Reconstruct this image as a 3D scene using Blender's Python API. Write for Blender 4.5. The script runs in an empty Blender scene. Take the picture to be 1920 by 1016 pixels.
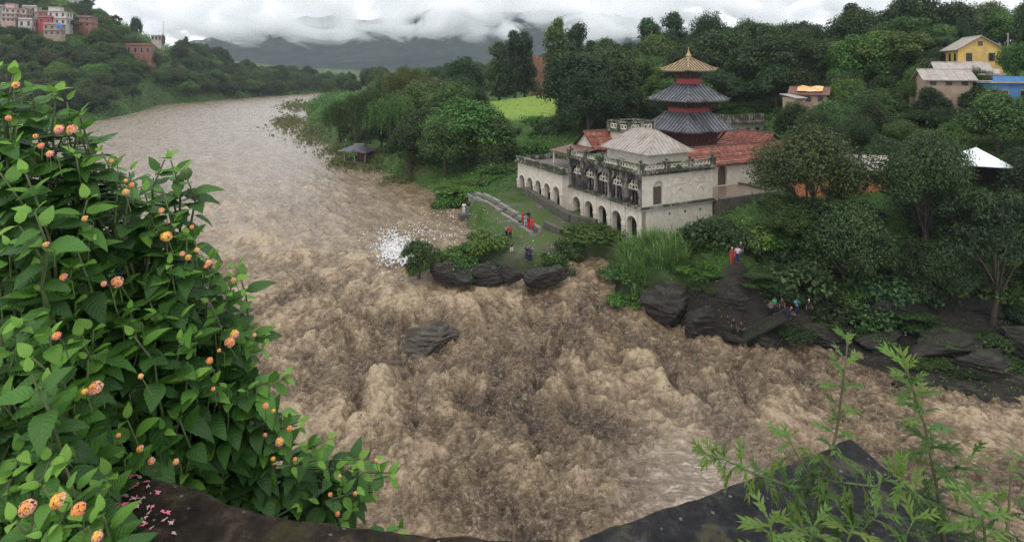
import bpy, bmesh, math, random
import numpy as np
from mathutils import Vector, Matrix, noise as mnoise

SC = bpy.context.scene
COL = SC.collection
R = math.radians
FPX, YH = 1100.0, 130.0            # focal length in photo pixels, eye-level row

# ------------------------------------------------------------------ camera
cam = bpy.data.cameras.new("camera")
cam.sensor_width = 36.0
cam.lens = FPX / 1920.0 * 36.0
cam.shift_y = -(508.0 - YH) / 1920.0
cam.clip_start, cam.clip_end = 0.05, 20000.0
cam_ob = bpy.data.objects.new("camera", cam)
COL.objects.link(cam_ob)
cam_ob.rotation_euler = (R(90), 0, 0)
SC.camera = cam_ob

# ------------------------------------------------------------------ world: overcast monsoon sky
SUN_EL, SUN_AZ = 58.0, 200.0        # degrees; azimuth measured from +Y clockwise
w = bpy.data.worlds.new("World")
SC.world = w
w.use_nodes = True
nt = w.node_tree
nt.nodes.clear()
o_ = nt.nodes.new("ShaderNodeOutputWorld")
bg = nt.nodes.new("ShaderNodeBackground")
sky = nt.nodes.new("ShaderNodeTexSky")
sky.sky_type = 'NISHITA'
sky.sun_disc = False
sky.sun_elevation = R(SUN_EL)
sky.sun_rotation = R(SUN_AZ)
sc_ = nt.nodes.new("ShaderNodeVectorMath"); sc_.operation = 'SCALE'
sc_.inputs['Scale'].default_value = 0.10
nt.links.new(sky.outputs[0], sc_.inputs[0])
mx = nt.nodes.new("ShaderNodeMix"); mx.data_type = 'RGBA'
mx.inputs[0].default_value = 0.90
nt.links.new(sc_.outputs[0], mx.inputs[6])
# the cloud deck itself: almost even white-grey with faint large patches
tc = nt.nodes.new("ShaderNodeTexCoord")
nz = nt.nodes.new("ShaderNodeTexNoise")
nz.inputs['Scale'].default_value = 3.0
nz.inputs['Detail'].default_value = 5.0
nt.links.new(tc.outputs['Generated'], nz.inputs['Vector'])
cr = nt.nodes.new("ShaderNodeValToRGB")
cr.color_ramp.elements[0].position = 0.30
cr.color_ramp.elements[0].color = (0.78, 0.82, 0.88, 1)
cr.color_ramp.elements[1].position = 0.66
cr.color_ramp.elements[1].color = (0.93, 0.95, 0.98, 1)
nt.links.new(nz.outputs['Fac'], cr.inputs[0])
nt.links.new(cr.outputs[0], mx.inputs[7])
nt.links.new(mx.outputs[2], bg.inputs['Color'])
bg.inputs['Strength'].default_value = 1.0
nt.links.new(bg.outputs[0], o_.inputs['Surface'])

# ------------------------------------------------------------------ soft sun behind the clouds
sl = bpy.data.lights.new("sun", 'SUN')
sl.energy = 0.9
sl.angle = R(25)
sl.color = (1.0, 0.97, 0.93)
so = bpy.data.objects.new("sun", sl)
COL.objects.link(so)
_az, _el = R(SUN_AZ), R(SUN_EL)
_d = Vector((math.sin(_az) * math.cos(_el), math.cos(_az) * math.cos(_el), math.sin(_el)))
so.rotation_euler = _d.to_track_quat('Z', 'Y').to_euler()
so.location = (0, -20, 60)

SC.view_settings.view_transform = 'Standard'
SC.view_settings.look = 'None'
SC.view_settings.gamma = 1.0
SC.view_settings.use_curve_mapping = False
SC.view_settings.exposure = 0.66
cy = SC.cycles
cy.max_bounces = 20
cy.diffuse_bounces = 3
cy.glossy_bounces = 2
cy.transmission_bounces = 3
cy.transparent_max_bounces = 8
cy.volume_bounces = 20
cy.use_denoising = True
cy.denoising_input_passes = 'RGB_ALBEDO_NORMAL'
cy.denoising_prefilter = 'NONE'
cy.caustics_reflective = False
cy.caustics_refractive = False
cy.volume_max_steps = 256

# ------------------------------------------------------------------ helpers
rng = np.random.default_rng(7)
random.seed(7)

def P(px, py, Y):
    """photo pixel at a known depth -> world point"""
    return ((px - 960.0) / FPX * Y, Y, -(py - YH) / FPX * Y)

def tag(o, label=None, cat=None, group=None, kind=None):
    if label: o["label"] = label
    if cat: o["category"] = cat
    if group: o["group"] = group
    if kind: o["kind"] = kind
    return o

def empty(name, loc=(0, 0, 0), rz=0.0, label=None, cat=None, group=None):
    o = bpy.data.objects.new(name, None)
    o.empty_display_size = 0.3
    o.location = loc
    o.rotation_euler = (0, 0, rz)
    COL.objects.link(o)
    return tag(o, label, cat, group)

def link(name, me, mat=None, parent=None, loc=None, rot=None, scale=None):
    o = bpy.data.objects.new(name, me)
    COL.objects.link(o)
    if mat is not None and len(me.materials) == 0:
        me.materials.append(mat)
    if parent is not None: o.parent = parent
    if loc is not None: o.location = loc
    if rot is not None: o.rotation_euler = rot
    if scale is not None: o.scale = scale
    return o

def npmesh(name, v, quads=None, tris=None, smooth=False, attrs=None, uv=None, midx=None):
    """mesh from numpy arrays; attrs: {name: per-vertex float}; uv: per-vertex (n,2)"""
    me = bpy.data.meshes.new(name)
    v = np.asarray(v, np.float32)
    me.vertices.add(len(v))
    me.vertices.foreach_set("co", v.ravel())
    idx, starts, n = [], [], 0
    if quads is not None and len(quads):
        q = np.asarray(quads, np.int32)
        idx.append(q.ravel()); starts.append(np.arange(len(q), dtype=np.int32) * 4)
        n = len(q) * 4
    if tris is not None and len(tris):
        t = np.asarray(tris, np.int32)
        idx.append(t.ravel()); starts.append(n + np.arange(len(t), dtype=np.int32) * 3)
    idx = np.concatenate(idx); starts = np.concatenate(starts)
    me.loops.add(len(idx))
    me.loops.foreach_set("vertex_index", idx)
    me.polygons.add(len(starts))
    me.polygons.foreach_set("loop_start", starts)
    if smooth:
        me.polygons.foreach_set("use_smooth", np.ones(len(starts), dtype=bool))
    if midx is not None:
        me.polygons.foreach_set("material_index", np.asarray(midx, np.int32))
    me.update(calc_edges=True)
    if attrs:
        for k, a in attrs.items():
            at = me.attributes.new(k, 'FLOAT', 'POINT')
            at.data.foreach_set("value", np.asarray(a, np.float32))
    if uv is not None:
        l = me.uv_layers.new(name="UVMap")
        l.data.foreach_set("uv", np.asarray(uv, np.float32)[idx].ravel())
    return me

class MB:
    """collects boxes, prisms and tubes; build() links them as one mesh object"""
    def __init__(self):
        self.v, self.f, self.m = [], [], []
    def add(self, vs, fs, mi=0):
        b = len(self.v)
        self.v += [tuple(p) for p in vs]
        self.f += [tuple(b + i for i in f) for f in fs]
        self.m += [mi] * len(fs)
        return self
    def hexa(self, p, mi=0):
        return self.add(p, [(0, 3, 2, 1), (4, 5, 6, 7), (0, 1, 5, 4), (1, 2, 6, 5), (2, 3, 7, 6), (3, 0, 4, 7)], mi)
    def box(self, x0, x1, y0, y1, z0, z1, mi=0):
        return self.hexa([(x0, y0, z0), (x1, y0, z0), (x1, y1, z0), (x0, y1, z0),
                          (x0, y0, z1), (x1, y0, z1), (x1, y1, z1), (x0, y1, z1)], mi)
    def tube(self, pts, rad, n=8, caps=True, mi=0):
        pts = [Vector(p) for p in pts]
        if not isinstance(rad, (list, tuple)): rad = [rad] * len(pts)
        vs, fs, up = [], [], None
        for i, p in enumerate(pts):
            t = (pts[min(i + 1, len(pts) - 1)] - pts[max(i - 1, 0)])
            t = t.normalized() if t.length > 1e-9 else Vector((0, 0, 1))
            if up is None:
                up = t.orthogonal().normalized()
            up = (up - t * up.dot(t))
            up = up.normalized() if up.length > 1e-6 else t.orthogonal().normalized()
            s = t.cross(up)
            for k in range(n):
                a = 2 * math.pi * k / n
                vs.append(p + (up * math.cos(a) + s * math.sin(a)) * rad[i])
        for i in range(len(pts) - 1):
            for k in range(n):
                fs.append((i * n + k, i * n + (k + 1) % n, (i + 1) * n + (k + 1) % n, (i + 1) * n + k))
        if caps:
            fs.append(tuple(range(n - 1, -1, -1)))
            fs.append(tuple(range((len(pts) - 1) * n, len(pts) * n)))
        return self.add(vs, fs, mi)
    def lathe(self, prof, n=12, c=(0, 0, 0), mi=0):
        vs, fs = [], []
        for r, z in prof:
            for k in range(n):
                a = 2 * math.pi * k / n
                vs.append((c[0] + r * math.cos(a), c[1] + r * math.sin(a), c[2] + z))
        for i in range(len(prof) - 1):
            for k in range(n):
                fs.append((i * n + k, i * n + (k + 1) % n, (i + 1) * n + (k + 1) % n, (i + 1) * n + k))
        fs.append(tuple(range(n - 1, -1, -1)))
        fs.append(tuple(range((len(prof) - 1) * n, len(prof) * n)))
        return self.add(vs, fs, mi)
    def mesh(self, name, smooth=False):
        me = bpy.data.meshes.new(name)
        me.from_pydata(self.v, [], self.f)
        if any(self.m): me.polygons.foreach_set("material_index", self.m)
        if smooth: me.polygons.foreach_set("use_smooth", [True] * len(self.f))
        me.update()
        return me
    def build(self, name, mat, parent=None, smooth=False, **kw):
        me = self.mesh(name, smooth)
        for m_ in (mat if isinstance(mat, (list, tuple)) else [mat]): me.materials.append(m_)
        return link(name, me, None, parent, **kw)

# ---- numpy value noise
def _hash(ix, iy, iz, s):
    h = (ix.astype(np.int64) * 374761393 + iy.astype(np.int64) * 668265263 + iz.astype(np.int64) * 2147483647 + s * 974634777) & 0xFFFFFFFF
    h = ((h ^ (h >> 13)) * 1274126177) & 0xFFFFFFFF
    h = ((h ^ (h >> 16)) * 2246822519) & 0xFFFFFFFF
    return ((h ^ (h >> 15)) & 0xFFFF) / 32767.5 - 1.0
def vn2(x, y, s=0):
    x = np.asarray(x, float); y = np.asarray(y, float)
    ix = np.floor(x); iy = np.floor(y)
    fx = x - ix; fy = y - iy
    fx = fx * fx * fx * (fx * (fx * 6 - 15) + 10); fy = fy * fy * fy * (fy * (fy * 6 - 15) + 10)
    z = np.zeros_like(ix)
    a = _hash(ix, iy, z, s); b = _hash(ix + 1, iy, z, s)
    c = _hash(ix, iy + 1, z, s); d = _hash(ix + 1, iy + 1, z, s)
    return (a + (b - a) * fx) * (1 - fy) + (c + (d - c) * fx) * fy
def fbm2(x, y, oct=4, s=0, gain=0.5, lac=2.03, billow=False):
    t = 0.0; a = 1.0; n = 0.0
    x = np.asarray(x, float); y = np.asarray(y, float)
    for i in range(oct):
        k = vn2(x, y, s + i * 17)
        if billow: k = np.abs(k) * 2 - 0.7
        t = t + a * k; n += a
        a *= gain
        x, y = (x * 0.8 - y * 0.6) * lac + 3.7, (x * 0.6 + y * 0.8) * lac - 1.3
    return t / n
def sstep(a, b, x):
    t = np.clip((x - a) / (b - a), 0, 1)
    return t * t * (3 - 2 * t)

# ---- materials
def newmat(name):
    m = bpy.data.materials.new(name)
    m.use_nodes = True
    n = m.node_tree
    b = n.nodes["Principled BSDF"]
    return m, n, b
def N(n, t, **kw):
    x = n.nodes.new(t)
    for k, v in kw.items():
        if k in x.inputs: x.inputs[k].default_value = v
        else: setattr(x, k, v)
    return x
def ramp(n, fac, stops):
    c = n.nodes.new("ShaderNodeValToRGB")
    e = c.color_ramp.elements
    while len(e) < len(stops): e.new(0.5)
    for i, (p, col) in enumerate(stops):
        e[i].position = p; e[i].color = (col[0], col[1], col[2], 1)
    n.links.new(fac, c.inputs[0])
    return c.outputs[0]
def mixc(n, fac, a, b, mode='MIX'):
    m = n.nodes.new("ShaderNodeMix"); m.data_type = 'RGBA'; m.blend_type = mode
    for s, v in ((0, fac), (6, a), (7, b)):
        if hasattr(v, 'links'): n.links.new(v, m.inputs[s])
        elif s == 0: m.inputs[0].default_value = v
        else: m.inputs[s].default_value = (v[0], v[1], v[2], 1)
    return m.outputs[2]
def noise(n, scale, detail=4, rough=0.55, vec=None, dist=0.0):
    t = N(n, "ShaderNodeTexNoise", Scale=scale, Detail=detail, Roughness=rough, Distortion=dist)
    if vec is not None: n.links.new(vec, t.inputs['Vector'])
    return t.outputs['Fac']
def pos(n, scale=None):
    g = n.nodes.new("ShaderNodeNewGeometry").outputs['Position']
    if scale is None: return g
    v = n.nodes.new("ShaderNodeVectorMath"); v.operation = 'MULTIPLY'
    v.inputs[1].default_value = scale
    n.links.new(g, v.inputs[0])
    return v.outputs[0]
def bump(n, b, h, strength=0.4, dist=0.02):
    x = N(n, "ShaderNodeBump", Strength=strength, Distance=dist)
    n.links.new(h, x.inputs['Height'])
    n.links.new(x.outputs[0], b.inputs['Normal'])
def plain(name, col, rough=0.7, metal=0.0, var=0.25, scale=3.0, bmp=0.0, spec=0.4, dirt=None, dirt_lo=0.5, dirt_hi=0.7):
    m, n, b = newmat(name)
    f = noise(n, scale, 6, 0.65, pos(n))
    lo = tuple(c * (1 - var) for c in col); hi = tuple(min(1, c * (1 + var)) for c in col)
    c = ramp(n, f, [(0.3, lo), (0.7, hi)])
    if dirt:
        f2 = noise(n, scale * 0.45, 8, 0.7, pos(n, (1, 1, 0.35)), 0.6)
        c = mixc(n, ramp(n, f2, [(dirt_lo, (0, 0, 0)), (dirt_hi, (1, 1, 1))]), c, dirt)
    n.links.new(c, b.inputs['Base Color'])
    b.inputs['Roughness'].default_value = rough
    b.inputs['Metallic'].default_value = metal
    b.inputs['Specular IOR Level'].default_value = spec
    if bmp: bump(n, b, noise(n, scale * 6, 5, 0.6, pos(n)), 0.5, bmp)
    return m
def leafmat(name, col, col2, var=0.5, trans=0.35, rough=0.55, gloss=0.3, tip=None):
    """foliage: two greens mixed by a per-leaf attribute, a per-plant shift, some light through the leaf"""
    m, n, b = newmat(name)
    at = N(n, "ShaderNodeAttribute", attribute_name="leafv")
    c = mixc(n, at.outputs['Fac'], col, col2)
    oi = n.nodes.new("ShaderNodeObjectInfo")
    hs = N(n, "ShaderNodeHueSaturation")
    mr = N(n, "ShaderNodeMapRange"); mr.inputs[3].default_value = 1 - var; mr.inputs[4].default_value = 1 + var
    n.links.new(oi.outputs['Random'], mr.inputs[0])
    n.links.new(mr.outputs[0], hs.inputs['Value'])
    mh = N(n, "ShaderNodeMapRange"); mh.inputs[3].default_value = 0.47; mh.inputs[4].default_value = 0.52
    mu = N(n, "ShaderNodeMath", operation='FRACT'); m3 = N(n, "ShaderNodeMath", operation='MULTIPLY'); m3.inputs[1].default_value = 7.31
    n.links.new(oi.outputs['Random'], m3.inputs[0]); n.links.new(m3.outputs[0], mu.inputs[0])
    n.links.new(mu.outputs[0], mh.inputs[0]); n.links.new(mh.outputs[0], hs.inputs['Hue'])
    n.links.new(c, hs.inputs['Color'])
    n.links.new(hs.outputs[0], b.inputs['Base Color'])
    b.inputs['Roughness'].default_value = rough
    b.inputs['Specular IOR Level'].default_value = gloss
    tr = n.nodes.new("ShaderNodeBsdfTranslucent")
    n.links.new(hs.outputs[0], tr.inputs['Color'])
    ms = n.nodes.new("ShaderNodeMixShader"); ms.inputs[0].default_value = trans
    out = n.nodes["Material Output"]
    n.links.new(b.outputs[0], ms.inputs[1]); n.links.new(tr.outputs[0], ms.inputs[2])
    n.links.new(ms.outputs[0], out.inputs['Surface'])
    return m
# ================================================================== LAND AND WATER
def wlev(Y, X=0.0):
    """mean water level: calm reach above, then the drop into the gorge"""
    return -21.5 - 3.6 * sstep(69.0, 50.0, np.asarray(Y, float)) - 0.8 * sstep(50.0, 34.0, np.asarray(Y, float))
def WP(px, py):
    Y = 60.0
    for _ in range(30):
        Y = 0.5 * Y + 0.5 * float(-wlev(Y)) * FPX / (py - YH)
    return ((px - 960.0) / FPX * Y, Y)
shore_px = [(672, 168), (640, 174), (600, 184), (570, 207), (576, 245), (600, 264), (625, 282), (650, 299), (690, 314), (730, 329), (770, 343),
            (800, 357), (822, 380), (858, 388), (866, 405), (868, 425), (892, 432), (884, 455), (850, 471), (800, 480), (745, 492), (752, 506),
            (820, 513), (900, 517), (1030, 517), (1044, 502), (1080, 492), (1128, 492), (1140, 520), (1145, 560), (1180, 572), (1215, 577), (1260, 602),
            (1300, 622), (1345, 642), (1380, 662), (1450, 658), (1540, 656), (1600, 674), (1680, 702), (1740, 737), (1790, 766), (1850, 774), (1990, 782)]
left_px = [(165, 232), (200, 224), (260, 211), (300, 197), (420, 188), (500, 181), (560, 178), (640, 170.5), (668, 166)]
WPOLY = [WP(*p) for p in shore_px] + [(75, 42), (75, 12), (-75, 12), (-120, 60), (-165, 150), (-185, 205)] + [WP(*p) for p in left_px]
WPOLY = np.array(WPOLY)
def sdist(x, y):
    """signed distance to the water's edge in plan: land positive"""
    x = np.asarray(x, float); y = np.asarray(y, float)
    d2 = np.full(x.shape, 1e18); ins = np.zeros(x.shape, bool)
    a = WPOLY; b = np.roll(WPOLY, -1, 0)
    for (ax, ay), (bx, by) in zip(a, b):
        dx, dy = bx - ax, by - ay
        t = np.clip(((x - ax) * dx + (y - ay) * dy) / (dx * dx + dy * dy), 0, 1)
        d2 = np.minimum(d2, (x - ax - t * dx) ** 2 + (y - ay - t * dy) ** 2)
        c = ((ay > y) != (by > y))
        with np.errstate(divide='ignore', invalid='ignore'):
            c &= x < (bx - ax) * (y - ay) / (by - ay if by != ay else 1e-9) + ax
        ins ^= c
    d = np.sqrt(d2)
    return np.where(ins, -d, d)

# temple frame: origin at the near corner, u runs along the river front, v runs inland
TO = np.array((14.5, 66.0)); TU = np.array((-0.460, 0.888)); TV = np.array((0.888, 0.460))
def T(u, v, z):
    q = TO + TU * u + TV * v
    return (q[0], q[1], z)

LP = []                                            # land heights (X, Y, z)
def lp(px, py, Y): LP.append(P(px, py, Y))
def lt(u, v, z): LP.append(T(u, v, z))
for u_, v_, z_ in [(-6, -3, -20.2), (-2, -3, -19.8), (4, -4, -19.5), (10, -4, -19.3), (16, -5, -18.9), (22, -5, -18.5), (28, -3, -18), (10, -12, -19.7), (16, -12, -19.3), (22, -12, -18.8),
                   (2, 3, -19.5), (10, 3, -19.2), (22, 3, -18.3), (-2, 6, -19), (-2, 10, -17.8), (-3, 14, -17.3), (0, 16, -16.6), (4, 18, -16), (4, 28, -15.8), (12, 20, -15.9), (20, 20, -15.6), (28, 20, -14.5),
                   (28, 30, -13.5), (12, 36, -15), (-2, 26, -16.5), (30, 6, -16.5)]:
    lt(u_, v_, z_)
for a in [(960, 447, 68), (985, 480, 64.5), (990, 492, 63), (873, 405, 78.5), (905, 372, 87), (840, 376, 92), (800, 505, 61.8), (900, 500, 63), (1010, 503, 62.5), (1060, 470, 66), (1110, 470, 67),
          (1180, 480, 64), (1250, 500, 60), (1270, 528, 58.3), (1200, 545, 59), (1320, 520, 57.5), (1385, 475, 56), (1340, 460, 60), (1400, 600, 54.5), (1500, 590, 55), (1440, 560, 57), (1560, 600, 55), (1650, 630, 53), (1700, 640, 52),
          (1780, 640, 51), (1800, 700, 48), (1920, 570, 56), (1920, 690, 48), (1990, 600, 54), (1600, 500, 59), (1480, 470, 60), (1690, 388, 61), (1800, 350, 64), (1800, 500, 60), (1900, 372, 61), (1900, 342, 66), (2050, 400, 60),
          (2100, 300, 66), (1560, 350, 76), (1640, 330, 74), (1870, 215, 86), (1960, 215, 84), (1820, 140, 101), (1920, 150, 110), (1700, 205, 102), (1600, 230, 100), (1500, 215, 112), (1400, 215, 125), (1300, 190, 142), (1180, 215, 135), (1090, 225, 135), (1040, 255, 118),
          (1500, 130, 175), (1650, 130, 150), (1300, 145, 185), (1100, 165, 190), (1800, 110, 160), (2000, 90, 160), (1500, 118, 240), (1100, 140, 260), (1000, 185, 250), (1000, 192, 238), (920, 192, 238), (920, 222, 157), (1020, 222, 157), (940, 260, 128), (880, 300, 112),
          (820, 340, 103), (860, 350, 99), (900, 330, 103), (960, 300, 112), (780, 300, 120), (720, 290, 126), (660, 272, 142), (800, 200, 190), (740, 200, 185), (660, 220, 205), (620, 235, 195), (640, 192, 300), (610, 188, 350), (590, 208, 268), (700, 172, 420), (800, 165, 320),
          (700, 155, 600), (800, 150, 600), (1000, 150, 450), (1200, 135, 450), (700, 142, 1000), (900, 138, 1000), (1200, 120, 1000), (640, 140, 800), (1700, 110, 500), (1700, 110, 1200), (2300, 60, 400), (1000, 135, 1700), (300, 135, 1700), (600, 138, 1700), (1800, 120, 1700),
          # left hill
          (100, 200, 260), (170, 205, 262), (250, 185, 300), (320, 180, 372), (420, 178, 420), (500, 174, 480), (560, 170, 512), (640, 166, 606), (100, 120, 305), (200, 120, 335), (300, 130, 400), (400, 143, 448), (480, 152, 505), (50, 68, 340), (0, 55, 335), (110, 62, 335), (155, 60, 350),
          (265, 104, 376), (0, 10, 400), (100, -8, 400), (-200, -60, 400), (-200, 80, 320), (-100, 190, 240), (150, 14, 400), (205, 38, 405), (255, 70, 412), (300, 90, 432), (340, 110, 448), (390, 128, 475), (440, 140, 505), (500, 146, 555), (560, 153, 600), (600, 158, 650),
          (435, 126, 690), (490, 132, 710), (560, 137, 780), (400, 116, 760), (150, 60, 620), (-200, 30, 700), (300, 110, 700), (-300, 0, 1200)]:
    lp(*a)
LP = np.array(LP)
_d = np.sqrt(((LP[:, None, :2] - LP[None, :, :2]) ** 2).sum(-1))
_A = np.zeros((len(LP) + 3,) * 2)
_A[:len(LP), :len(LP)] = _d + np.eye(len(LP)) * -0.3
_A[:len(LP), len(LP)] = 1; _A[:len(LP), len(LP) + 1:] = LP[:, :2]
_A[len(LP), :len(LP)] = 1; _A[len(LP) + 1:, :len(LP)] = LP[:, :2].T
_W = np.linalg.solve(_A, np.concatenate([LP[:, 2], np.zeros(3)]))
def land(x, y):
    x = np.asarray(x, float); y = np.asarray(y, float)
    o = np.zeros(x.shape) + _W[len(LP)] + _W[len(LP) + 1] * x + _W[len(LP) + 2] * y
    for i in range(len(LP)):
        o += _W[i] * np.sqrt((x - LP[i, 0]) ** 2 + (y - LP[i, 1]) ** 2)
    return o
def inpad(x, y):
    """0..1 inside the temple's own ground"""
    rx, ry = x - TO[0], y - TO[1]
    u = rx * TU[0] + ry * TU[1]; v = rx * TV[0] + ry * TV[1]
    return u, v
def height(x, y):
    x = np.asarray(x, float); y = np.asarray(y, float)
    d = sdist(x, y); wl = wlev(y)
    h = land(x, y)
    rockz = sstep(10, 20, x) * sstep(64, 56, y)
    h = h + fbm2(x * 0.35, y * 0.35, 4, 5) * (0.22 + 0.8 * rockz + 0.004 * np.maximum(y - 100, 0))
    h = np.maximum(h, wl + 0.25 + 0.04 * np.clip(d, 0, 20))
    bank = 1.2 + 0.012 * y
    t = sstep(0, 1, np.clip(d / bank, 0, 1))
    up = (wl - 0.5) * (1 - t) + h * t
    dn = wl - 0.5 - np.clip(-d * 0.5, 0, 3.0)
    return np.where(d > 0, up, dn)

def G(px, py, zoff=0.0):
    """where the ray through a pixel meets the terrain"""
    Ys = np.linspace(40, 140, 1000); X = (px - 960) / FPX * Ys; Z = -(py - YH) / FPX * Ys
    h = height(X, Ys) + zoff
    k = np.argmax(Z <= h)
    return (X[k], Ys[k], float(h[k]))
# ---- ground: one sheet, finer near the camera
def grid_xy(cols, rows):
    A, B = np.meshgrid(cols, rows)
    return A * B, B
cols = np.linspace(-1.25, 1.25, 380)
rows = np.concatenate([np.geomspace(14, 40, 30, endpoint=False), np.geomspace(40, 130, 230, endpoint=False), np.geomspace(130, 1790, 170)])
GX, GY = grid_xy(cols, rows)
GZ = height(GX, GY)
nr, nc = GX.shape
ii = np.arange(nr * nc).reshape(nr, nc)
GQ = np.stack([ii[:-1, :-1], ii[:-1, 1:], ii[1:, 1:], ii[1:, :-1]], -1).reshape(-1, 4)
GD = sdist(GX, GY)
pu, pv = inpad(GX, GY)
paved = sstep(-11.5, -10.2, pv) * sstep(0.3, -0.8, pv) * sstep(-4.5, -3, pu) * sstep(22, 17, pu)
paved = np.maximum(paved, sstep(8, 9, pv) * sstep(36, 34, pv) * sstep(-1.5, 0, pu) * sstep(26, 24, pu))
rock = np.clip(sstep(24, 29, GX) * sstep(57.5, 54, GY) + sstep(2.5, 0.4, GD) * sstep(70, 60, GY) + sstep(12, 16, GX) * sstep(58, 55.5, GY), 0, 1)
field = sstep(150, 158, GY) * sstep(245, 238, GY) * sstep(-0.062, -0.052, GX / GY) * sstep(0.085, 0.075, GX / GY)
path = sstep(0.0, 1.0, fbm2(GX * 0.25, GY * 0.25, 3, 44) + 0.3) * sstep(86, 80, GY) * sstep(62, 66, GY) * sstep(-10, -6, GX) * sstep(12, 8, GX)
me = npmesh("ground", np.stack([GX, GY, GZ], -1).reshape(-1, 3), GQ, smooth=True,
            attrs={"paved": paved.ravel(), "rock": rock.ravel(), "field": field.ravel(), "dirt": path.ravel() * 0.7})
m, n, b = newmat("ground")
g = pos(n)
c = ramp(n, noise(n, 0.9, 8, 0.7, g), [(0.30, (0.030, 0.040, 0.014)), (0.5, (0.045, 0.085, 0.018)), (0.7, (0.085, 0.13, 0.03))])
c = mixc(n, ramp(n, noise(n, 0.25, 6, 0.7, g), [(0.56, (0, 0, 0)), (0.66, (1, 1, 1))]), c, (0.085, 0.068, 0.048))
at = lambda k: N(n, "ShaderNodeAttribute", attribute_name=k).outputs['Fac']
c = mixc(n, at("field"), c, ramp(n, noise(n, 0.6, 6, 0.7, g), [(0.3, (0.14, 0.22, 0.035)), (0.7, (0.24, 0.33, 0.06))]))
c = mixc(n, at("dirt"), c, ramp(n, noise(n, 1.5, 6, 0.7, g), [(0.35, (0.07, 0.08, 0.03)), (0.6, (0.14, 0.125, 0.10))]))
pc = ramp(n, noise(n, 0.55, 7, 0.72, g), [(0.44, (0.060, 0.105, 0.022)), (0.53, (0.075, 0.080, 0.040)), (0.60, (0.12, 0.11, 0.095)), (0.7, (0.19, 0.18, 0.165))])
c = mixc(n, at("paved"), c, pc)
rk = ramp(n, noise(n, 1.2, 9, 0.72, pos(n, (0.5, 0.5, 3.5)), 0.8), [(0.3, (0.010, 0.009, 0.008)), (0.55, (0.030, 0.025, 0.021)), (0.75, (0.075, 0.060, 0.048))])
c = mixc(n, at("rock"), c, rk)
n.links.new(c, b.inputs['Base Color'])
b.inputs['Roughness'].default_value = 0.75
b.inputs['Specular IOR Level'].default_value = 0.12
bump(n, b, noise(n, 2.2, 9, 0.7, g), 0.8, 0.25)
GROUND = link("ground", me, m); GROUND["kind"] = "structure"

# ---- water: dense sheet, rough and billowing in the gorge
def flow_amp(x, y):
    """wave height in metres"""
    px = 960 + FPX * x / y
    py = YH - FPX * wlev(y) / y
    a = 0.20 + 0.24 * sstep(240, 420, py)
    a = a + 0.55 * sstep(430, 520, py) * sstep(960, 700, px) + 0.55 * sstep(500, 620, py)
    wild = np.exp(-(((px - 1000) / 420) ** 2 + ((py - 760) / 210) ** 2)) + 0.75 * np.exp(-(((px - 1300) / 330) ** 2 + ((py - 690) / 110) ** 2)) \
        + 0.35 * np.exp(-(((px - 1700) / 260) ** 2 + ((py - 800) / 110) ** 2))
    a = a + 0.75 * np.clip(wild, 0, 1.1)
    # flat foam sheets: the pale chute lower right of the middle and the still backwater by the terrace
    a = a * (1 - 0.75 * np.exp(-(((px - 1290) / 110) ** 2 + ((py - 900) / 90) ** 2)))
    a = a * (1 - 0.72 * np.exp(-(((px - 800) / 120) ** 2 + ((py - 420) / 70) ** 2)))
    return a
wcols = np.linspace(-0.95, 0.95, 900)
_pyr = np.concatenate([np.linspace(1100, 480, 480, endpoint=False), np.linspace(480, 165, 215)])
wrows = []
for p_ in _pyr:
    Y = 60.0
    for _ in range(25): Y = 0.5 * Y + 0.5 * float(-wlev(Y)) * FPX / (p_ - YH)
    wrows.append(Y)
wrows = np.array(wrows)
WX, WY = grid_xy(wcols, wrows)
amp = flow_amp(WX, WY)
# churning water is dragged into streaks along the flow (down-valley, turning right)
ang = np.interp(WY, [20, 40, 55, 75, 120, 400], [-0.2, -0.5, -1.0, -1.25, -1.15, -1.0])
fx = np.cos(-0.9); fy = np.sin(-0.9)
def along(x, y, a):
    return x * np.cos(a) + y * np.sin(a), -x * np.sin(a) + y * np.cos(a)
s_, t_ = along(WX, WY, -1.0)
wx_ = WX + 1.1 * fbm2(WX * 0.25, WY * 0.25, 3, 61); wy_ = WY + 1.1 * fbm2(WX * 0.25 + 9, WY * 0.25, 3, 67)
big = fbm2(wx_ * 0.16, wy_ * 0.16, 3, 71)
bil = fbm2(wx_ * 0.36, wy_ * 0.36, 4, 81, gain=0.5, billow=True)
fine = fbm2(wx_ * 1.0, wy_ * 1.0, 4, 91, gain=0.60, billow=True)
strk = fbm2(s_ * 0.22, t_ * 0.7, 5, 101, gain=0.58)
strk2 = fbm2(s_ * 0.45 + 0.6 * strk, t_ * 1.5, 4, 121, gain=0.6)
patch = fbm2(wx_ * 0.19 + 0.4 * big, wy_ * 0.17, 4, 111, gain=0.6)
wild = sstep(0.6, 1.25, amp)
mid_ = sstep(0.25, 0.8, amp)
torn = sstep(-0.28, 0.20, patch) * (0.25 * mid_ + 0.75 * wild)      # where the surface is torn into dark clods
Hh = amp * (0.55 * big + 0.40 * bil * (0.4 + 0.6 * wild) + (0.34 + 0.6 * (1 - mid_)) * strk + 0.55 * (1 - mid_) * strk2) + (0.030 + 0.075 * mid_ + 0.33 * torn) * fine
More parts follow.
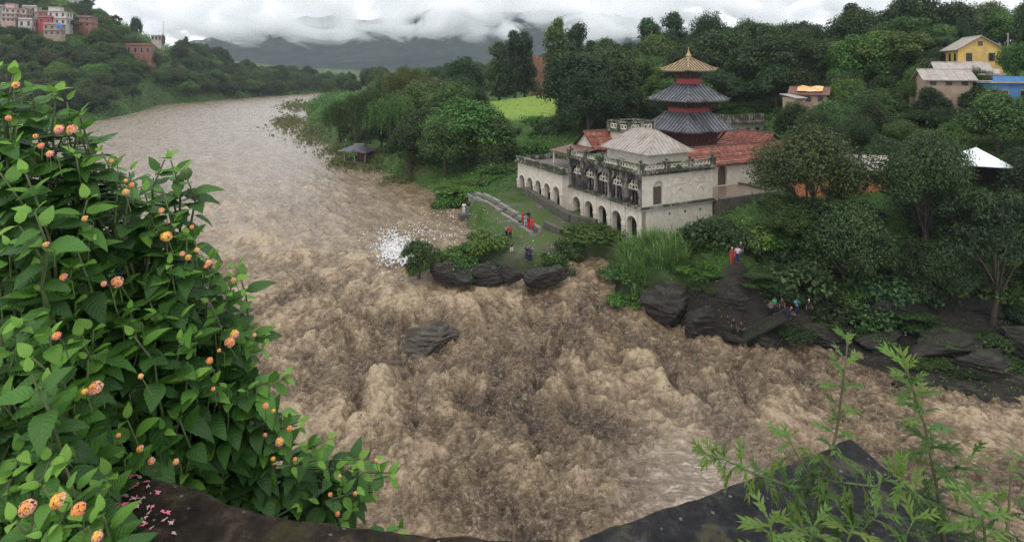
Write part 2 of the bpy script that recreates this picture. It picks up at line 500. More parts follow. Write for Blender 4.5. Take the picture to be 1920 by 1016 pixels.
# standing waves where the reach breaks (left of the middle)
for (qx, qy, hh, lx, ly) in [(490, 452, 1.5, 3.2, 1.6), (560, 478, 1.0, 3.5, 1.5), (430, 440, 0.7, 4, 1.6), (640, 640, 1.1, 3.2, 1.8), (700, 715, 0.6, 3.4, 1.6), (1090, 512, 1.5, 2.6, 1.4), (600, 590, 1.0, 3.2, 1.8),
                             (420, 380, 0.5, 7, 2), (350, 330, 0.5, 9, 2.5), (480, 350, 0.4, 8, 2.0), (900, 700, 1.0, 3, 2), (1040, 640, 1.1, 2.5, 2), (760, 770, 0.9, 3, 2), (812, 592, 1.5, 4.2, 1.3), (735, 612, 1.0, 1.6, 1.4), (890, 612, 1.2, 1.6, 1.4)]:
    X0, Y0 = WP(qx, qy)
    Hh = Hh + 0.75 * hh * np.exp(-(((WX - X0) / lx) ** 2 + ((WY - Y0) / ly) ** 2)) * (0.8 + 0.7 * bil)
WZ = wlev(WY) + Hh
wet_d = sdist(WX, WY)
WZ = np.where(wet_d > -1.2, np.minimum(WZ, wlev(WY) + 0.5 * amp + 0.1), WZ)
nrw, ncw = WX.shape
jj = np.arange(nrw * ncw).reshape(nrw, ncw)
WQ = np.stack([jj[:-1, :-1], jj[:-1, 1:], jj[1:, 1:], jj[1:, :-1]], -1).reshape(-1, 4)
keep = (wet_d.ravel()[WQ] < 1.6).any(1)
WQ = WQ[keep]
# drop the unused part of the sheet
used = np.zeros(nrw * ncw, bool); used[WQ.ravel()] = True
remap = np.cumsum(used) - 1
# froth: tops of the waves, torn into streaks; pits stay dark muddy water
froth = np.clip(0.56 + 0.26 * bil * mid_ + 0.30 * fine * (0.3 + 0.7 * mid_) + 0.20 * strk + 0.22 * (1 - mid_) * strk2 - 0.30 * torn + 0.10 * big, 0, 1)
_ppx, _ppy = 960 + FPX * WX / WY, YH - FPX * wlev(WY) / WY
for qx, qy, sx_, sy_, k_ in [(650, 640, 80, 45, 0.22), (700, 760, 60, 60, 0.24), (480, 455, 70, 22, 0.18), (1220, 800, 70, 70, 0.20), (860, 560, 90, 25, 0.20), (812, 650, 75, 22, 0.22), (900, 600, 40, 30, 0.2), (1000, 900, 90, 50, 0.14), (1500, 720, 80, 40, 0.12), (1150, 660, 60, 30, 0.12), (560, 720, 50, 40, 0.12), (1330, 760, 60, 40, 0.12)]:
    froth = froth + k_ * np.exp(-(((_ppx - qx) / sx_) ** 2 + ((_ppy - qy) / sy_) ** 2)) * (0.6 + 0.8 * (strk + 0.4))
froth = froth - 0.13 * np.exp(-(((_ppx - 1060) / 190) ** 2 + ((_ppy - 690) / 105) ** 2)) - 0.08 * np.exp(-(((_ppx - 1450) / 160) ** 2 + ((_ppy - 760) / 70) ** 2))
froth = np.clip(froth, 0, 1.1)
pale = np.exp(-(((960 + FPX * WX / WY - 1290) / 130) ** 2 + ((YH - FPX * wlev(WY) / WY - 900) / 110) ** 2))
pale = np.maximum(pale, 0.55 * np.clip(0.75 + 1.2 * strk2 + 0.8 * strk, 0, 1.4) * sstep(400, 240, YH - FPX * wlev(WY) / WY))  # whitish sky sheen of the upper reach put into the colour, with foam streaks
sel = lambda a_: a_.ravel()[used]
me = npmesh("river_water", np.stack([WX, WY, WZ], -1).reshape(-1, 3)[used], remap[WQ], smooth=True,
            attrs={"froth": sel(froth), "wild": sel(np.maximum(wild, 0.75 * mid_)), "pale": sel(pale)})
m, n, b = newmat("muddy_water")
at = lambda k: N(n, "ShaderNodeAttribute", attribute_name=k).outputs['Fac']
g = pos(n)
# filaments of foam stretched with the current
mp = N(n, "ShaderNodeMapping"); mp.inputs['Rotation'].default_value = (0, 0, 1.0); mp.inputs['Scale'].default_value = (0.35, 1.5, 1)
n.links.new(g, mp.inputs['Vector'])
f1 = noise(n, 1.1, 9, 0.74, mp.outputs[0], 1.6)
f2 = noise(n, 2.3, 6, 0.70, g, 0.8)
ad = N(n, "ShaderNodeMath", operation='MULTIPLY_ADD'); n.links.new(f1, ad.inputs[0]); ad.inputs[1].default_value = 0.7; n.links.new(at("froth"), ad.inputs[2])
ad2 = N(n, "ShaderNodeMath", operation='MULTIPLY_ADD'); n.links.new(f2, ad2.inputs[0]); ad2.inputs[1].default_value = 1.0; n.links.new(ad.outputs[0], ad2.inputs[2])
hf = N(n, "ShaderNodeMath", operation='MULTIPLY'); n.links.new(ad2.outputs[0], hf.inputs[0]); hf.inputs[1].default_value = 0.462
c = ramp(n, hf.outputs[0], [(0.37, (0.026, 0.0145, 0.006)), (0.50, (0.078, 0.048, 0.022)), (0.64, (0.162, 0.110, 0.057)), (0.80, (0.36, 0.268, 0.162))])
cp = ramp(n, f1, [(0.38, (0.13, 0.096, 0.062)), (0.52, (0.21, 0.165, 0.12)), (0.60, (0.43, 0.37, 0.30))])
c = mixc(n, at("pale"), c, cp)
# thin torn lines of foam drawn out along the current
f3 = noise(n, 1.7, 6, 0.6, mp.outputs[0], 2.2)
rg_ = N(n, "ShaderNodeMath", operation='SUBTRACT'); n.links.new(f3, rg_.inputs[0]); rg_.inputs[1].default_value = 0.5
ra_ = N(n, "ShaderNodeMath", operation='ABSOLUTE'); n.links.new(rg_.outputs[0], ra_.inputs[0])
ln_ = ramp(n, ra_.outputs[0], [(0.0, (0.75, 0.75, 0.75)), (0.035, (0, 0, 0))])
c = mixc(n, mixc(n, 1.0, ln_, ramp(n, f2, [(0.42, (0, 0, 0)), (0.60, (1, 1, 1))]), 'MULTIPLY'), c, (0.44, 0.36, 0.28))
n.links.new(c, b.inputs['Base Color'])
rr = N(n, "ShaderNodeMapRange"); rr.inputs[3].default_value = 0.22; rr.inputs[4].default_value = 0.42
n.links.new(at("wild"), rr.inputs[0]); n.links.new(rr.outputs[0], b.inputs['Roughness'])
b.inputs['Specular IOR Level'].default_value = 0.42
hb = N(n, "ShaderNodeMath", operation='ADD'); n.links.new(f1, hb.inputs[0]); n.links.new(f2, hb.inputs[1])
bump(n, b, hb.outputs[0], 0.8, 0.16)
WATER = link("river_water", me, m); WATER["kind"] = "structure"
M_WATER = m

# ---- spray: clods of muddy water thrown off the crests, joined into one mass
def spray():
    k = 32000
    r_ = np.random.default_rng(5)
    w_ = ((0.1 + torn) * np.clip(amp - 0.4, 0, 2) * (0.25 + np.clip(fine + bil + 0.25, 0, 1.5))).ravel() * (wet_d.ravel() < -1.0)
    pick = r_.choice(len(w_), k, p=w_ / w_.sum())
    x = WX.ravel()[pick] + r_.normal(0, 0.12, k); y = WY.ravel()[pick] + r_.normal(0, 0.12, k)
    z = WZ.ravel()[pick] + np.abs(r_.normal(0, 0.11, k)) * np.where(r_.random(k) < 0.2, 3.0, 1.0) * np.minimum(1.4, amp.ravel()[pick])
    s = np.clip(r_.lognormal(-3.6, 0.45, k), 0.010, 0.07) * np.clip(y / 45, 0.7, 1.3)
    oc = np.array([(1, 0, 0), (-1, 0, 0), (0, 1, 0), (0, -1, 0), (0, 0, 1), (0, 0, -1)], float)
    fc = np.array([(0, 2, 4), (2, 1, 4), (1, 3, 4), (3, 0, 4), (2, 0, 5), (1, 2, 5), (3, 1, 5), (0, 3, 5)])
    st = r_.uniform(0.5, 1.7, (k, 1, 3))
    v = oc[None] * st * s[:, None, None]
    v += r_.normal(0, 0.25, v.shape) * s[:, None, None]
    v += np.stack([x, y, z], -1)[:, None, :]
    t = (np.arange(k) * 6)[:, None, None] + fc[None]
    return npmesh("spray", v.reshape(-1, 3), tris=t.reshape(-1, 3), smooth=True,
                  attrs={"froth": np.repeat(r_.uniform(0.42, 0.75, k), 6), "wild": np.ones(k * 6), "pale": np.zeros(k * 6)})
sp = link("spray", spray(), M_WATER)
tag(sp, "brown clods of spray flying off the churning rapids", "spray", kind="stuff")

# ---- far mountain and the cloud bank lying against it
mx_, my_ = np.meshgrid(np.linspace(-2600, 3200, 240), np.geomspace(1840, 4200, 110))
ridge = np.interp(mx_, [-2600, -1700, -1150, -650, -380, 0, 380, 900, 1600, 3200], [60, 150, 300, 275, 350, 340, 330, 230, 190, 160])
rise = sstep(1840, 3300, my_ + 180 * fbm2(mx_ * 0.0016, my_ * 0.0016, 4, 31))
mz = -24 + (ridge * rise) * (1 + 0.25 * fbm2(mx_ * 0.0021, my_ * 0.0021, 5, 33)) + 14 * fbm2(mx_ * 0.02, my_ * 0.02, 4, 37) * sstep(1850, 2000, my_)
i2 = np.arange(mx_.size).reshape(mx_.shape)
me = npmesh("mountain", np.stack([mx_, my_, mz], -1).reshape(-1, 3), np.stack([i2[:-1, :-1], i2[:-1, 1:], i2[1:, 1:], i2[1:, :-1]], -1).reshape(-1, 4), smooth=True)
m, n, b = newmat("mountain_forest")
c = ramp(n, noise(n, 0.012, 9, 0.72, pos(n)), [(0.35, (0.008, 0.014, 0.014)), (0.52, (0.016, 0.027, 0.024)), (0.70, (0.040, 0.054, 0.040))])
n.links.new(c, b.inputs['Base Color']); b.inputs['Roughness'].default_value = 0.95; b.inputs['Specular IOR Level'].default_value = 0.1
mo = link("mountain", me, m); mo["kind"] = "structure"

def cloud(name, x0, x1, y0, y1, z0, z1, dens, scale, thr, lab, seed):
    mb = MB().box(x0, x1, y0, y1, z0, z1)
    m = bpy.data.materials.new(name); m.use_nodes = True
    n = m.node_tree; n.nodes.clear()
    out = n.nodes.new("ShaderNodeOutputMaterial")
    pv = N(n, "ShaderNodeVolumePrincipled"); pv.inputs['Color'].default_value = (0.995, 0.996, 0.998, 1); pv.inputs['Anisotropy'].default_value = 0.1
    tcg = n.nodes.new("ShaderNodeTexCoord")
    f = noise(n, scale, 7, 0.60, pos(n, (1, 1, 1.7)), 0.9)
    # fades out towards every face of its box, so that no straight edge shows
    sx = n.nodes.new("ShaderNodeSeparateXYZ"); n.links.new(tcg.outputs['Generated'], sx.inputs[0])
    e = None
    for k, (lo, hi) in enumerate(((0.05, 0.05), (0.2, 0.2), (0.30, 0.15))):
        a1 = N(n, "ShaderNodeMapRange"); a1.inputs[1].default_value = 0; a1.inputs[2].default_value = lo; n.links.new(sx.outputs[k], a1.inputs[0])
        a2 = N(n, "ShaderNodeMapRange"); a2.inputs[1].default_value = 1; a2.inputs[2].default_value = 1 - hi; n.links.new(sx.outputs[k], a2.inputs[0])
        for q in (a1, a2):
            if e is None: e = q.outputs[0]
            else:
                mu = N(n, "ShaderNodeMath", operation='MULTIPLY'); n.links.new(e, mu.inputs[0]); n.links.new(q.outputs[0], mu.inputs[1]); e = mu.outputs[0]
    # density = clamp((noise - thr + edge - 1) * k)
    t1 = N(n, "ShaderNodeMath", operation='MULTIPLY_ADD'); n.links.new(e, t1.inputs[0]); t1.inputs[1].default_value = 0.34; n.links.new(f, t1.inputs[2])
    t2 = N(n, "ShaderNodeMapRange"); t2.inputs[1].default_value = thr; t2.inputs[2].default_value = thr + 0.09; t2.inputs[4].default_value = dens
    n.links.new(t1.outputs[0], t2.inputs[0]); n.links.new(t2.outputs[0], pv.inputs['Density'])
    n.links.new(pv.outputs[0], out.inputs['Volume'])
    m.cycles.volume_step_rate = 0.12
    o = mb.build(name, m)
    return tag(o, lab, "cloud", kind="stuff")
# ================================================================== TREES AND SHRUBS
def unit(v): return v / np.maximum(1e-9, np.linalg.norm(v, axis=-1, keepdims=True))
def leaf_quads(c, d, nrm, ln, wd, fold=0.15):
    """rhombic leaves: centre, long axis, normal, length, width -> verts (4 per leaf)"""
    s = unit(np.cross(nrm, d))
    n2 = np.cross(d, s)
    L = ln[:, None]; W_ = wd[:, None]
    a = c - d * L * 0.5
    b_ = c + s * W_ * 0.5 + n2 * W_ * fold - d * L * 0.08
    t = c + d * L * 0.5 - n2 * L * 0.12
    e = c - s * W_ * 0.5 + n2 * W_ * fold - d * L * 0.08
    return np.stack([a, b_, t, e], 1)
def leafmesh(name, V, val):
    k = len(V)
    q = np.arange(k * 4, dtype=np.int32).reshape(k, 4)
    return npmesh(name, V.reshape(-1, 3), q, attrs={"leafv": np.repeat(val, 4)})
def clump_leaves(r_, cen, rad, n, ln, aspect=0.5, up=0.55, flat=1.0, hang=0.0, shell=0.55):
    w_ = rad ** 2; w_ = w_ / w_.sum()
    k = r_.choice(len(cen), n, p=w_)
    d = unit(r_.normal(0, 1, (n, 3)))
    rr = (shell + (1 - shell) * r_.random(n) ** 0.6) * (1 + 0.18 * r_.normal(0, 1, n))
    off = d * (rad[k] * rr)[:, None]
    off[:, 2] *= flat
    off[:, 2] = np.where(off[:, 2] < 0, off[:, 2] * 0.75, off[:, 2])
    c = cen[k] + off
    nr_ = unit(d * np.array((1, 1, 0.8)) + np.array((0, 0, up)) + r_.normal(0, 0.45, (n, 3)))
    ax = unit(np.cross(nr_, unit(r_.normal(0, 1, (n, 3)))))
    if hang: ax = unit(ax * (1 - hang) + np.array((0, 0, -1)) * hang)
    l = ln * r_.uniform(0.6, 1.35, n)
    V = leaf_quads(c, ax, nr_, l, l * aspect * r_.uniform(0.8, 1.2, n))
    # lighter tint towards the outside of each clump, darker within
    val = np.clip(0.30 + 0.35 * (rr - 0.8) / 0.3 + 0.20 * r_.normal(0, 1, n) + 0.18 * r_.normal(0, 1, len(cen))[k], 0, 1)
    return V, val
def trunk_mesh(name, h, r0, limbs, lean=0.0, seed=0, bare=0.35):
    r_ = random.Random(seed)
    mb = MB()
    pts, rad = [], []
    x = y = 0.0
    for i in range(7):
        t = i / 6
        pts.append((x + lean * t * h, y, h * t - 0.6)); rad.append(r0 * (1.25 if i == 0 else 1) * (1 - 0.72 * t))
        x += r_.uniform(-1, 1) * 0.03 * h; y += r_.uniform(-1, 1) * 0.03 * h
    mb.tube(pts, rad, 7)
    for c in limbs:
        t = r_.uniform(bare, 0.85); i = min(5, int(t * 6))
        p = Vector(pts[i]); q = Vector(c); mid = p.lerp(q, 0.5) + Vector((0, 0, 0.06 * h))
        mb.tube([p, p.lerp(mid, 0.6), mid, q], [r0 * 0.42 * (1 - 0.5 * t), r0 * 0.32, r0 * 0.22, r0 * 0.07], 5, caps=False)
    return mb.mesh(name, True)
M_BARK = plain("bark", (0.075, 0.058, 0.044), 0.9, var=0.5, scale=4.0, bmp=0.03, spec=0.1)
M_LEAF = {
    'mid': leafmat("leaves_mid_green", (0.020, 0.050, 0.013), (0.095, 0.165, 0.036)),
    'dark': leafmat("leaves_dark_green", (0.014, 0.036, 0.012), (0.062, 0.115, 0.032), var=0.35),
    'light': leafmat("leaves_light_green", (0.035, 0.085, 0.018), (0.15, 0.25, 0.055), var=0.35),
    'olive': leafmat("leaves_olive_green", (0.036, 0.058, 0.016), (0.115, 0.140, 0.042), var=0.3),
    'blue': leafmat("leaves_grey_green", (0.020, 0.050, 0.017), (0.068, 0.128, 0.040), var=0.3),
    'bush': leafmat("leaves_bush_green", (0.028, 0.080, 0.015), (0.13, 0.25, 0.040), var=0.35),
}
PROTO = {}
def proto(key, kind, seed, nleaf, ln):
    """prototype tree of about 10 m: meshes for its trunk and crown"""
    r_ = np.random.default_rng(seed)
    hang = 0.0; asp = 0.5; up = 0.55; flat = 1.0
    if kind == 'round':
        K = 46; d = unit(r_.normal(0, 1, (K, 3))); d[:, 2] = np.abs(d[:, 2]) * 1.25 - 0.42
        cen = d * np.array((3.7, 3.7, 3.5)) * r_.uniform(0.45, 1.0, (K, 1)) + np.array((0, 0, 6.0)); rad = r_.uniform(0.8, 1.75, K)
    elif kind == 'dense':
        K = 60; d = unit(r_.normal(0, 1, (K, 3))); d[:, 2] = np.abs(d[:, 2]) * 1.35 - 0.55
        cen = d * np.array((3.9, 3.9, 4.1)) * r_.uniform(0.55, 1.0, (K, 1)) + np.array((0, 0, 5.2)); rad = r_.uniform(0.7, 1.45, K)
    elif kind == 'tall':
        K = 42; z = r_.uniform(0.15, 1.0, K); wdt = 2.1 * np.sqrt(np.clip(1.06 - z, 0.05, 1)) * np.clip(z * 4, 0.4, 1)
        a = r_.uniform(0, 6.28, K); q = wdt * r_.uniform(0.2, 1.0, K)
        cen = np.stack([q * np.cos(a), q * np.sin(a), z * 9.2], -1); rad = r_.uniform(0.55, 1.2, K)
    elif kind == 'feather':
        K = 50; a = r_.uniform(0, 6.28, K); q = np.sqrt(r_.random(K)) * 4.6
        cen = np.stack([q * np.cos(a), q * np.sin(a), 4.0 + 4.9 * np.sqrt(np.clip(1 - (q / 5.2) ** 2, 0, 1)) * r_.uniform(0.35, 1.0, K)], -1)
        rad = r_.uniform(0.7, 1.5, K); flat = 0.55; up = 1.0; asp = 0.32
    elif kind == 'willow':
        K = 44; a = r_.uniform(0, 6.28, K); q = np.sqrt(r_.random(K)) * 3.9
        cen = np.stack([q * np.cos(a), q * np.sin(a), 3.2 + 5.6 * np.sqrt(np.clip(1 - (q / 4.4) ** 2, 0, 1)) * r_.uniform(0.55, 1.0, K)], -1)
        rad = r_.uniform(0.7, 1.3, K); hang = 0.75; asp = 0.24; up = 0.1
    elif kind == 'open':
        K = 30; d = unit(r_.normal(0, 1, (K, 3))); d[:, 2] = np.abs(d[:, 2]) * 1.3 - 0.35
        cen = d * np.array((4.0, 4.0, 4.0)) * r_.uniform(0.6, 1.05, (K, 1)) + np.array((0, 0, 5.4)); rad = r_.uniform(0.6, 1.2, K)
    elif kind == 'bush':
        K = 26; a = r_.uniform(0, 6.28, K); q = np.sqrt(r_.random(K)) * 1.25
        cen = np.stack([q * np.cos(a), q * np.sin(a), 0.35 + 1.15 * np.sqrt(np.clip(1 - (q / 1.45) ** 2, 0, 1)) * r_.uniform(0.4, 1.0, K)], -1); rad = r_.uniform(0.25, 0.55, K)
    V, val = clump_leaves(r_, cen, rad, nleaf, ln, asp, up, flat, hang)
    if kind == 'willow':                              # hanging strands of leaves below each clump
        ns = 420; k = r_.integers(0, K, ns); a = r_.uniform(0, 6.28, ns)
        top = cen[k] + np.stack([np.cos(a), np.sin(a), np.zeros(ns)], -1) * rad[k][:, None] * r_.uniform(0.5, 1.05, (ns, 1))
        ln_s = r_.uniform(1.0, 3.2, ns); nl = 15
        t = np.linspace(0, 1, nl)[None, :, None]
        c = top[:, None, :] + np.array((0, 0, -1.0)) * t * ln_s[:, None, None] + r_.normal(0, 0.07, (ns, nl, 3))
        c[..., 2] = np.maximum(c[..., 2], 0.5)
        c = c.reshape(-1, 3); q = len(c)
        d = unit(np.array((0, 0, -1.0)) + r_.normal(0, 0.35, (q, 3)))
        nn = unit(r_.normal(0, 1, (q, 3)))
        l = ln * r_.uniform(0.7, 1.3, q)
        V = np.concatenate([V, leaf_quads(c, d, nn, l, l * 0.24)]); val = np.concatenate([val, np.clip(0.6 + r_.normal(0, 0.25, q), 0, 1)])
    cm = leafmesh("crown_" + key, V, val)
    if kind == 'bush':
        mb = MB()
        for i in range(7):
            c = cen[i]
            mb.tube([(0.1 * c[0], 0.1 * c[1], -0.2), (0.5 * c[0], 0.5 * c[1], c[2] * 0.6), tuple(c)], [0.05, 0.035, 0.012], 5, caps=False)
        tm = mb.mesh("stem_" + key)
    else:
        top = 8.6 if kind == 'tall' else 6.6
        tm = trunk_mesh("trunk_" + key, top, 0.30 if kind != 'tall' else 0.22, cen[:: max(1, K // 9)], seed=seed)
    PROTO[key] = (tm, cm, kind)
proto('round1', 'round', 1, 13000, 0.34); proto('round2', 'round', 2, 13000, 0.34)
proto('dense1', 'dense', 3, 15000, 0.32); proto('dense2', 'dense', 4, 15000, 0.32)
proto('tall1', 'tall', 5, 9500, 0.32); proto('tall2', 'tall', 6, 9500, 0.32)
proto('feather1', 'feather', 7, 14000, 0.36); proto('willow1', 'willow', 8, 6500, 0.36); proto('willow2', 'willow', 9, 6500, 0.36)
proto('open1', 'open', 10, 9000, 0.34)
proto('fine1', 'round', 12, 26000, 0.23); proto('fine2', 'dense', 13, 30000, 0.22)
proto('bush1', 'bush', 11, 3600, 0.17); proto('bush2', 'bush', 14, 3600, 0.17)
def plant(key, tone, loc, sx, sz, rz, name, label, cat, group=None, upname=None):
    tm, cm, kind = PROTO[key]
    if not len(tm.materials): tm.materials.append(M_BARK)
    if not len(cm.materials): cm.materials.append(M_LEAF[tone])
    e = empty(name, loc, rz, label, cat, group)
    e.scale = (sx, sx, sz)
    link("stems" if kind == 'bush' else "trunk", tm, None, e)
    o = link("foliage" if kind == 'bush' else "crown", cm, None, e)
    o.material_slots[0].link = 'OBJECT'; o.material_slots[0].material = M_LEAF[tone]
    return e
def hz_at(x, y): return float(height(np.array([x]), np.array([y]))[0])
def tree(px, ytop, Y, wpx, key, tone, name, label, group=None, cat="tree", sink=0.3, ground=None):
    """a tree whose foot stands on the terrain at (px, Y) and whose top reaches photo row ytop"""
    X = (px - 960) / FPX * Y
    z0 = hz_at(X, Y) if ground is None else ground
    H = -(ytop - YH) / FPX * Y - z0
    kind = PROTO[key][2]
    nat = {'tall': 9.9, 'feather': 9.6, 'willow': 9.3, 'bush': 1.95, 'open': 9.9, 'dense': 9.9, 'round': 9.9}[kind]
    natw = {'tall': 4.6, 'feather': 10.2, 'willow': 9.2, 'bush': 3.1, 'open': 9.4, 'dense': 9.2, 'round': 9.2}[kind]
    sz = max(0.12, H / nat); sx = (wpx / FPX * Y) / natw
    return plant(key, tone, (X, Y, z0 - sink), sx, sz, rng.uniform(0, 6.28), name, label, cat, group)

# ---- trees one can pick out
G_SKY = "trees standing on the left hill's skyline"
for a in [(255, 27, 408, 26, 'dense1', 'dark', "dark rounded tree alone on the left hill's skyline"),
          (217, 26, 402, 24, 'open1', 'dark', "loose dark tree on the hill skyline beside the lone rounded tree"),
          (164, -14, 395, 30, 'tall1', 'dark', "tall dark tree breaking the skyline above the hillside houses"),
          (306, 62, 430, 9, 'round1', 'mid', "small tree beside the white wall on the hill's end")]:
    tree(a[0], a[1], a[2], a[3], a[4], a[5], "hilltop_tree", a[6])
hero = [
    # px, top, Y, width px, proto, tone, name, label
    (880, 178, 110, 185, 'round1', 'bush', "broadleaf_tree", "broad bright green tree spreading behind the riverside bushes upstream of the temple"),
    (795, 190, 118, 130, 'dense2', 'mid', "broadleaf_tree", "mid green tree between the willow and the broad bright tree"),
    (735, 178, 128, 120, 'willow1', 'mid', "willow_tree", "weeping willow hanging over the small riverside shelter"),
    (835, 205, 106, 120, 'dense1', 'mid', "broadleaf_tree", "mid green tree on the bank in front of the broad bright tree"),
    (925, 205, 107, 100, 'dense2', 'mid', "broadleaf_tree", "tree with a dense low crown beside the upstream end of the arcade wing"),
    (770, 225, 114, 100, 'round2', 'mid', "broadleaf_tree", "low spreading tree next to the riverside shelter"),
    (715, 215, 131, 90, 'dense1', 'dark', "broadleaf_tree", "dark tree directly behind the riverside shelter"),
    (640, 185, 155, 80, 'willow1', 'mid', "willow_tree", "willow farthest upstream on the bank above the drowned plants"),
    (850, 142, 140, 110, 'dense1', 'mid', "broadleaf_tree", "tall green tree behind the broad bright tree, before the field"),
    (785, 150, 150, 100, 'round1', 'mid', "broadleaf_tree", "tall rounded tree between the olive willow and the field"),
    (665, 172, 142, 105, 'willow2', 'mid', "willow_tree", "dark willow on the bank just upstream of the shelter"),
    (760, 120, 172, 95, 'willow2', 'olive', "willow_tree", "tall olive willow rising behind the bank willows"),
    (700, 165, 175, 80, 'willow1', 'olive', "willow_tree", "low pale willow at the river bend"),
    (868, 96, 180, 90, 'dense1', 'dark', "broadleaf_tree", "dark round tree beside the tall poplars at the field"),
    (965, 54, 205, 62, 'tall1', 'dark', "poplar_tree", "dark tall poplar next to the ruined brick tower"),
    (935, 75, 212, 50, 'tall2', 'mid', "poplar_tree", "second poplar from the ruined brick tower"),
    (985, 56, 215, 48, 'tall2', 'dark', "poplar_tree", "slim poplar close against the ruined brick tower"),
    (1045, 30, 185, 60, 'tall1', 'mid', "poplar_tree", "tallest poplar on the inland side of the ruined brick tower"),
    (1082, 40, 180, 60, 'tall2', 'blue', "poplar_tree", "grey green poplar behind the big dark tree"),
    (1105, 106, 112, 150, 'fine2', 'dark', "mango_tree", "big very dark tree standing behind the tiled roof end of the temple"),
    (1200, 175, 128, 80, 'dense2', 'dark', "broadleaf_tree", "dark tree directly behind the temple turret"),
    (1165, 100, 150, 90, 'dense1', 'mid', "broadleaf_tree", "mid green tree filling the gap behind the pagoda's left eaves"),
    (1215, 30, 195, 75, 'tall1', 'blue', "poplar_tree", "grey green poplar beyond the pagoda spire"),
    (1262, 20, 200, 60, 'tall2', 'dark', "poplar_tree", "dark poplar rising straight behind the pagoda spire"),
    (1330, 10, 180, 90, 'dense1', 'dark', "broadleaf_tree", "dark crowned tree towering over the pagoda's right side"),
    (1400, 28, 165, 100, 'fine1', 'mid', "broadleaf_tree", "tall bushy tree between the pagoda and the skyline clump"),
    (1395, 90, 135, 110, 'dense2', 'mid', "broadleaf_tree", "round mid green tree just behind the pagoda's middle roof"),
    (1515, 30, 150, 90, 'fine2', 'dark', "broadleaf_tree", "dark skyline tree next to the distant grey block"),
    (1602, 24, 145, 95, 'fine2', 'dark', "broadleaf_tree", "dense dark skyline tree in the middle of the ridge row"),
    (1705, -30, 150, 120, 'open1', 'dark', "broadleaf_tree", "highest open branched tree on the ridge, near the yellow house"),
    (1670, 48, 115, 190, 'feather1', 'light', "feathery_tree", "wide feathery light green tree below the ridge row"),
    (1760, 62, 112, 110, 'feather1', 'mid', "feathery_tree", "feathery tree touching the yellow house"),
    (1803, 30, 135, 44, 'open1', 'dark', "broadleaf_tree", "small dark tree standing behind the yellow house roof"),
    (1590, 70, 120, 110, 'dense1', 'mid', "broadleaf_tree", "green tree in front of the dense dark ridge tree"),
    (1480, 120, 118, 120, 'round2', 'mid', "broadleaf_tree", "spreading tree above the burnt orange sheet roof"),
    (1490, 180, 97, 75, 'dense1', 'mid', "broadleaf_tree", "round green tree standing at the front of the orange sheeted hut"),
    (1600, 178, 95, 80, 'round2', 'dark', "broadleaf_tree", "dark green tree beside the wall of the orange sheeted hut"),
    (1540, 186, 93, 100, 'fine1', 'mid', "broadleaf_tree", "small fine leaved tree below the orange sheeted hut"),
    (1590, 130, 106, 80, 'dense1', 'dark', "broadleaf_tree", "brown tinged dark tree beside the orange sheet roof"),
    (1640, 165, 92, 130, 'dense2', 'mid', "broadleaf_tree", "rounded tree over the long grey tin roof"),
    (1740, 190, 88, 140, 'fine2', 'dark', "broadleaf_tree", "deep green tree uphill of the white tin shed"),
    (1560, 190, 90, 140, 'fine1', 'mid', "broadleaf_tree", "leafy tree behind the temple's tiled front range"),
    (1860, 150, 80, 60, 'dense1', 'mid', "broadleaf_tree", "shrubby tree in front of the blue house"),
    (1905, 70, 92, 70, 'round2', 'bush', "broadleaf_tree", "bright green tree above the blue house"),
    (1520, 215, 61, 230, 'fine1', 'olive', "spreading_tree", "big olive green tree on the rock bank in front of the temple court"),
    (1478, 345, 60.5, 130, 'fine2', 'mid', "spreading_tree", "lower bushy tree hanging over the path with people"),
    (1590, 330, 57, 190, 'fine2', 'dark', "spreading_tree", "dark tree overhanging the rock ledge below the brick house"),
    (1738, 225, 58, 190, 'fine1', 'blue', "pipal_tree", "large grey green pipal tree by the plastic tables"),
    (1860, 330, 53, 200, 'feather1', 'blue', "feathery_tree", "feathery grey green tree over the right rock slope"),
    (1760, 420, 54, 150, 'fine2', 'dark', "spreading_tree", "very dark tree under the pipal on the rock bank"),
    (1950, 240, 60, 150, 'fine2', 'dark', "spreading_tree", "dark tree at the right beside the white tin shed"),
    (1925, 28, 120, 36, 'open1', 'dark', "broadleaf_tree", "bare topped tree by the pylon mast"),
]
for a in hero: tree(a[0], a[1], a[2], a[3], a[4], a[5], a[6], a[7])

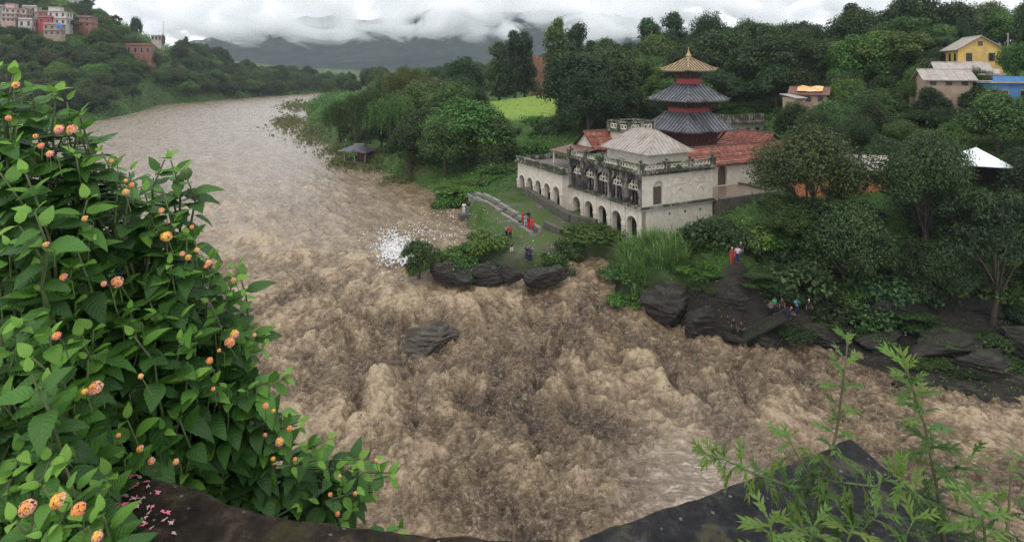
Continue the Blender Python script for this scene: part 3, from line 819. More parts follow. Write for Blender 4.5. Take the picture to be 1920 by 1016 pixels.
# ---- woods: trees that only their place tells apart
TONE_W = {'mid': 'mid green', 'dark': 'dark green', 'bush': 'bright green', 'olive': 'olive green', 'blue': 'grey green', 'light': 'pale green'}
KIND_W = {'round': 'rounded', 'dense': 'dense', 'open': 'loose crowned', 'tall': 'slim tall', 'feather': 'feathery', 'willow': 'drooping', 'bush': 'leafy'}
def scatter(n, xr, yr, hmin, hmax, keys, tones, name, label, group, cond, seed, sep, wide=(0.85, 1.25)):
    r_ = np.random.default_rng(seed)
    pts = []
    tries = 0
    while len(pts) < n and tries < 60:
        tries += 1
        px = r_.uniform(xr[0], xr[1], 400); Y = yr(px, r_.random(400)) if callable(yr) else r_.uniform(yr[0], yr[1], 400)
        X = (px - 960) / FPX * Y
        d = sdist(X, Y)
        for i in range(400):
            if len(pts) >= n: break
            if d[i] < 2.5 or not cond(px[i], Y[i]): continue
            if any((X[i] - a) ** 2 + (Y[i] - b_) ** 2 < sep * sep for a, b_, _ in pts): continue
            pts.append((X[i], Y[i], px[i]))
    if not pts: return
    A = np.array(pts); Z = height(A[:, 0], A[:, 1])
    for (x, y, _), z in zip(pts, Z):
        h = r_.uniform(hmin, hmax); k = keys[r_.integers(len(keys))]
        kind = PROTO[k][2]
        s = h / (9.9 if kind != 'bush' else 1.95)
        tn = tones[r_.integers(len(tones))]
        plant(k, tn, (x, y, z - 0.35 * s), s * r_.uniform(*wide), s, r_.uniform(0, 6.28), name, TONE_W[tn] + ' ' + KIND_W[kind] + ' ' + label, "tree" if kind != 'bush' else "bush", group)
_lb = sorted([(p_[0], WP(*p_)[1]) for p_ in left_px])
def bankY(px): return np.interp(px, [q[0] for q in _lb], [q[1] for q in _lb])
def topY(px): return np.interp(px, [0, 120, 330, 400, 470, 560, 660], [410, 410, 442, 485, 532, 602, 690])
scatter(292, (-30, 650), lambda px, u: bankY(px) + 3 + (topY(px) - bankY(px) - 3) * u ** 0.85, 8.0, 13.5, ['round1', 'round2', 'dense1', 'dense2', 'open1', 'round1'], ['mid', 'mid', 'dark', 'bush', 'olive'],
        "hillside_tree", "tree in the wood covering the left hillside", "trees of the left hillside wood",
        lambda px, Y: not (px < 125 and 318 < Y < 352) and not (136 < px < 175 and 330 < Y < 356) and not (232 < px < 290 and 350 < Y < 374) and not (px < 330 and Y > 392), 21, 5.6, (1.0, 1.5))
scatter(56, (330, 720), (400, 640), 12, 20, ['round1', 'dense1', 'dense2', 'tall1'], ['dark', 'mid', 'blue'],
        "riverside_tree", "tree in the row along the far left river bank", "trees along the far river bank", lambda px, Y: not (425 < px < 520 and Y > 560), 22, 12)
scatter(60, (700, 1050), (150, 420), 9, 16, ['round1', 'dense1', 'willow2', 'round2'], ['mid', 'olive', 'dark', 'blue'],
        "valley_tree", "tree in the grove behind the paddy field and willows", "trees in the grove behind the field",
        lambda px, Y: not (890 < px < 1050 and Y < 262) and not (px < 780 and Y < 170), 23, 9)
scatter(95, (1060, 1960), (112, 260), 10, 19, ['round1', 'dense1', 'dense2', 'round2', 'tall1', 'open1', 'feather1'], ['mid', 'dark', 'dark', 'blue', 'bush'],
        "ridge_tree", "tree in the thick wood on the ridge behind the temple", "trees of the wood behind the temple",
        lambda px, Y: not (px > 1770 and Y < 122) and not (1340 < px < 1450 and Y < 122), 24, 7.5)
scatter(40, (1440, 1990), (72, 112), 5.0, 9.0, ['round1', 'dense1', 'dense2', 'fine1'], ['mid', 'dark', 'bush', 'mid'],
        "slope_tree", "small tree on the slope between the temple and the houses", "small trees on the slope behind the court",
        lambda px, Y: not (px < 1520 and Y < 113) and not (1755 < px < 1900 and Y > 92) and not (1840 < px and Y > 80) and not (1480 < px < 1560 and Y > 95), 25, 5.0)

# ---- bushes one can pick out
for a in [(1115, 415, 68, 130, 'bush1', 'bush', "rounded dark green bush at the foot of the temple arcade"), (1060, 440, 66.5, 80, 'bush2', 'mid', "bush beside the terrace steps, next to the rounded arcade bush"),
          (872, 470, 62.6, 80, 'bush1', 'bush', "bush spilling over the dark ledge below the rubbish raft"), (1038, 466, 63.6, 90, 'bush2', 'bush', "bush at the right end of the dark ledge beside the navy pair"), (920, 480, 62.4, 60, 'bush2', 'mid', "small bush on the upper step of the dark ledge"),
          (1640, 610, 52.6, 100, 'bush1', 'mid', "green bush growing over the littered rock slab"), (1765, 605, 51.6, 120, 'bush2', 'mid', "bush covering the top of the layered rock slab"), (1850, 655, 49.2, 100, 'bush1', 'bush', "leafy bush in the middle of the wet rock slope"), (1555, 595, 53.6, 90, 'bush2', 'dark', "dark bush on the slab below the overhanging tree"),
          (905, 425, 66, 100, 'bush2', 'bush', "bright bush on the ledge next to the people in brown"), (860, 450, 64.5, 90, 'bush1', 'bush', "low bush on the river ledge beside the rubbish raft"),
          (785, 440, 63.0, 92, 'open1', 'mid', "half drowned shrub among the floating white rubbish"), (880, 345, 96, 150, 'bush1', 'bush', "wide bush on the bank upstream of the stone block"),
          (840, 355, 92.5, 70, 'bush2', 'bush', "small bush growing on the isolated stone block"), (950, 330, 101, 110, 'bush2', 'bush', "bush at the far end of the grassy terrace"),
          (1160, 490, 61.5, 90, 'bush1', 'mid', "bush hanging over the rapids below the reeds"), (1175, 545, 59.2, 80, 'bush2', 'bush', "lowest bush dipping into the rapids"),
          (1318, 430, 61.5, 110, 'bush1', 'bush', "bright green bush on the bank beside the reeds"), (1480, 420, 60.5, 100, 'bush2', 'bush', "bright bush next to the path where people stand"),
          (1310, 490, 58.6, 100, 'bush2', 'bush', "bush above the big dark boulder"), (1322, 545, 56.6, 70, 'bush1', 'mid', "creeping bush between the big dark boulder and the trodden path"), (1415, 548, 56.2, 80, 'bush2', 'mid', "bush right of the trodden path above the walkway"), (1352, 520, 56.4, 46, 'bush2', 'bush', "small bright bush at the left edge of the trodden path"), (1490, 600, 53.2, 85, 'bush1', 'dark', "dark bush below the railed walkway"),
          (1720, 655, 50, 110, 'bush2', 'mid', "flat green bush on the wet rock slope"), (1865, 610, 50, 70, 'bush1', 'mid', "upright bush on the right rock slope"),
          (1810, 690, 47.5, 80, 'bush2', 'dark', "dark bush at the water's edge on the rock slope"), (1905, 665, 48, 60, 'bush1', 'mid', "green bush low on the right rock slope"),
          (1930, 560, 54, 100, 'bush2', 'dark', "dark bush high on the right rock slope"), (1450, 505, 57.2, 90, 'bush1', 'dark', "shaded bush between the bank path and the rock wall"), (1335, 505, 57.2, 80, 'bush2', 'mid', "bush just downhill of the woman in dark red"), (1405, 528, 56.6, 90, 'bush1', 'mid', "low bush hanging over the square grey faced boulder"), (1500, 510, 58, 130, 'bush2', 'dark', "shaded bush over the rock wall behind the person in green"),
          (1580, 540, 55.5, 140, 'bush1', 'dark', "shaded bush under the overhanging dark tree"),
          (1680, 560, 55, 140, 'bush2', 'mid', "trailing bush on the rock bank under the pipal"), (1650, 420, 60, 140, 'bush1', 'bush', "bright bush in front of the plastic tables"),
          (1560, 440, 59, 130, 'bush2', 'mid', "leafy bush on top of the rock bank"), (1850, 345, 62, 110, 'bush1', 'light', "light green bush by the white tin shed")]:
    tree(a[0], a[1], a[2], a[3], a[4], a[5], "bush", a[6], cat="bush", sink=0.15)
scatter(90, (560, 1000), (96, 300), 1.6, 3.6, ['bush1', 'bush2'], ['bush', 'mid', 'light', 'bush'], "bank_bush", "bush on the grassy right bank upstream of the temple", "bushes of the upstream bank",
        lambda px, Y: not (890 < px < 1040 and 152 < Y < 242), 26, 3.2, (1.0, 1.8))
scatter(70, (1000, 1480), (100, 150), 1.5, 3.5, ['bush1', 'bush2'], ['bush', 'mid', 'dark'], "shrub", "shrub in the undergrowth behind the temple", "shrubs behind the temple",
        lambda px, Y: not (1090 < px < 1480 and Y < 112), 27, 3.0, (1.0, 1.8))
scatter(60, (1420, 1990), (50, 75), 1.2, 2.8, ['bush1', 'bush2'], ['bush', 'mid', 'dark', 'dark'], "shrub", "shrub covering the rocky right bank", "shrubs of the right bank",
        lambda px, Y: Y > 56 and px > 1455 and not (1600 < px < 1720 and Y > 58) and not (1770 < px and Y > 59), 28, 2.0, (1.0, 1.6))

scatter(46, (1320, 1990), (54, 62), 2.4, 4.6, ['bush1', 'bush2'], ['mid', 'dark', 'bush', 'dark'], "tall_shrub", "tall shrub crowding the dark bank under the big trees", "tall shrubs under the right bank trees",
        lambda px, Y: not (1300 < px < 1475 and Y < 60.5) and not (1420 < px < 1535 and Y < 57) and not (1660 < px < 1720 and Y > 58) and not (px > 1640 and Y < 55), 29, 1.9, (0.8, 1.2))
# ---- undergrowth: leaves over all the rest of the land, nobody could count them
def undergrowth(k, seed):
    r_ = np.random.default_rng(seed)
    wgt = np.clip(1 - paved * 1.2 - rock * 0.85 - field * 0.9, 0, 1) * (GD > 0.6)
    wgt *= sstep(30, 45, GY) * sstep(900, 500, GY) * (np.abs(GX / GY) < 1.0)
    wgt *= np.where((pu > -0.5) & (pu < 30) & (pv > -1.2) & (pv < 36), 0.0, 1.0)
    terr = sstep(-20, -16, GX) * sstep(16, 12, GX) * sstep(60, 63, GY) * sstep(91, 86, GY)
    wgt *= 1 + 3.0 * sstep(-0.25, -0.32, GX / GY) * sstep(220, 240, GY) * sstep(680, 600, GY)
    wgt *= 1 + 1.5 * sstep(0.3, 0.36, GX / GY) * sstep(64, 60, GY) * sstep(53.5, 55, GY)
    for q in [(1389, 486), (1403, 484), (1385, 475), (1373, 499), (1383, 500), (1452, 590), (1444, 597), (1466, 592), (1494, 593), (1481, 598), (1517, 595), (950, 449), (956, 450), (943, 465), (959, 480), (988, 489), (994, 494)]:
        gx, gy, _ = G(*q)                                   # trodden ground where people stand
        wgt *= ((GX - gx) ** 2 + (GY - gy + 1.0) ** 2 > 1.7 ** 2)
    p = wgt.ravel() / wgt.sum()
    i = r_.choice(p.size, k, p=p)
    x = GX.ravel()[i] * (1 + r_.uniform(-1, 1, k) * 0.004); y = GY.ravel()[i] * (1 + r_.uniform(-1, 1, k) * 0.004)
    x += r_.normal(0, 0.0022, k) * y
    z = height(x, y)
    lump = np.clip(fbm2(x * 0.30, y * 0.30, 3, 55) + 0.25, 0, 1)
    hgt = (0.12 + 2.0 * lump * np.clip(y / 110, 0.5, 3.0)) * (1 - 0.93 * terr.ravel()[i])
    z = z + hgt * r_.random(k) ** 0.55
    nn = unit(np.array((0, -0.25, 0.8)) + r_.normal(0, 0.5, (k, 3)))
    ax = unit(np.cross(nn, unit(r_.normal(0, 1, (k, 3)))))
    l = np.clip(0.0036 * y, 0.17, 1.2) * r_.uniform(0.6, 1.4, k) * (1 - 0.45 * terr.ravel()[i])
    V = leaf_quads(np.stack([x, y, z], -1), ax, nn, l, l * 0.5)
    val = np.clip(0.45 + 0.45 * fbm2(x * 0.11, y * 0.11, 3, 59) + r_.normal(0, 0.18, k), 0, 1)
    return leafmesh("undergrowth", V, val)
o = link("undergrowth", undergrowth(230000, 31), M_LEAF['bush'])
tag(o, "green undergrowth of weeds and creepers covering the banks and hillside", "undergrowth", kind="stuff")
# ================================================================== TEMPLE
# all temple parts are made in a frame whose x runs along u (upstream), y along v (inland); the Empty carries position and turn
TROT = math.atan2(TU[1], TU[0])          # x axis -> u ; y axis is u turned by +90 deg = (-0.888,-0.46) = -v
def tp(u, v, z): return (u, -v, z)       # local point from temple coordinates
class TB(MB):
    """boxes given in temple coordinates (u, v, z)"""
    def tbox(self, u0, u1, v0, v1, z0, z1, mi=0):
        return self.box(min(u0, u1), max(u0, u1), -max(v0, v1), -min(v0, v1), z0, z1, mi)
    def thex(self, ps, mi=0):
        return self.hexa([tp(*p) for p in ps], mi)
def temple_thing(name, label, cat, group=None):
    return empty(name, (TO[0], TO[1], 0), TROT, label, cat, group)

def plaster(name, col, stain, lo, hi, streak=True):
    """old limewash: grey-brown rain streaks, black algae in patches, damp foot"""
    m, n, b = newmat(name)
    g = pos(n)
    c = ramp(n, noise(n, 1.6, 8, 0.7, g), [(0.3, tuple(x * 0.74 for x in col)), (0.55, col), (0.75, tuple(min(1, x * 1.12) for x in col))])
    s1 = noise(n, 1.1, 8, 0.72, pos(n, (2.2, 2.2, 0.28)), 0.3)
    s2 = noise(n, 0.55, 6, 0.65, g, 0.5)
    mu = N(n, "ShaderNodeMath", operation='ADD'); n.links.new(s1, mu.inputs[0]); n.links.new(s2, mu.inputs[1])
    c = mixc(n, ramp(n, mu.outputs[0], [(lo, (0, 0, 0)), (hi, (1, 1, 1))]), c, stain)
    c = mixc(n, ramp(n, noise(n, 7.0, 4, 0.7, g), [(0.62, (0, 0, 0)), (0.72, (0.55, 0.55, 0.55))]), c, (0.20, 0.16, 0.115))
    n.links.new(c, b.inputs['Base Color'])
    b.inputs['Roughness'].default_value = 0.88; b.inputs['Specular IOR Level'].default_value = 0.2
    bump(n, b, noise(n, 9, 6, 0.65, g), 0.5, 0.03)
    return m
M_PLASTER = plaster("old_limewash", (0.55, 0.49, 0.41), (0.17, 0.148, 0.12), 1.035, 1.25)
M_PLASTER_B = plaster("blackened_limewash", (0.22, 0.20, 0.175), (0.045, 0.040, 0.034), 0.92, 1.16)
M_CORNICE = plaster("mossy_cornice", (0.25, 0.235, 0.195), (0.050, 0.055, 0.032), 0.90, 1.10)
M_DARK = plain("dark_interior_wall", (0.050, 0.044, 0.038), 0.9, var=0.4, spec=0.1)
M_DOOR = plain("weathered_door_wood", (0.085, 0.062, 0.050), 0.7, var=0.4, scale=6)
M_STONE = plain("wet_dark_stone", (0.085, 0.075, 0.062), 0.6, var=0.5, scale=2.5, bmp=0.05, dirt=(0.045, 0.062, 0.022), dirt_lo=0.5, dirt_hi=0.62)
M_STONE2 = plain("worn_pale_stone", (0.20, 0.185, 0.16), 0.6, var=0.35, scale=2.5, bmp=0.03, dirt=(0.06, 0.075, 0.03), dirt_lo=0.52, dirt_hi=0.66)
M_TIN = plain("grey_sheet_metal", (0.31, 0.275, 0.235), 0.55, var=0.25, scale=1.3, dirt=(0.17, 0.115, 0.08), dirt_lo=0.5, dirt_hi=0.75)
M_TINDARK = plain("dark_copper_sheet", (0.13, 0.13, 0.142), 0.42, metal=0.2, var=0.45, scale=1.0, dirt=(0.030, 0.030, 0.034), dirt_lo=0.48, dirt_hi=0.66)
M_SEAM = plain("dark_seam", (0.030, 0.030, 0.033), 0.5, spec=0.3)
M_GOLD = plain("tarnished_gilt_copper", (0.36, 0.245, 0.12), 0.5, metal=0.4, var=0.3, scale=1.8, dirt=(0.20, 0.16, 0.11), dirt_lo=0.5, dirt_hi=0.72)
M_RED = plain("red_painted_band", (0.30, 0.035, 0.040), 0.7, var=0.25)
M_WOOD = plain("dark_carved_timber", (0.040, 0.025, 0.020), 0.75, var=0.5, scale=5, bmp=0.04)
M_WOODR = plain("red_brown_timber", (0.11, 0.045, 0.032), 0.75, var=0.5, scale=5, bmp=0.03)
M_BRICK = plain("dark_temple_brick", (0.12, 0.055, 0.040), 0.85, var=0.35, scale=8, bmp=0.02)
M_WET = plain("wet_brick_court", (0.15, 0.105, 0.078), 0.22, var=0.4, scale=1.2)
M_RUSTTIN = plain("rusty_tin", (0.13, 0.062, 0.045), 0.6, var=0.35, scale=2)
def tilemat():
    m, n, b = newmat("clay_roof_tiles")
    at = N(n, "ShaderNodeAttribute", attribute_name="leafv").outputs['Fac']
    c = ramp(n, at, [(0.0, (0.09, 0.034, 0.024)), (0.4, (0.21, 0.062, 0.038)), (0.75, (0.29, 0.095, 0.058)), (1.0, (0.36, 0.17, 0.12))])
    c = mixc(n, ramp(n, noise(n, 0.9, 7, 0.7, pos(n)), [(0.55, (0, 0, 0)), (0.72, (0.85, 0.85, 0.85))]), c, (0.085, 0.060, 0.040))
    n.links.new(c, b.inputs['Base Color']); b.inputs['Roughness'].default_value = 0.7
    return m
M_TILE = tilemat()

def arch_profile(w_, spring, k=10):
    """half-circle opening outline: list of (s, z) from left to right"""
    return [(-w_ / 2 * math.cos(math.pi * i / k), spring + w_ / 2 * math.sin(math.pi * i / k)) for i in range(k + 1)]
def arch_wall(mb, s0, s1, z0, z1, ops, put, th, mi=0):
    """wall from s0 to s1 with arched openings; ops = (centre, width, sill, spring); put(s, depth, z) -> local point"""
    xs = {s0, s1}
    for c, w_, sill, spr in ops:
        xs |= {round(c + s, 4) for s, _ in arch_profile(w_, spr)}
    xs = sorted(xs)
    def quad(a, b_, c, d): mb.add([put(*a), put(*b_), put(*c), put(*d)], [(0, 1, 2, 3)], mi)
    def slab(xa, xb, la, lb, ha, hb):
        for dp in (0.0, th):
            quad((xa, dp, la), (xb, dp, lb), (xb, dp, hb), (xa, dp, ha))
    for xa, xb in zip(xs[:-1], xs[1:]):
        xm = (xa + xb) / 2
        op = next((o for o in ops if abs(xm - o[0]) < o[1] / 2), None)
        if op is None:
            slab(xa, xb, z0, z0, z1, z1)
            continue
        c, w_, sill, spr = op
        zz = lambda x: spr + math.sqrt(max(0, (w_ / 2) ** 2 - (x - c) ** 2))
        slab(xa, xb, zz(xa), zz(xb), z1, z1)
        quad((xa, 0, zz(xa)), (xb, 0, zz(xb)), (xb, th, zz(xb)), (xa, th, zz(xa)))
        if sill > z0:
            slab(xa, xb, z0, z0, sill, sill)
            quad((xa, 0, sill), (xb, 0, sill), (xb, th, sill), (xa, th, sill))
    for c, w_, sill, spr in ops:
        for s in (c - w_ / 2, c + w_ / 2):
            quad((s, 0, sill), (s, th, sill), (s, th, spr), (s, 0, spr))
    quad((s0, 0, z0), (s0, th, z0), (s0, th, z1), (s0, 0, z1)); quad((s1, 0, z0), (s1, th, z0), (s1, th, z1), (s1, 0, z1))
    quad((s0, 0, z1), (s1, 0, z1), (s1, th, z1), (s0, th, z1))
def arch_trim(c, w_, spr, put, wid=0.16, prj=0.08, k=12):
    """raised moulding round an arch head"""
    mb = MB()
    for i in range(k):
        a0, a1 = math.pi * i / k, math.pi * (i + 1) / k
        r0, r1 = w_ / 2 + 0.03, w_ / 2 + 0.03 + wid
        pt = lambda r, a, d: put(c - r * math.cos(a), d, spr + r * math.sin(a))
        mb.hexa([pt(r0, a0, 0.02), pt(r1, a0, 0.02), pt(r1, a1, 0.02), pt(r0, a1, 0.02), pt(r0, a0, -prj), pt(r1, a0, -prj), pt(r1, a1, -prj), pt(r0, a1, -prj)])
    return mb
front = lambda s, d, z, off=0.0: tp(s, off + d, z)         # river front: s along u, depth along v
sidef = lambda s, d, z, off=0.0: tp(off + d, s, z)         # downstream face: s along v, depth along u

ZB, ZM, ZC, ZP = -20.6, -15.78, -11.76, -10.72
HALL_U, HALL_V = 14.5, 11.0
hall = temple_thing("temple_hall", "two storey white plastered river hall with arcade, balustrade and grey hipped roof", "building")
# river front: arcade below, gallery above
mb = MB(); cen = [1.55 + 2.85 * i for i in range(5)]
arch_wall(mb, 0, HALL_U, ZB, ZM, [(c, 1.75, ZB + 0.01, -17.75) for c in cen], front, 0.7)
mb.build("arcade_wall", M_PLASTER, hall)
mb = MB()
arch_wall(mb, 0, HALL_U, ZM, ZC, [(c, 2.15, ZM + 0.35, -13.75) for c in cen], front, 0.5)
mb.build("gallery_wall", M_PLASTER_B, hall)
for c in cen:
    arch_trim(c, 1.75, -17.75, front).build("arch_moulding", M_PLASTER, hall)
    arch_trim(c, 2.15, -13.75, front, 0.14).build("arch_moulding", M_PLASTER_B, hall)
    for s in (-0.36, 0.36):                                 # slender twin columns of the gallery
        cb = MB()
        cb.tube([tp(c + s, 0.22, ZM + 0.35), tp(c + s, 0.22, ZM + 0.5), tp(c + s, 0.22, -14.05), tp(c + s, 0.22, -13.8)], [0.17, 0.11, 0.10, 0.19], 8)
        cb.build("gallery_column", M_PLASTER_B, hall, smooth=True)
    tb = MB()                                               # pierced trefoil tracery in the arch head
    for (ds, dz, rr) in ((0, 0.62, 0.30), (-0.52, 0.14, 0.26), (0.52, 0.14, 0.26)):
        ring = [tp(c + ds + rr * math.cos(2 * math.pi * k / 12), 0.22, -13.75 + 0.1 + dz + rr * math.sin(2 * math.pi * k / 12)) for k in range(13)]
        tb.tube(ring, 0.085, 6, caps=False)
    tb.tube([tp(c - 1.05, 0.22, -13.8), tp(c + 1.05, 0.22, -13.8)], 0.07, 6)
    tb.build("arch_tracery", M_PLASTER, hall, smooth=True)
for i in range(6):                                          # pilasters with capitals between the arches
    s = 0.12 + 2.85 * i
    s = min(s, HALL_U - 0.05)
    pb = TB()
    pb.tbox(s - 0.30, s + 0.30, -0.14, 0.05, ZB, -18.2); pb.tbox(s - 0.38, s + 0.38, -0.20, 0.05, -18.2, -17.85); pb.tbox(s - 0.22, s + 0.22, -0.10, 0.05, -17.85, ZM - 0.01)
    pb.build("pilaster", M_PLASTER, hall)
    pb = TB(); pb.tbox(s - 0.2, s + 0.2, -0.16, 0.03, ZM + 0.3, ZC - 0.35); pb.tbox(s - 0.27, s + 0.27, -0.2, 0.03, -13.95, -13.7)
    pb.build("pilaster", M_PLASTER_B, hall)
# downstream face
mb = MB()
arch_wall(mb, 0, HALL_V, ZM, ZC, [(2.45, 1.35, ZM + 0.25, -13.45)], sidef, 0.5)
mb.build("side_wall", M_PLASTER, hall)
mb = MB(); arch_wall(mb, 0, HALL_V, ZB, ZM, [], sidef, 0.7); mb.build("plinth_wall", M_PLASTER, hall)
d_ = TB()
d_.tbox(0.20, 0.28, 1.79, 3.11, ZM + 0.25, -13.45)
for k in range(4): d_.tbox(0.15, 0.20, 1.83 + 0.33 * k, 2.10 + 0.33 * k, ZM + 0.35, -13.6)
dd = d_.build("door", M_DOOR, hall)
tb = MB()
for k in range(9):
    a0, a1 = math.pi * k / 9, math.pi * (k + 1) / 9
    tb.add([sidef(2.45, 0.18, -13.44), sidef(2.45 - 0.67 * math.cos(a0), 0.18, -13.44 + 0.67 * math.sin(a0)), sidef(2.45 - 0.67 * math.cos(a1), 0.18, -13.44 + 0.67 * math.sin(a1))], [(0, 1, 2)])
    tb.tube([sidef(2.45, 0.15, -13.42), sidef(2.45 - 0.64 * math.cos(a0), 0.15, -13.42 + 0.64 * math.sin(a0))], 0.03, 4)
tb.build("fanlight", M_PLASTER, hall)
arch_trim(2.45, 1.35, -13.45, sidef, 0.13, 0.07).build("arch_moulding", M_PLASTER, hall)
for c in (5.75, 9.0):                                       # blind windows: fan above, pointed niche below
    nb = MB()
    for rr in (0.78, 0.52):
        nb.tube([sidef(c - rr * math.cos(math.pi * k / 10), -0.02, -13.35 + rr * math.sin(math.pi * k / 10)) for k in range(11)], 0.05, 5)
    nb.tube([sidef(c - 0.85, -0.02, -13.37), sidef(c + 0.85, -0.02, -13.37)], 0.06, 5)
    for k in range(1, 6): nb.tube([sidef(c, -0.01, -13.35), sidef(c - 0.5 * math.cos(math.pi * k / 6), -0.01, -13.35 + 0.5 * math.sin(math.pi * k / 6))], 0.03, 4)
    nb.tube([sidef(c - 0.62, -0.02, ZM + 0.3), sidef(c - 0.62, -0.02, -14.55), sidef(c - 0.42, -0.02, -14.15), sidef(c, -0.02, -13.85), sidef(c + 0.42, -0.02, -14.15), sidef(c + 0.62, -0.02, -14.55), sidef(c + 0.62, -0.02, ZM + 0.3)], 0.055, 5)
    nb.build("blind_window", M_PLASTER, hall)
for s in (0.25, 4.1, 7.4, 10.75):
    pb = TB(); pb.tbox(-0.09, 0.02, s - 0.17, s + 0.17, ZM + 0.2, ZC - 0.36); pb.tbox(-0.14, 0.02, s - 0.24, s + 0.24, -13.62, -13.40); pb.build("pilaster", M_PLASTER, hall)
for s in (4.2, 6.6, 9.0):
    MB().tube([sidef(s, 0.3, -16.7), sidef(s, -0.04, -16.7)], 0.14, 8).build("drain_hole", M_DARK, hall)
# hidden walls, floors and dark interior
ib = TB(); ib.tbox(HALL_U - 0.5, HALL_U, 0.72, HALL_V, ZB, ZC); ib.tbox(0.72, HALL_U - 0.52, HALL_V - 0.5, HALL_V - 0.003, ZB, ZC); ib.build("rear_wall", M_PLASTER, hall)
ib = TB(); ib.tbox(0.75, HALL_U - 0.55, 2.9, 3.2, ZB, ZM - 0.25); ib.tbox(0.6, HALL_U - 0.55, 2.4, 2.6, ZM + 0.05, ZC - 0.2); ib.build("inner_wall", M_PLASTER_B, hall)
ib = TB(); ib.tbox(0.55, HALL_U - 0.55, 0.72, HALL_V - 0.55, ZM - 0.22, ZM + 0.04); ib.tbox(0.52, HALL_U - 0.52, 0.53, HALL_V - 0.52, ZC - 0.18, ZC + 0.02); ib.build("floor_slab", M_DARK, hall)
# string course and main cornice
def course(z0, z1, prj, mat, name, par, u1=HALL_U, v1=HALL_V):
    cb = TB()
    cb.tbox(-prj, u1 + prj * 0.2, -prj, 0.10, z0, z1); cb.tbox(-prj, 0.10, 0.103, v1 + prj * 0.4, z0 + 0.002, z1 - 0.002)
    return cb.build(name, mat, par)
course(ZM - 0.02, ZM + 0.22, 0.34, M_CORNICE, "string_course", hall)
course(ZM - 0.20, ZM - 0.023, 0.20, M_PLASTER, "string_course", hall)
course(ZC - 0.02, ZC + 0.22, 0.52, M_CORNICE, "cornice", hall)
course(ZC - 0.30, ZC - 0.023, 0.26, M_PLASTER_B, "cornice", hall)
db = TB()
for k in range(38): db.tbox(-0.40 + 0, -0.27, 0.1 + 0.29 * k, 0.24 + 0.29 * k, ZC - 0.16, ZC - 0.025)
for k in range(50): db.tbox(0.1 + 0.29 * k, 0.24 + 0.29 * k, -0.40, -0.27, ZC - 0.16, ZC - 0.025)
do = db.build("dentils", M_CORNICE, hall); do["kind"] = "stuff"
rb = TB(); rb.tbox(0, HALL_U, 0.105, HALL_V, ZC + 0.023, ZC + 0.2); rb.build("roof_deck", M_CORNICE, hall)
# balustrade: pedestals, rails and pierced rings
bl = TB()
bl.tbox(-0.30, HALL_U, -0.30, -0.02, ZC + 0.22, ZC + 0.36); bl.tbox(-0.32, HALL_U, -0.32, 0.0, ZP - 0.14, ZP); bl.tbox(-0.30, -0.02, 0.0, HALL_V, ZC + 0.22, ZC + 0.36); bl.tbox(-0.32, 0.0, 0.003, HALL_V, ZP - 0.142, ZP - 0.002)
bl.build("balustrade_rail", M_CORNICE, hall)
peds = [(-0.16, -0.16)] + [(s, -0.16) for s in (3.5, 7.0, 10.6, 14.3)] + [(-0.16, s) for s in (3.6, 7.2, 10.8)]
for (a, b_) in peds:
    pb = TB(); pb.tbox(a - 0.30, a + 0.30, b_ - 0.30, b_ + 0.30, ZC + 0.22, ZP + 0.02); pb.tbox(a - 0.36, a + 0.36, b_ - 0.36, b_ + 0.36, ZP + 0.02, ZP + 0.16)
    pb.lathe([(0.26, 0), (0.10, 0.05), (0.24, 0.22), (0.05, 0.36)], 8, tp(a, b_, ZP + 0.16))
    pb.build("pedestal", M_CORNICE, hall)
rg = MB()
rr = 0.24; RC = 0
rg.tube([(rr * math.cos(2 * math.pi * k / 14), 0, rr * math.sin(2 * math.pi * k / 14)) for k in range(15)], 0.07, 6, caps=False)
for a in (math.pi / 4, 3 * math.pi / 4):
    for s in (1, -1): rg.tube([(s * rr * math.cos(a), 0, s * rr * math.sin(a)), (s * 0.40 * math.cos(a), 0, s * 0.36 * math.sin(a))], 0.05, 5)
rgm = rg.mesh("balustrade_ring", True); rgm.materials.append(M_PLASTER)
zr = (ZC + 0.36 + ZP - 0.14) / 2
def rings(pts, turned):
    for a, b_ in pts:
        link("balustrade_ring", rgm, None, hall, loc=tp(a, b_, zr), rot=(0, 0, math.pi / 2 if turned else 0))
rings([(u, -0.16) for g0, g1 in ((0.15, 3.2), (3.8, 6.7), (7.3, 10.3), (10.9, 14.0)) for u in np.linspace(g0 + 0.3, g1 - 0.3, 5)], False)
rings([(-0.16, v) for g0, g1 in ((0.15, 3.3), (3.9, 6.9), (7.5, 10.5)) for v in np.linspace(g0 + 0.32, g1 - 0.32, 5)], True)
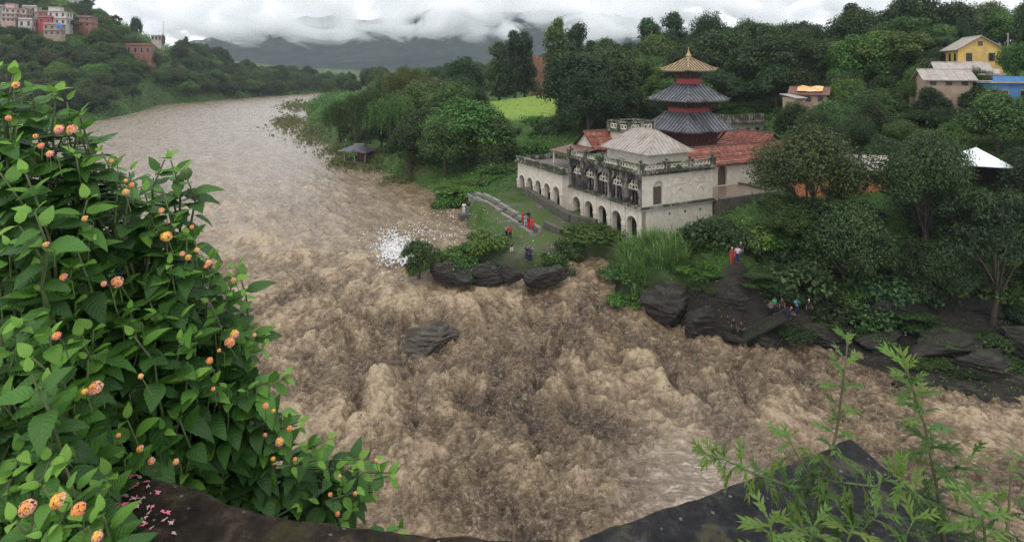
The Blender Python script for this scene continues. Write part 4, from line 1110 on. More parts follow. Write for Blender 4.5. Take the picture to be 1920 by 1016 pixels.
# upper room and hipped metal roof
ub = TB(); ub.tbox(2.1, 10.2, 2.9, 9.0, ZC + 0.2, -10.0); ub.build("upper_room_wall", M_PLASTER, hall)
def hip_roof(par, u0, u1, v0, v1, ze, zr, ru0, ru1, rv, mat, seam_n, seam_mat, th=0.08, name="hipped_roof"):
    mb = MB()
    e = [(u0, v0), (u1, v0), (u1, v1), (u0, v1)]
    top = [tp(ru0, rv, zr), tp(ru1, rv, zr)]
    vs = [tp(a, b_, ze) for a, b_ in e] + top + [tp(a, b_, ze - th) for a, b_ in e]
    mb.add(vs, [(0, 1, 5, 4), (1, 2, 5), (2, 3, 4, 5), (3, 0, 4), (0, 6, 7, 1), (1, 7, 8, 2), (2, 8, 9, 3), (3, 9, 6, 0), (6, 9, 8, 7)])
    ro = mb.build(name, mat, par)
    def side(a, b_, ta, tb, k):
        a, b_, ta, tb = map(Vector, (a, b_, ta, tb))
        for i in range(1, k):
            f = i / k
            p = a.lerp(b_, f)
            # run straight up the slope until the hip or the ridge
            ridge_mid = ta.lerp(tb, 0.5)
            along = (b_ - a).normalized(); up = (ta - a) - along * (ta - a).dot(along)
            sa = (ta - a).dot(along); sb = (tb - a).dot(along); s = (p - a).dot(along); L = (b_ - a).length
            t = 1.0
            if s < sa: t = s / max(sa, 1e-6)
            elif s > sb: t = (L - s) / max(L - sb, 1e-6)
            q = p + up * t
            if t < 0.12: continue
            nrm = along.cross(up).normalized()
            if nrm.z < 0: nrm = -nrm
            w_ = along * 0.03
            h_ = nrm * 0.06
            sm = MB().hexa([p - w_, p + w_, q + w_, q - w_, p - w_ + h_, p + w_ + h_, q + w_ + h_, q - w_ + h_])
            sm.build("seam", seam_mat, ro)
    side(vs[0], vs[1], vs[4], vs[5], seam_n[0]); side(vs[3], vs[0], vs[4], vs[4], seam_n[1])
    for a, b_ in ((0, 4), (1, 5), (3, 4), (2, 5), (4, 5)):
        MB().tube([Vector(vs[a]) + Vector((0, 0, 0.03)), Vector(vs[b_]) + Vector((0, 0, 0.03))], 0.07, 6).build("hip_cap", seam_mat, ro)
    return ro
hip_roof(hall, 1.5, 10.8, 2.3, 9.6, -10.05, -7.55, 4.3, 8.3, 5.95, M_TIN, (16, 13), M_TIN)

# lower arcade wing upstream
wing = temple_thing("arcade_wing", "low flat roofed white arcade wing beside the two storey hall", "building")
W0, W1, WV, WT = 14.6, 27.3, -1.2, -14.1
wcen = [W0 + 1.45 + 2.45 * i for i in range(5)]
fw = lambda s, d, z: tp(s, WV + d, z)
mb = MB(); arch_wall(mb, W0, W1, -19.6, WT, [(c, 1.55, -19.59, -16.75) for c in wcen], fw, 0.6); mb.build("arcade_wall", M_PLASTER, wing)
for c in wcen: arch_trim(c, 1.55, -16.75, fw, 0.14).build("arch_moulding", M_PLASTER, wing)
for i in range(6):
    s = W0 + 0.22 + 2.45 * i; pb = TB(); pb.tbox(s - 0.24, s + 0.24, WV - 0.12, WV + 0.03, -19.6, -17.0); pb.tbox(s - 0.31, s + 0.31, WV - 0.17, WV + 0.03, -17.0, -16.72); pb.build("pilaster", M_PLASTER, wing)
wb = TB(); wb.tbox(W0, W0 + 0.5, WV + 0.603, 6, -19.6, WT); wb.tbox(W1 - 0.5, W1, WV + 0.603, 6, -19.6, WT); wb.tbox(W0 + 0.5, W1 - 0.5, 5.5, 5.997, -19.6, WT); wb.build("end_wall", M_PLASTER, wing)
wb = TB(); wb.tbox(W0 + 0.5, W1 - 0.5, 1.5, 1.75, -19.5, WT - 0.3); wb.build("inner_wall", M_PLASTER, wing)
wb = TB(); wb.tbox(W0 - 0.003, W1 - 0.5, WV + 0.6, 5.5, WT - 0.05, WT + 0.12); wb.build("roof_deck", plain("damp_roof_deck", (0.11, 0.085, 0.068), 0.5, var=0.4, scale=1.0), wing)
wb = TB(); wb.tbox(W0 - 0.35, W1 + 0.35, WV - 0.38, WV + 0.1, WT, WT + 0.2); wb.tbox(W1 - 0.1, W1 + 0.35, WV + 0.1, 6.2, WT + 0.002, WT + 0.198); wb.tbox(W0 - 0.35, W0 + 0.1, WV + 0.1, -0.35, WT + 0.002, WT + 0.198); wb.build("cornice", M_CORNICE, wing)
wb = TB(); wb.tbox(W0 - 0.15, W1 + 0.1, WV - 0.15, WV + 0.2, WT + 0.2, WT + 0.75); wb.tbox(W1 - 0.25, W1 + 0.1, WV + 0.2, 6.0, WT + 0.2, WT + 0.75); wb.tbox(W0 - 0.15, W0 + 0.2, WV + 0.2, -0.4, WT + 0.2, WT + 0.75); wb.tbox(W0, W1 - 0.3, 5.7, 6.0, WT + 0.2, WT + 0.75); wb.build("roof_parapet", M_CORNICE, wing)
wb = TB(); wb.tbox(W0 - 0.25, W1 + 0.2, WV - 0.25, WV + 0.3, WT + 0.75, WT + 0.88); wb.build("parapet_coping", M_CORNICE, wing)
# lean-to on the wing's roof
lt_ = temple_thing("roof_shed", "small open shed with rusty tin roof standing on the arcade wing", "shed")
mb = TB()
for (a, b_) in ((15.2, 1.2), (20.6, 1.2)): mb.tbox(a - 0.12, a + 0.12, b_ - 0.12, b_ + 0.12, WT + 0.12, -11.75)
mb.build("post", M_PLASTER, lt_)
mb = TB(); mb.tbox(15, 21, 4.6, 4.8, WT + 0.12, -11.2); mb.build("back_wall", M_DARK, lt_)
mb = TB(); mb.thex([(14.7, 0.8, -11.75), (21.2, 0.8, -11.75), (21.2, 5.3, -11.0), (14.7, 5.3, -11.0), (14.7, 0.8, -11.68), (21.2, 0.8, -11.68), (21.2, 5.3, -10.93), (14.7, 5.3, -10.93)]); mb.build("tin_roof", M_RUSTTIN, lt_)

# tile covered ranges round the court
def tile_slope(name, par, a, b_, c, d, pitch=0.42, cols_=0.30):
    """rows of clay tiles on the slope a-b (eave) / d-c (ridge); corners are temple coordinates"""
    A, B, C_, D = [np.array(tp(*p)) for p in (a, b_, c, d)]
    L = np.linalg.norm(B - A); S = np.linalg.norm(D - A)
    nrm = np.cross(B - A, D - A); nrm = nrm / np.linalg.norm(nrm)
    if nrm[2] < 0: nrm = -nrm
    nrw_ = max(3, int(S / pitch)); ncl = max(4, int(L / cols_))
    r_ = np.random.default_rng(int(L * 100) + 3)
    V, val = [], []
    for i in range(nrw_):
        t0 = i / nrw_; t1 = min(1.0, (i + 1.18) / nrw_)
        j = np.arange(ncl)
        f0 = j / ncl; f1 = (j + 0.90) / ncl
        pt = lambda f, t: (A * (1 - f)[:, None] + B * f[:, None]) * (1 - t) + (D * (1 - f)[:, None] + C_ * f[:, None]) * t
        lift = 0.075 + r_.uniform(-0.012, 0.02, ncl)
        lo = nrm * 0.015
        p0 = pt(f0, t0) + nrm * lift[:, None]; p1 = pt(f1, t0) + nrm * lift[:, None]; p2 = pt(f1, t1) + lo; p3 = pt(f0, t1) + lo
        pm0 = pt((f0 + f1) / 2, t0) + nrm * (lift + 0.05)[:, None]; pm1 = pt((f0 + f1) / 2, t1) + nrm * 0.06
        V.append(np.stack([p0, pm0, p1, p2, pm1, p3, pt(f0, t0) - lo, pt(f1, t0) - lo], 1))
        val.append(np.clip(0.5 + r_.normal(0, 0.2, ncl) + 0.12 * r_.normal(), 0, 1))
    V = np.concatenate(V); val = np.concatenate(val); k = len(V)
    base = (np.arange(k) * 8)[:, None]
    q = np.concatenate([base + np.array([[0, 1, 4, 5]]), base + np.array([[1, 2, 3, 4]]), base + np.array([[6, 7, 2, 0]])])
    me = npmesh(name, V.reshape(-1, 3), q, tris=base + np.array([[0, 2, 1]]), attrs={"leafv": np.repeat(val, 8)})
    o = link(name, me, M_TILE, par); o["kind"] = "stuff"
    return o
def gable_range(label, along, c0, c1, w0, w1, zb, ze, zr, doors=(), slopes=(0, 1), ov=0.5, rname="tiled_range"):
    """long single storey building; along 'v' or 'u'; c0..c1 its length, w0..w1 its width"""
    th = temple_thing(rname, label, "building")
    q = (lambda l, w_, z: (w_, l, z)) if along == 'v' else (lambda l, w_, z: (l, w_, z))
    wm = (w0 + w1) / 2
    put0 = lambda s, d, z: tp(*q(s, w0 + d, z)); put1 = lambda s, d, z: tp(*q(s, w1 - d, z))
    mb = MB(); arch_wall(mb, c0, c1, zb, ze + 0.1, [(d[0], d[1], d[2], d[3]) for d in doors], put0, 0.45); arch_wall(mb, c0, c1, zb, ze + 0.1, [], put1, 0.45)
    for c in (c0, c1):
        s = 0.45 if c == c0 else -0.45
        mb.add([tp(*q(c, w0, zb)), tp(*q(c, w1, zb)), tp(*q(c, w1, ze + 0.1)), tp(*q(c, wm, zr - 0.05)), tp(*q(c, w0, ze + 0.1))], [(0, 1, 2, 3, 4)])
    mb.build("wall", M_PLASTER, th)
    for d in doors:
        db = MB(); db.hexa([put0(d[0] - d[1] / 2, 0.25, d[2]), put0(d[0] + d[1] / 2, 0.25, d[2]), put0(d[0] + d[1] / 2, 0.33, d[2]), put0(d[0] - d[1] / 2, 0.33, d[2]),
                            put0(d[0] - d[1] / 2, 0.25, d[3] + d[1] / 2), put0(d[0] + d[1] / 2, 0.25, d[3] + d[1] / 2), put0(d[0] + d[1] / 2, 0.33, d[3] + d[1] / 2), put0(d[0] - d[1] / 2, 0.33, d[3] + d[1] / 2)])
        db.build("door", M_DOOR, th)
        arch_trim(d[0], d[1], d[3], put0, 0.13, 0.07).build("arch_moulding", M_PLASTER, th)
    sl_ = (zr - ze) / (wm - w0)
    rb = MB()
    for wa, wb_ in ((w0 - ov, wm), (w1 + ov, wm)):
        za = ze - ov * sl_
        vs = [tp(*q(c0 - ov, wa, za)), tp(*q(c1 + ov, wa, za)), tp(*q(c1 + ov, wb_, zr)), tp(*q(c0 - ov, wb_, zr))]
        rb.hexa([(x, y, z - 0.10) for x, y, z in vs] + [(x, y, z - 0.03) for x, y, z in vs])
    rb.build("roof_boards", M_DARK, th)
    for k, (wa, wb_) in enumerate(((w0 - ov, wm), (w1 + ov, wm))):
        if k in slopes: tile_slope("roof_tiles", th, q(c0 - ov, wa, ze - ov * sl_), q(c1 + ov, wa, ze - ov * sl_), q(c1 + ov, wb_, zr), q(c0 - ov, wb_, zr))
    rd = MB(); nrd = int((c1 - c0) / 0.4)
    for i in range(nrd):
        l0 = c0 - ov + (c1 - c0 + 2 * ov) * i / nrd; l1 = l0 + (c1 - c0 + 2 * ov) / nrd * 1.1
        rd.tube([tp(*q(l0, wm, zr + 0.03)), tp(*q(l1, wm, zr + 0.06))], [0.13, 0.15], 6)
    ro = rd.build("ridge_tiles", M_TILE, th); ro["kind"] = "stuff"
    return th
gable_range("long red tiled range right of the hall with an arched door to the wet court", 'v', 11.1, 35.5, 5.5, 10.9, -17.5, -12.55, -10.85, doors=[(18.6, 1.7, -15.75, -13.9)])
gable_range("red tiled range closing the court behind the pagoda's right side", 'u', 11.6, 27.0, 33.5, 38.7, -17.0, -12.2, -10.2, slopes=(0, 1))
gable_range("red tiled range across the back of the temple court", 'v', 12.0, 32.8, 23.2, 28.0, -17.0, -12.0, -10.0, slopes=(0,))
gable_range("short red tiled roof with brick gable left of the hall's hipped roof", 'v', 4.8, 12.0, 15.4, 20.2, -18.0, -10.9, -8.9, slopes=(0, 1))
# turret
tu = temple_thing("stair_turret", "small square white turret with pierced parapet behind the hipped roof", "building")
tb = TB(); tb.tbox(12.6, 16.8, 8.4, 12.6, -12.0, -8.9); tb.build("wall", M_PLASTER, tu)
tb = TB(); tb.tbox(12.3, 17.1, 8.1, 12.9, -8.9, -8.65); tb.tbox(12.3, 12.6, 8.1, 12.9, -7.5, -7.3); tb.tbox(12.6, 17.1, 8.1, 8.4, -7.5, -7.3); tb.tbox(16.8, 17.1, 8.4, 12.9, -7.5, -7.3); tb.tbox(12.6, 16.8, 12.6, 12.9, -7.5, -7.3); tb.build("cornice", M_CORNICE, tu)
for (a, b_) in ((12.45, 8.25), (12.45, 12.75), (16.95, 8.25), (16.95, 12.75), (12.45, 10.5), (14.7, 8.25)):
    pb = TB(); pb.tbox(a - 0.22, a + 0.22, b_ - 0.22, b_ + 0.22, -8.65, -7.5); pb.build("pedestal", M_CORNICE, tu)
for v in (9.0, 9.7, 11.2, 12.0): link("parapet_ring", rgm, None, tu, loc=tp(12.45, v, -8.08), rot=(0, 0, math.pi / 2), scale=(1.25, 1, 1.3))
for u in (13.2, 13.9, 15.5, 16.2): link("parapet_ring", rgm, None, tu, loc=tp(u, 8.25, -8.08), scale=(1.25, 1, 1.3))
MB().tube([sidef(9.6, 12.62, -9.6), sidef(9.6, 12.55, -9.6)], 0.3, 10).build("round_window", M_DARK, tu)
# wet court and its retaining wall
ct = temple_thing("court_terrace", "raised wet brick terrace beside the hall's end, with dark retaining wall", "terrace")
cb = TB(); cb.tbox(-0.6, 5.45, 11.3, 21.5, -16.0, -15.8); cb.build("paving", M_WET, ct)
cb = TB(); cb.tbox(-1.0, -0.6, 11.3, 22.0, -21.5, -15.55); cb.tbox(-0.6, 5.4, 21.5, 21.9, -19.5, -15.55); cb.build("retaining_wall", M_STONE, ct)
cb = TB(); cb.tbox(-0.95, 5.3, 11.35, 21.45, -21, -16.0); cb.build("fill", M_STONE, ct)

# ---- pagoda
PU, PV = 15.0, 21.7
pg = temple_thing("pagoda", "three tiered pagoda with dark metal roofs, gilt top roof and finial", "temple")
def tier_body(s, z0, z1, mat, name):
    b = TB(); b.tbox(PU - s, PU + s, PV - s, PV + s, z0, z1); return b.build(name, mat, pg)
tier_body(2.9, -16.5, -8.3, M_BRICK, "brick_base")
def pagoda_roof(se, ze, st, zt, mat, nseam, lift, name):
    """square roof with slightly curved slopes and upturned corners"""
    mb = MB(); k = 8; m_ = 12
    rows_ = []
    for i in range(k + 1):
        t = i / k
        s = se + (st - se) * t
        z = ze + (zt - ze) * (0.82 * t + 0.18 * t * t)
        row = []
        for side in range(4):
            for j in range(m_):
                f = j / m_ * 2 - 1
                up = lift * abs(f) ** 4 * (1 - t) ** 2
                c = [(f * s, -s), (s, f * s), (-f * s, s), (-s, -f * s)][side]
                row.append(tp(PU + c[0], PV + c[1], z + up))
        rows_.append(row)
    n_ = 4 * m_
    vs = [p for r in rows_ for p in r]
    fs = [(i * n_ + j, i * n_ + (j + 1) % n_, (i + 1) * n_ + (j + 1) % n_, (i + 1) * n_ + j) for i in range(k) for j in range(n_)]
    low = [(x, y, z - 0.14) for x, y, z in rows_[0]]
    b0 = len(vs); vs += low
    fs += [(j, b0 + j, b0 + (j + 1) % n_, (j + 1) % n_) for j in range(n_)]
    b1 = len(vs)
    inner = [tp(PU + c[0], PV + c[1], ze - 0.02) for c in ((-1.2, -1.2), (1.2, -1.2), (1.2, 1.2), (-1.2, 1.2))]
    vs += inner
    for sd in range(4):
        for j in range(m_):
            fs.append((b0 + sd * m_ + j, b1 + sd, b0 + (sd * m_ + j + 1) % n_))
        fs.append((b0 + (sd * m_ + m_) % n_, b1 + sd, b1 + (sd + 1) % 4))
    mb.add(vs, fs)
    ro = mb.build(name, mat, pg)
    smat = M_SEAM
    for sd in range(4):
        for i in range(1, nseam):
            f = i / nseam * 2 - 1
            tmax = min(1.0, (se * (1 - abs(f))) / (se - st)) if abs(f) * se > st else 1.0
            pts = []
            for q in range(5):
                t = tmax * q / 4
                x = f * se
                s = se + (st - se) * t
                z = ze + (zt - ze) * (0.82 * t + 0.18 * t * t) + lift * abs(x / s) ** 4 * (1 - t) ** 2 if abs(x) <= s + 1e-6 else ze
                c = [(x, -s), (s, x), (-x, s), (-s, -x)][sd]
                pts.append(Vector(tp(PU + c[0], PV + c[1], z + 0.035)))
            if tmax > 0.06: MB().tube(pts, 0.065, 4).build("seam", smat, ro)
        cn = []
        for q in range(7):
            t = q / 6; s = se + (st - se) * t
            c = [(-s, -s), (s, -s), (s, s), (-s, s)][sd]
            cn.append(Vector(tp(PU + c[0], PV + c[1], ze + (zt - ze) * (0.82 * t + 0.18 * t * t) + lift * (1 - t) ** 2 + 0.04)))
        tip = cn[0] + (cn[0] - cn[1]).normalized() * 0.30 + Vector((0, 0, 0.22))
        MB().tube([tip] + cn, [0.03] + [0.10] * 7, 6).build("hip_cap", mat, ro)
    fr = MB()
    for sd in range(4):                                    # eave fringe
        for j in range(28):
            f = (j + 0.5) / 28 * 2 - 1
            s = se - 0.03
            c = [(f * s, -s), (s, f * s), (-f * s, s), (-s, -f * s)][sd]
            p = Vector(tp(PU + c[0], PV + c[1], ze + lift * abs(f) ** 4 - 0.14))
            fr.add([p + Vector((0.07, 0.07, 0)), p + Vector((-0.07, -0.07, 0)), p + Vector((0, 0, -0.2))], [(0, 1, 2)])
    fo = fr.build("eave_fringe", M_TINDARK, ro); fo["kind"] = "stuff"
    return ro
pagoda_roof(4.95, -8.95, 2.15, -6.45, M_TINDARK, 14, 0.10, "lower_roof")
tier_body(2.12, -6.7, -5.95, M_RED, "red_band"); tier_body(2.20, -5.95, -5.75, M_WOODR, "timber_course"); tier_body(1.95, -5.75, -4.2, M_WOOD, "middle_storey")
pagoda_roof(4.15, -4.55, 1.25, -2.25, M_TINDARK, 12, 0.09, "middle_roof")
tier_body(1.24, -2.6, -1.55, M_RED, "red_band"); tier_body(1.32, -1.55, -1.38, M_WOODR, "timber_course"); tier_body(1.12, -1.38, 0.05, M_WOOD, "upper_storey")
pagoda_roof(2.85, -0.10, 0.38, 1.62, M_GOLD, 9, 0.16, "gilt_roof")
def struts(s_in, z_in, s_out, z_out, k):
    for sd in range(4):
        for i in range(k):
            f = (i + 0.5) / k * 2 - 1
            cv = lambda s, ff: [(ff * s, -s), (s, ff * s), (-ff * s, s), (-s, -ff * s)][sd]
            a = cv(s_in, f * 0.95); b_ = cv(s_out, f * 0.95)
            MB().tube([tp(PU + a[0], PV + a[1], z_in), tp(PU + b_[0], PV + b_[1], z_out)], 0.09, 5).build("roof_strut", M_WOODR, pg)
struts(2.1, -5.75, 3.5, -4.6, 7); struts(1.25, -1.35, 2.3, -0.2, 5); struts(2.95, -11.2, 4.2, -9.1, 8)
fb = MB(); fb.lathe([(0.62, 0), (0.66, 0.10), (0.40, 0.16), (0.34, 0.30), (0.46, 0.42), (0.40, 0.62), (0.20, 0.80), (0.26, 0.92), (0.13, 1.02), (0.16, 1.12), (0.06, 1.3), (0.02, 1.85)], 14, tp(PU, PV, 1.55)); fb.build("finial", M_GOLD, pg, smooth=True)

# white flat house behind the court
fh = temple_thing("flat_house", "white stained flat roofed house showing above the red tiles", "building")
hb = TB(); hb.tbox(23, 28, 39.6, 48, -15, -9.7); hb.build("wall", M_PLASTER, fh)
hb = TB(); hb.tbox(22.2, 28.3, 39.2, 48.4, -9.7, -9.35); hb.tbox(22.9, 23.2, 39.5, 48.1, -9.35, -8.2); hb.tbox(23.2, 28.1, 39.5, 39.8, -9.35, -8.2); hb.build("roof_parapet", M_CORNICE, fh)
for v in (41.2, 43.8, 46.2):
    wb = TB(); wb.tbox(22.9, 23.02, v - 0.6, v + 0.6, -12.2, -10.6); wo = wb.build("window", plain("blue_grey_shutter%d" % int(v), (0.12, 0.16, 0.21), 0.6), fh)
    pb = TB(); pb.tbox(22.86, 22.9, v - 0.25, v + 0.25, -12.0, -10.8); pb.build("pane", M_DARK, wo)

# ---- terrace furniture of stone: kerb steps, plinth wall, blocks
def strip(name, pts, wid, z_lo, mat, label, cat, hgt=None):
    """stone course following ground points (x, y, top z)"""
    mb = MB(); pts = [Vector(p) for p in pts]
    for a, b_ in zip(pts[:-1], pts[1:]):
        d = (b_ - a); d.z = 0; d.normalize(); s = Vector((-d.y, d.x, 0)) * wid / 2
        mb.hexa([a - s - Vector((0, 0, z_lo)), a + s - Vector((0, 0, z_lo)), b_ + s - Vector((0, 0, z_lo)), b_ - s - Vector((0, 0, z_lo)), a - s, a + s, b_ + s, b_ - s])
    o = mb.build(name, mat)
    return tag(o, label, cat, kind="thing")
def steps(name, a, b_, k, label):
    """flight of long stone steps between two pixels, each tread its own stone"""
    e = empty(name, (0, 0, 0), 0, label, "steps")
    A = Vector(G(*a)); B = Vector(G(*b_)); d = (B - A); d.z = 0; d.normalize(); s = Vector((d.y, -d.x, 0))
    if s.x > 0: s = -s
    for i in range(k):
        off = s * (0.52 * i)
        n_ = 7
        for j in range(n_):
            p = A.lerp(B, j / n_) + off; q = A.lerp(B, (j + 0.985) / n_) + off
            p.z = q.z = max(hz_at(p.x, p.y), hz_at(q.x, q.y), hz_at((p.x + q.x) / 2, (p.y + q.y) / 2)) + 0.42 - 0.16 * i + random.uniform(-0.012, 0.012)
            mb = MB(); w_ = s * 0.25; lo = Vector((0, 0, -0.9))
            mb.hexa([p - w_ + lo, q - w_ + lo, q + w_ + lo, p + w_ + lo, p - w_, q - w_, q + w_, p + w_])
            mb.build("tread", M_STONE2 if i != 1 else M_STONE, e)
    return e
steps("terrace_steps", (893, 368), (1012, 436), 3, "long weathered stone steps edging the grassy river terrace")
A = G(984, 362); B = G(1072, 418); C = G(1100, 425)
strip("plinth_wall", [(A[0], A[1], A[2] + 0.9), (B[0], B[1], B[2] + 1.0), (C[0] + 1.2, C[1] - 0.4, C[2] + 0.9)], 0.9, 2.4, M_STONE, "dark mossy low wall along the foot of the arcade", "wall")
A = G(1022, 427); B = G(1052, 440); C = G(1012, 440)
strip("low_wall", [(A[0], A[1], A[2] + 0.75), (B[0], B[1], B[2] + 0.75)], 0.6, 1.6, M_STONE, "short broken stone wall at the lower end of the terrace steps", "wall")
def stone_block(name, px, py, w_, d_, h_, label, rz=0.0):
    g_ = G(px, py)
    mb = MB()
    for k in range(3):
        z0 = -1.5 + (h_ + 1.5) * k / 3; z1 = -1.5 + (h_ + 1.5) * (k + 1) / 3 - 0.02
        o_x = random.uniform(-0.05, 0.05)
        mb.box(-w_ / 2 + o_x, w_ / 2 + o_x, -d_ / 2, d_ / 2, z0, z1)
    o = mb.build(name, M_STONE, loc=(g_[0], g_[1], g_[2]), rot=(0, 0, rz))
    tag(o, label, "stone block")
    return o, (g_[0], g_[1], g_[2] + h_ - 0.02)
BLOCK1, TOP1 = stone_block("river_block", 874, 412, 1.9, 1.6, 0.9, "square stone block at the water's edge with two people on it", 0.3)
BLOCK2, TOP2 = stone_block("river_block", 838, 383, 2.9, 1.8, 0.9, "square stone block upstream, overgrown by a small bush", 0.3)

for (u, v, sc2, lab) in ((7.4, -0.15, 0.62, "fern like plant growing out of the hall's balustrade"), (13.6, 0.4, 0.5, "small weed tuft at the far end of the hall's balustrade"), (-0.2, 5.4, 0.32, "tiny weed tuft on the balustrade above the blind windows")):
    p_ = T(u, v, ZC + 0.22)
    plant('bush1', 'bush', p_, sc2, sc2 * 0.9, u, "wall_plant", lab, "plant")
# ================================================================== ROCKS
def rockmat(name, lo, mid, hi, moss=0.0):
    m, n, b = newmat(name)
    g = pos(n, (0.6, 0.6, 3.0))
    c = ramp(n, noise(n, 1.1, 10, 0.74, g, 0.7), [(0.3, lo), (0.52, mid), (0.74, hi)])
    if moss:
        gm = n.nodes.new("ShaderNodeNewGeometry"); sx = n.nodes.new("ShaderNodeSeparateXYZ"); n.links.new(gm.outputs['Normal'], sx.inputs[0])
        mm = N(n, "ShaderNodeMath", operation='MULTIPLY'); n.links.new(sx.outputs[2], mm.inputs[0]); n.links.new(noise(n, 1.4, 6, 0.7, pos(n)), mm.inputs[1])
        c = mixc(n, ramp(n, mm.outputs[0], [(0.42, (0, 0, 0)), (0.55, (moss, moss, moss))]), c, (0.045, 0.075, 0.018))
    n.links.new(c, b.inputs['Base Color'])
    b.inputs['Roughness'].default_value = 0.62; b.inputs['Specular IOR Level'].default_value = 0.3
    bump(n, b, noise(n, 2.6, 10, 0.75, pos(n, (0.7, 0.7, 2.4)), 0.5), 0.9, 0.22)
    return m
M_ROCK = rockmat("wet_dark_rock", (0.010, 0.008, 0.007), (0.026, 0.021, 0.018), (0.075, 0.062, 0.052), 0.5)
M_ROCKG = rockmat("grey_washed_rock", (0.028, 0.022, 0.017), (0.080, 0.066, 0.052), (0.19, 0.165, 0.14), 0.0)
def rock(name, loc, size, seed, mat, label, rz=0.0, tilt=0.0, sub=4):
    """angular layered boulder"""
    bm = bmesh.new(); bmesh.ops.create_icosphere(bm, subdivisions=sub, radius=1.0)
    rr = random.Random(seed)
    planes = [(Vector((rr.uniform(-1, 1), rr.uniform(-1, 1), rr.uniform(-0.4, 1))).normalized(), rr.uniform(0.42, 0.82)) for _ in range(22)]
    o3 = Vector((seed * 3.1, seed * 1.7, 0))
    for v in bm.verts:
        p = v.co.copy()
        for nn, d in planes:
            q = p.dot(nn)
            if q > d: p -= nn * (q - d)
        p += v.co * (0.10 * mnoise.fractal(p * 1.6 + o3, 1.0, 2.0, 5))
        p += v.co * 0.09 * (abs(((p.z * 5.5 + mnoise.noise(p * 1.5 + o3)) % 1.0) - 0.5) * 2 - 0.5)
        v.co = p
    me = bpy.data.meshes.new(name); bm.to_mesh(me); bm.free()
    o = link(name, me, mat, None, loc, (tilt, tilt * 0.5, rz), size)
    return tag(o, label, "rock")
def rk(px, py, Y, size, seed, label, mat=None, rz=0.0, tilt=0.0, dz=0.0):
    p = P(px, py, Y)
    return rock("boulder", (p[0], p[1], p[2] + dz), size, seed, mat or M_ROCK, label, rz, tilt)
rk(812, 612, 53.6, (3.6, 2.7, 1.9), 3, "pale grey rock with brown water breaking over it in mid rapids", M_ROCKG, 0.1, 0.0, -0.75)
for a in [(905, 512, 61.6, (3.9, 1.7, 1.5), 11, "long dark rock ledge under the man in beige shorts"), (1008, 514, 61.2, (2.9, 1.5, 1.25), 12, "dark flat rock under the two people in navy"),
          (835, 508, 61.8, (3.2, 1.5, 1.2), 13, "low dark rock below the ledge bush"), (868, 517, 60.9, (1.5, 1.0, 0.9), 31, "small broken rock against the long dark ledge"), (958, 518, 60.6, (1.7, 1.1, 1.0), 32, "wedge rock filling the gap in the dark ledge"), (1046, 507, 61.6, (1.4, 1.1, 1.0), 33, "dark rock where the side chute of rapids begins"), (925, 504, 62.3, (2.2, 1.3, 1.3), 34, "upper step of the dark ledge beneath the bright bush"), (772, 500, 62.2, (1.3, 1.0, 0.7), 14, "small dark rock under the drowned shrub"),
          (1268, 562, 57.2, (3.4, 2.4, 2.3), 15, "big dark tilted boulder under the reeds"), (1372, 572, 54.9, (2.7, 1.7, 2.3), 16, "square grey faced boulder behind the railed walkway"),
          (1318, 600, 55.0, (2.4, 1.8, 2.0), 17, "boulder between the tilted boulder and the walkway"), (1420, 635, 53.2, (2.4, 1.5, 1.3), 18, "dark rock footing of the railed walkway"),
          (1545, 625, 53.2, (3.4, 1.6, 1.3), 19, "dark slab below the man in the blue shirt"), (1650, 640, 52.0, (3.6, 1.8, 1.3), 20, "brown streaked rock slab with litter on it"),
          (1760, 645, 50.5, (3.6, 2.2, 1.6), 21, "layered rock slab above the flat green bush"), (1850, 680, 48.5, (4.2, 2.2, 1.7), 22, "layered wet rock slab low on the right slope"),
          (1830, 745, 45.6, (3.0, 1.5, 1.3), 23, "dark rock at the right edge of the rapids"), (1930, 640, 50, (4, 2.5, 2.2), 24, "dark rock mass high on the right slope"),
          (1930, 720, 47, (3.5, 2, 1.5), 25, "dark rock with grassy foot at the right edge of the rapids"), (1690, 575, 54.5, (4.5, 2.4, 2.2), 26, "shadowed rock wall under the pipal tree"),
          (1580, 560, 56.5, (4.0, 2.2, 2.4), 27, "shadowed rock wall behind the man in the blue shirt"), (1470, 545, 57.4, (3.2, 2.0, 2.0), 28, "shadowed rock wall behind the person in green"),
          (1820, 570, 55.0, (4.5, 2.4, 2.2), 29, "overgrown rock wall on the upper right slope"), (1720, 715, 47.2, (2.8, 1.2, 0.7), 30, "low reddish rock shelf lapped by the rapids")]:
    rk(a[0], a[1], a[2], a[3], a[4], a[5], None, random.uniform(-0.3, 0.3), random.uniform(-0.12, 0.12))

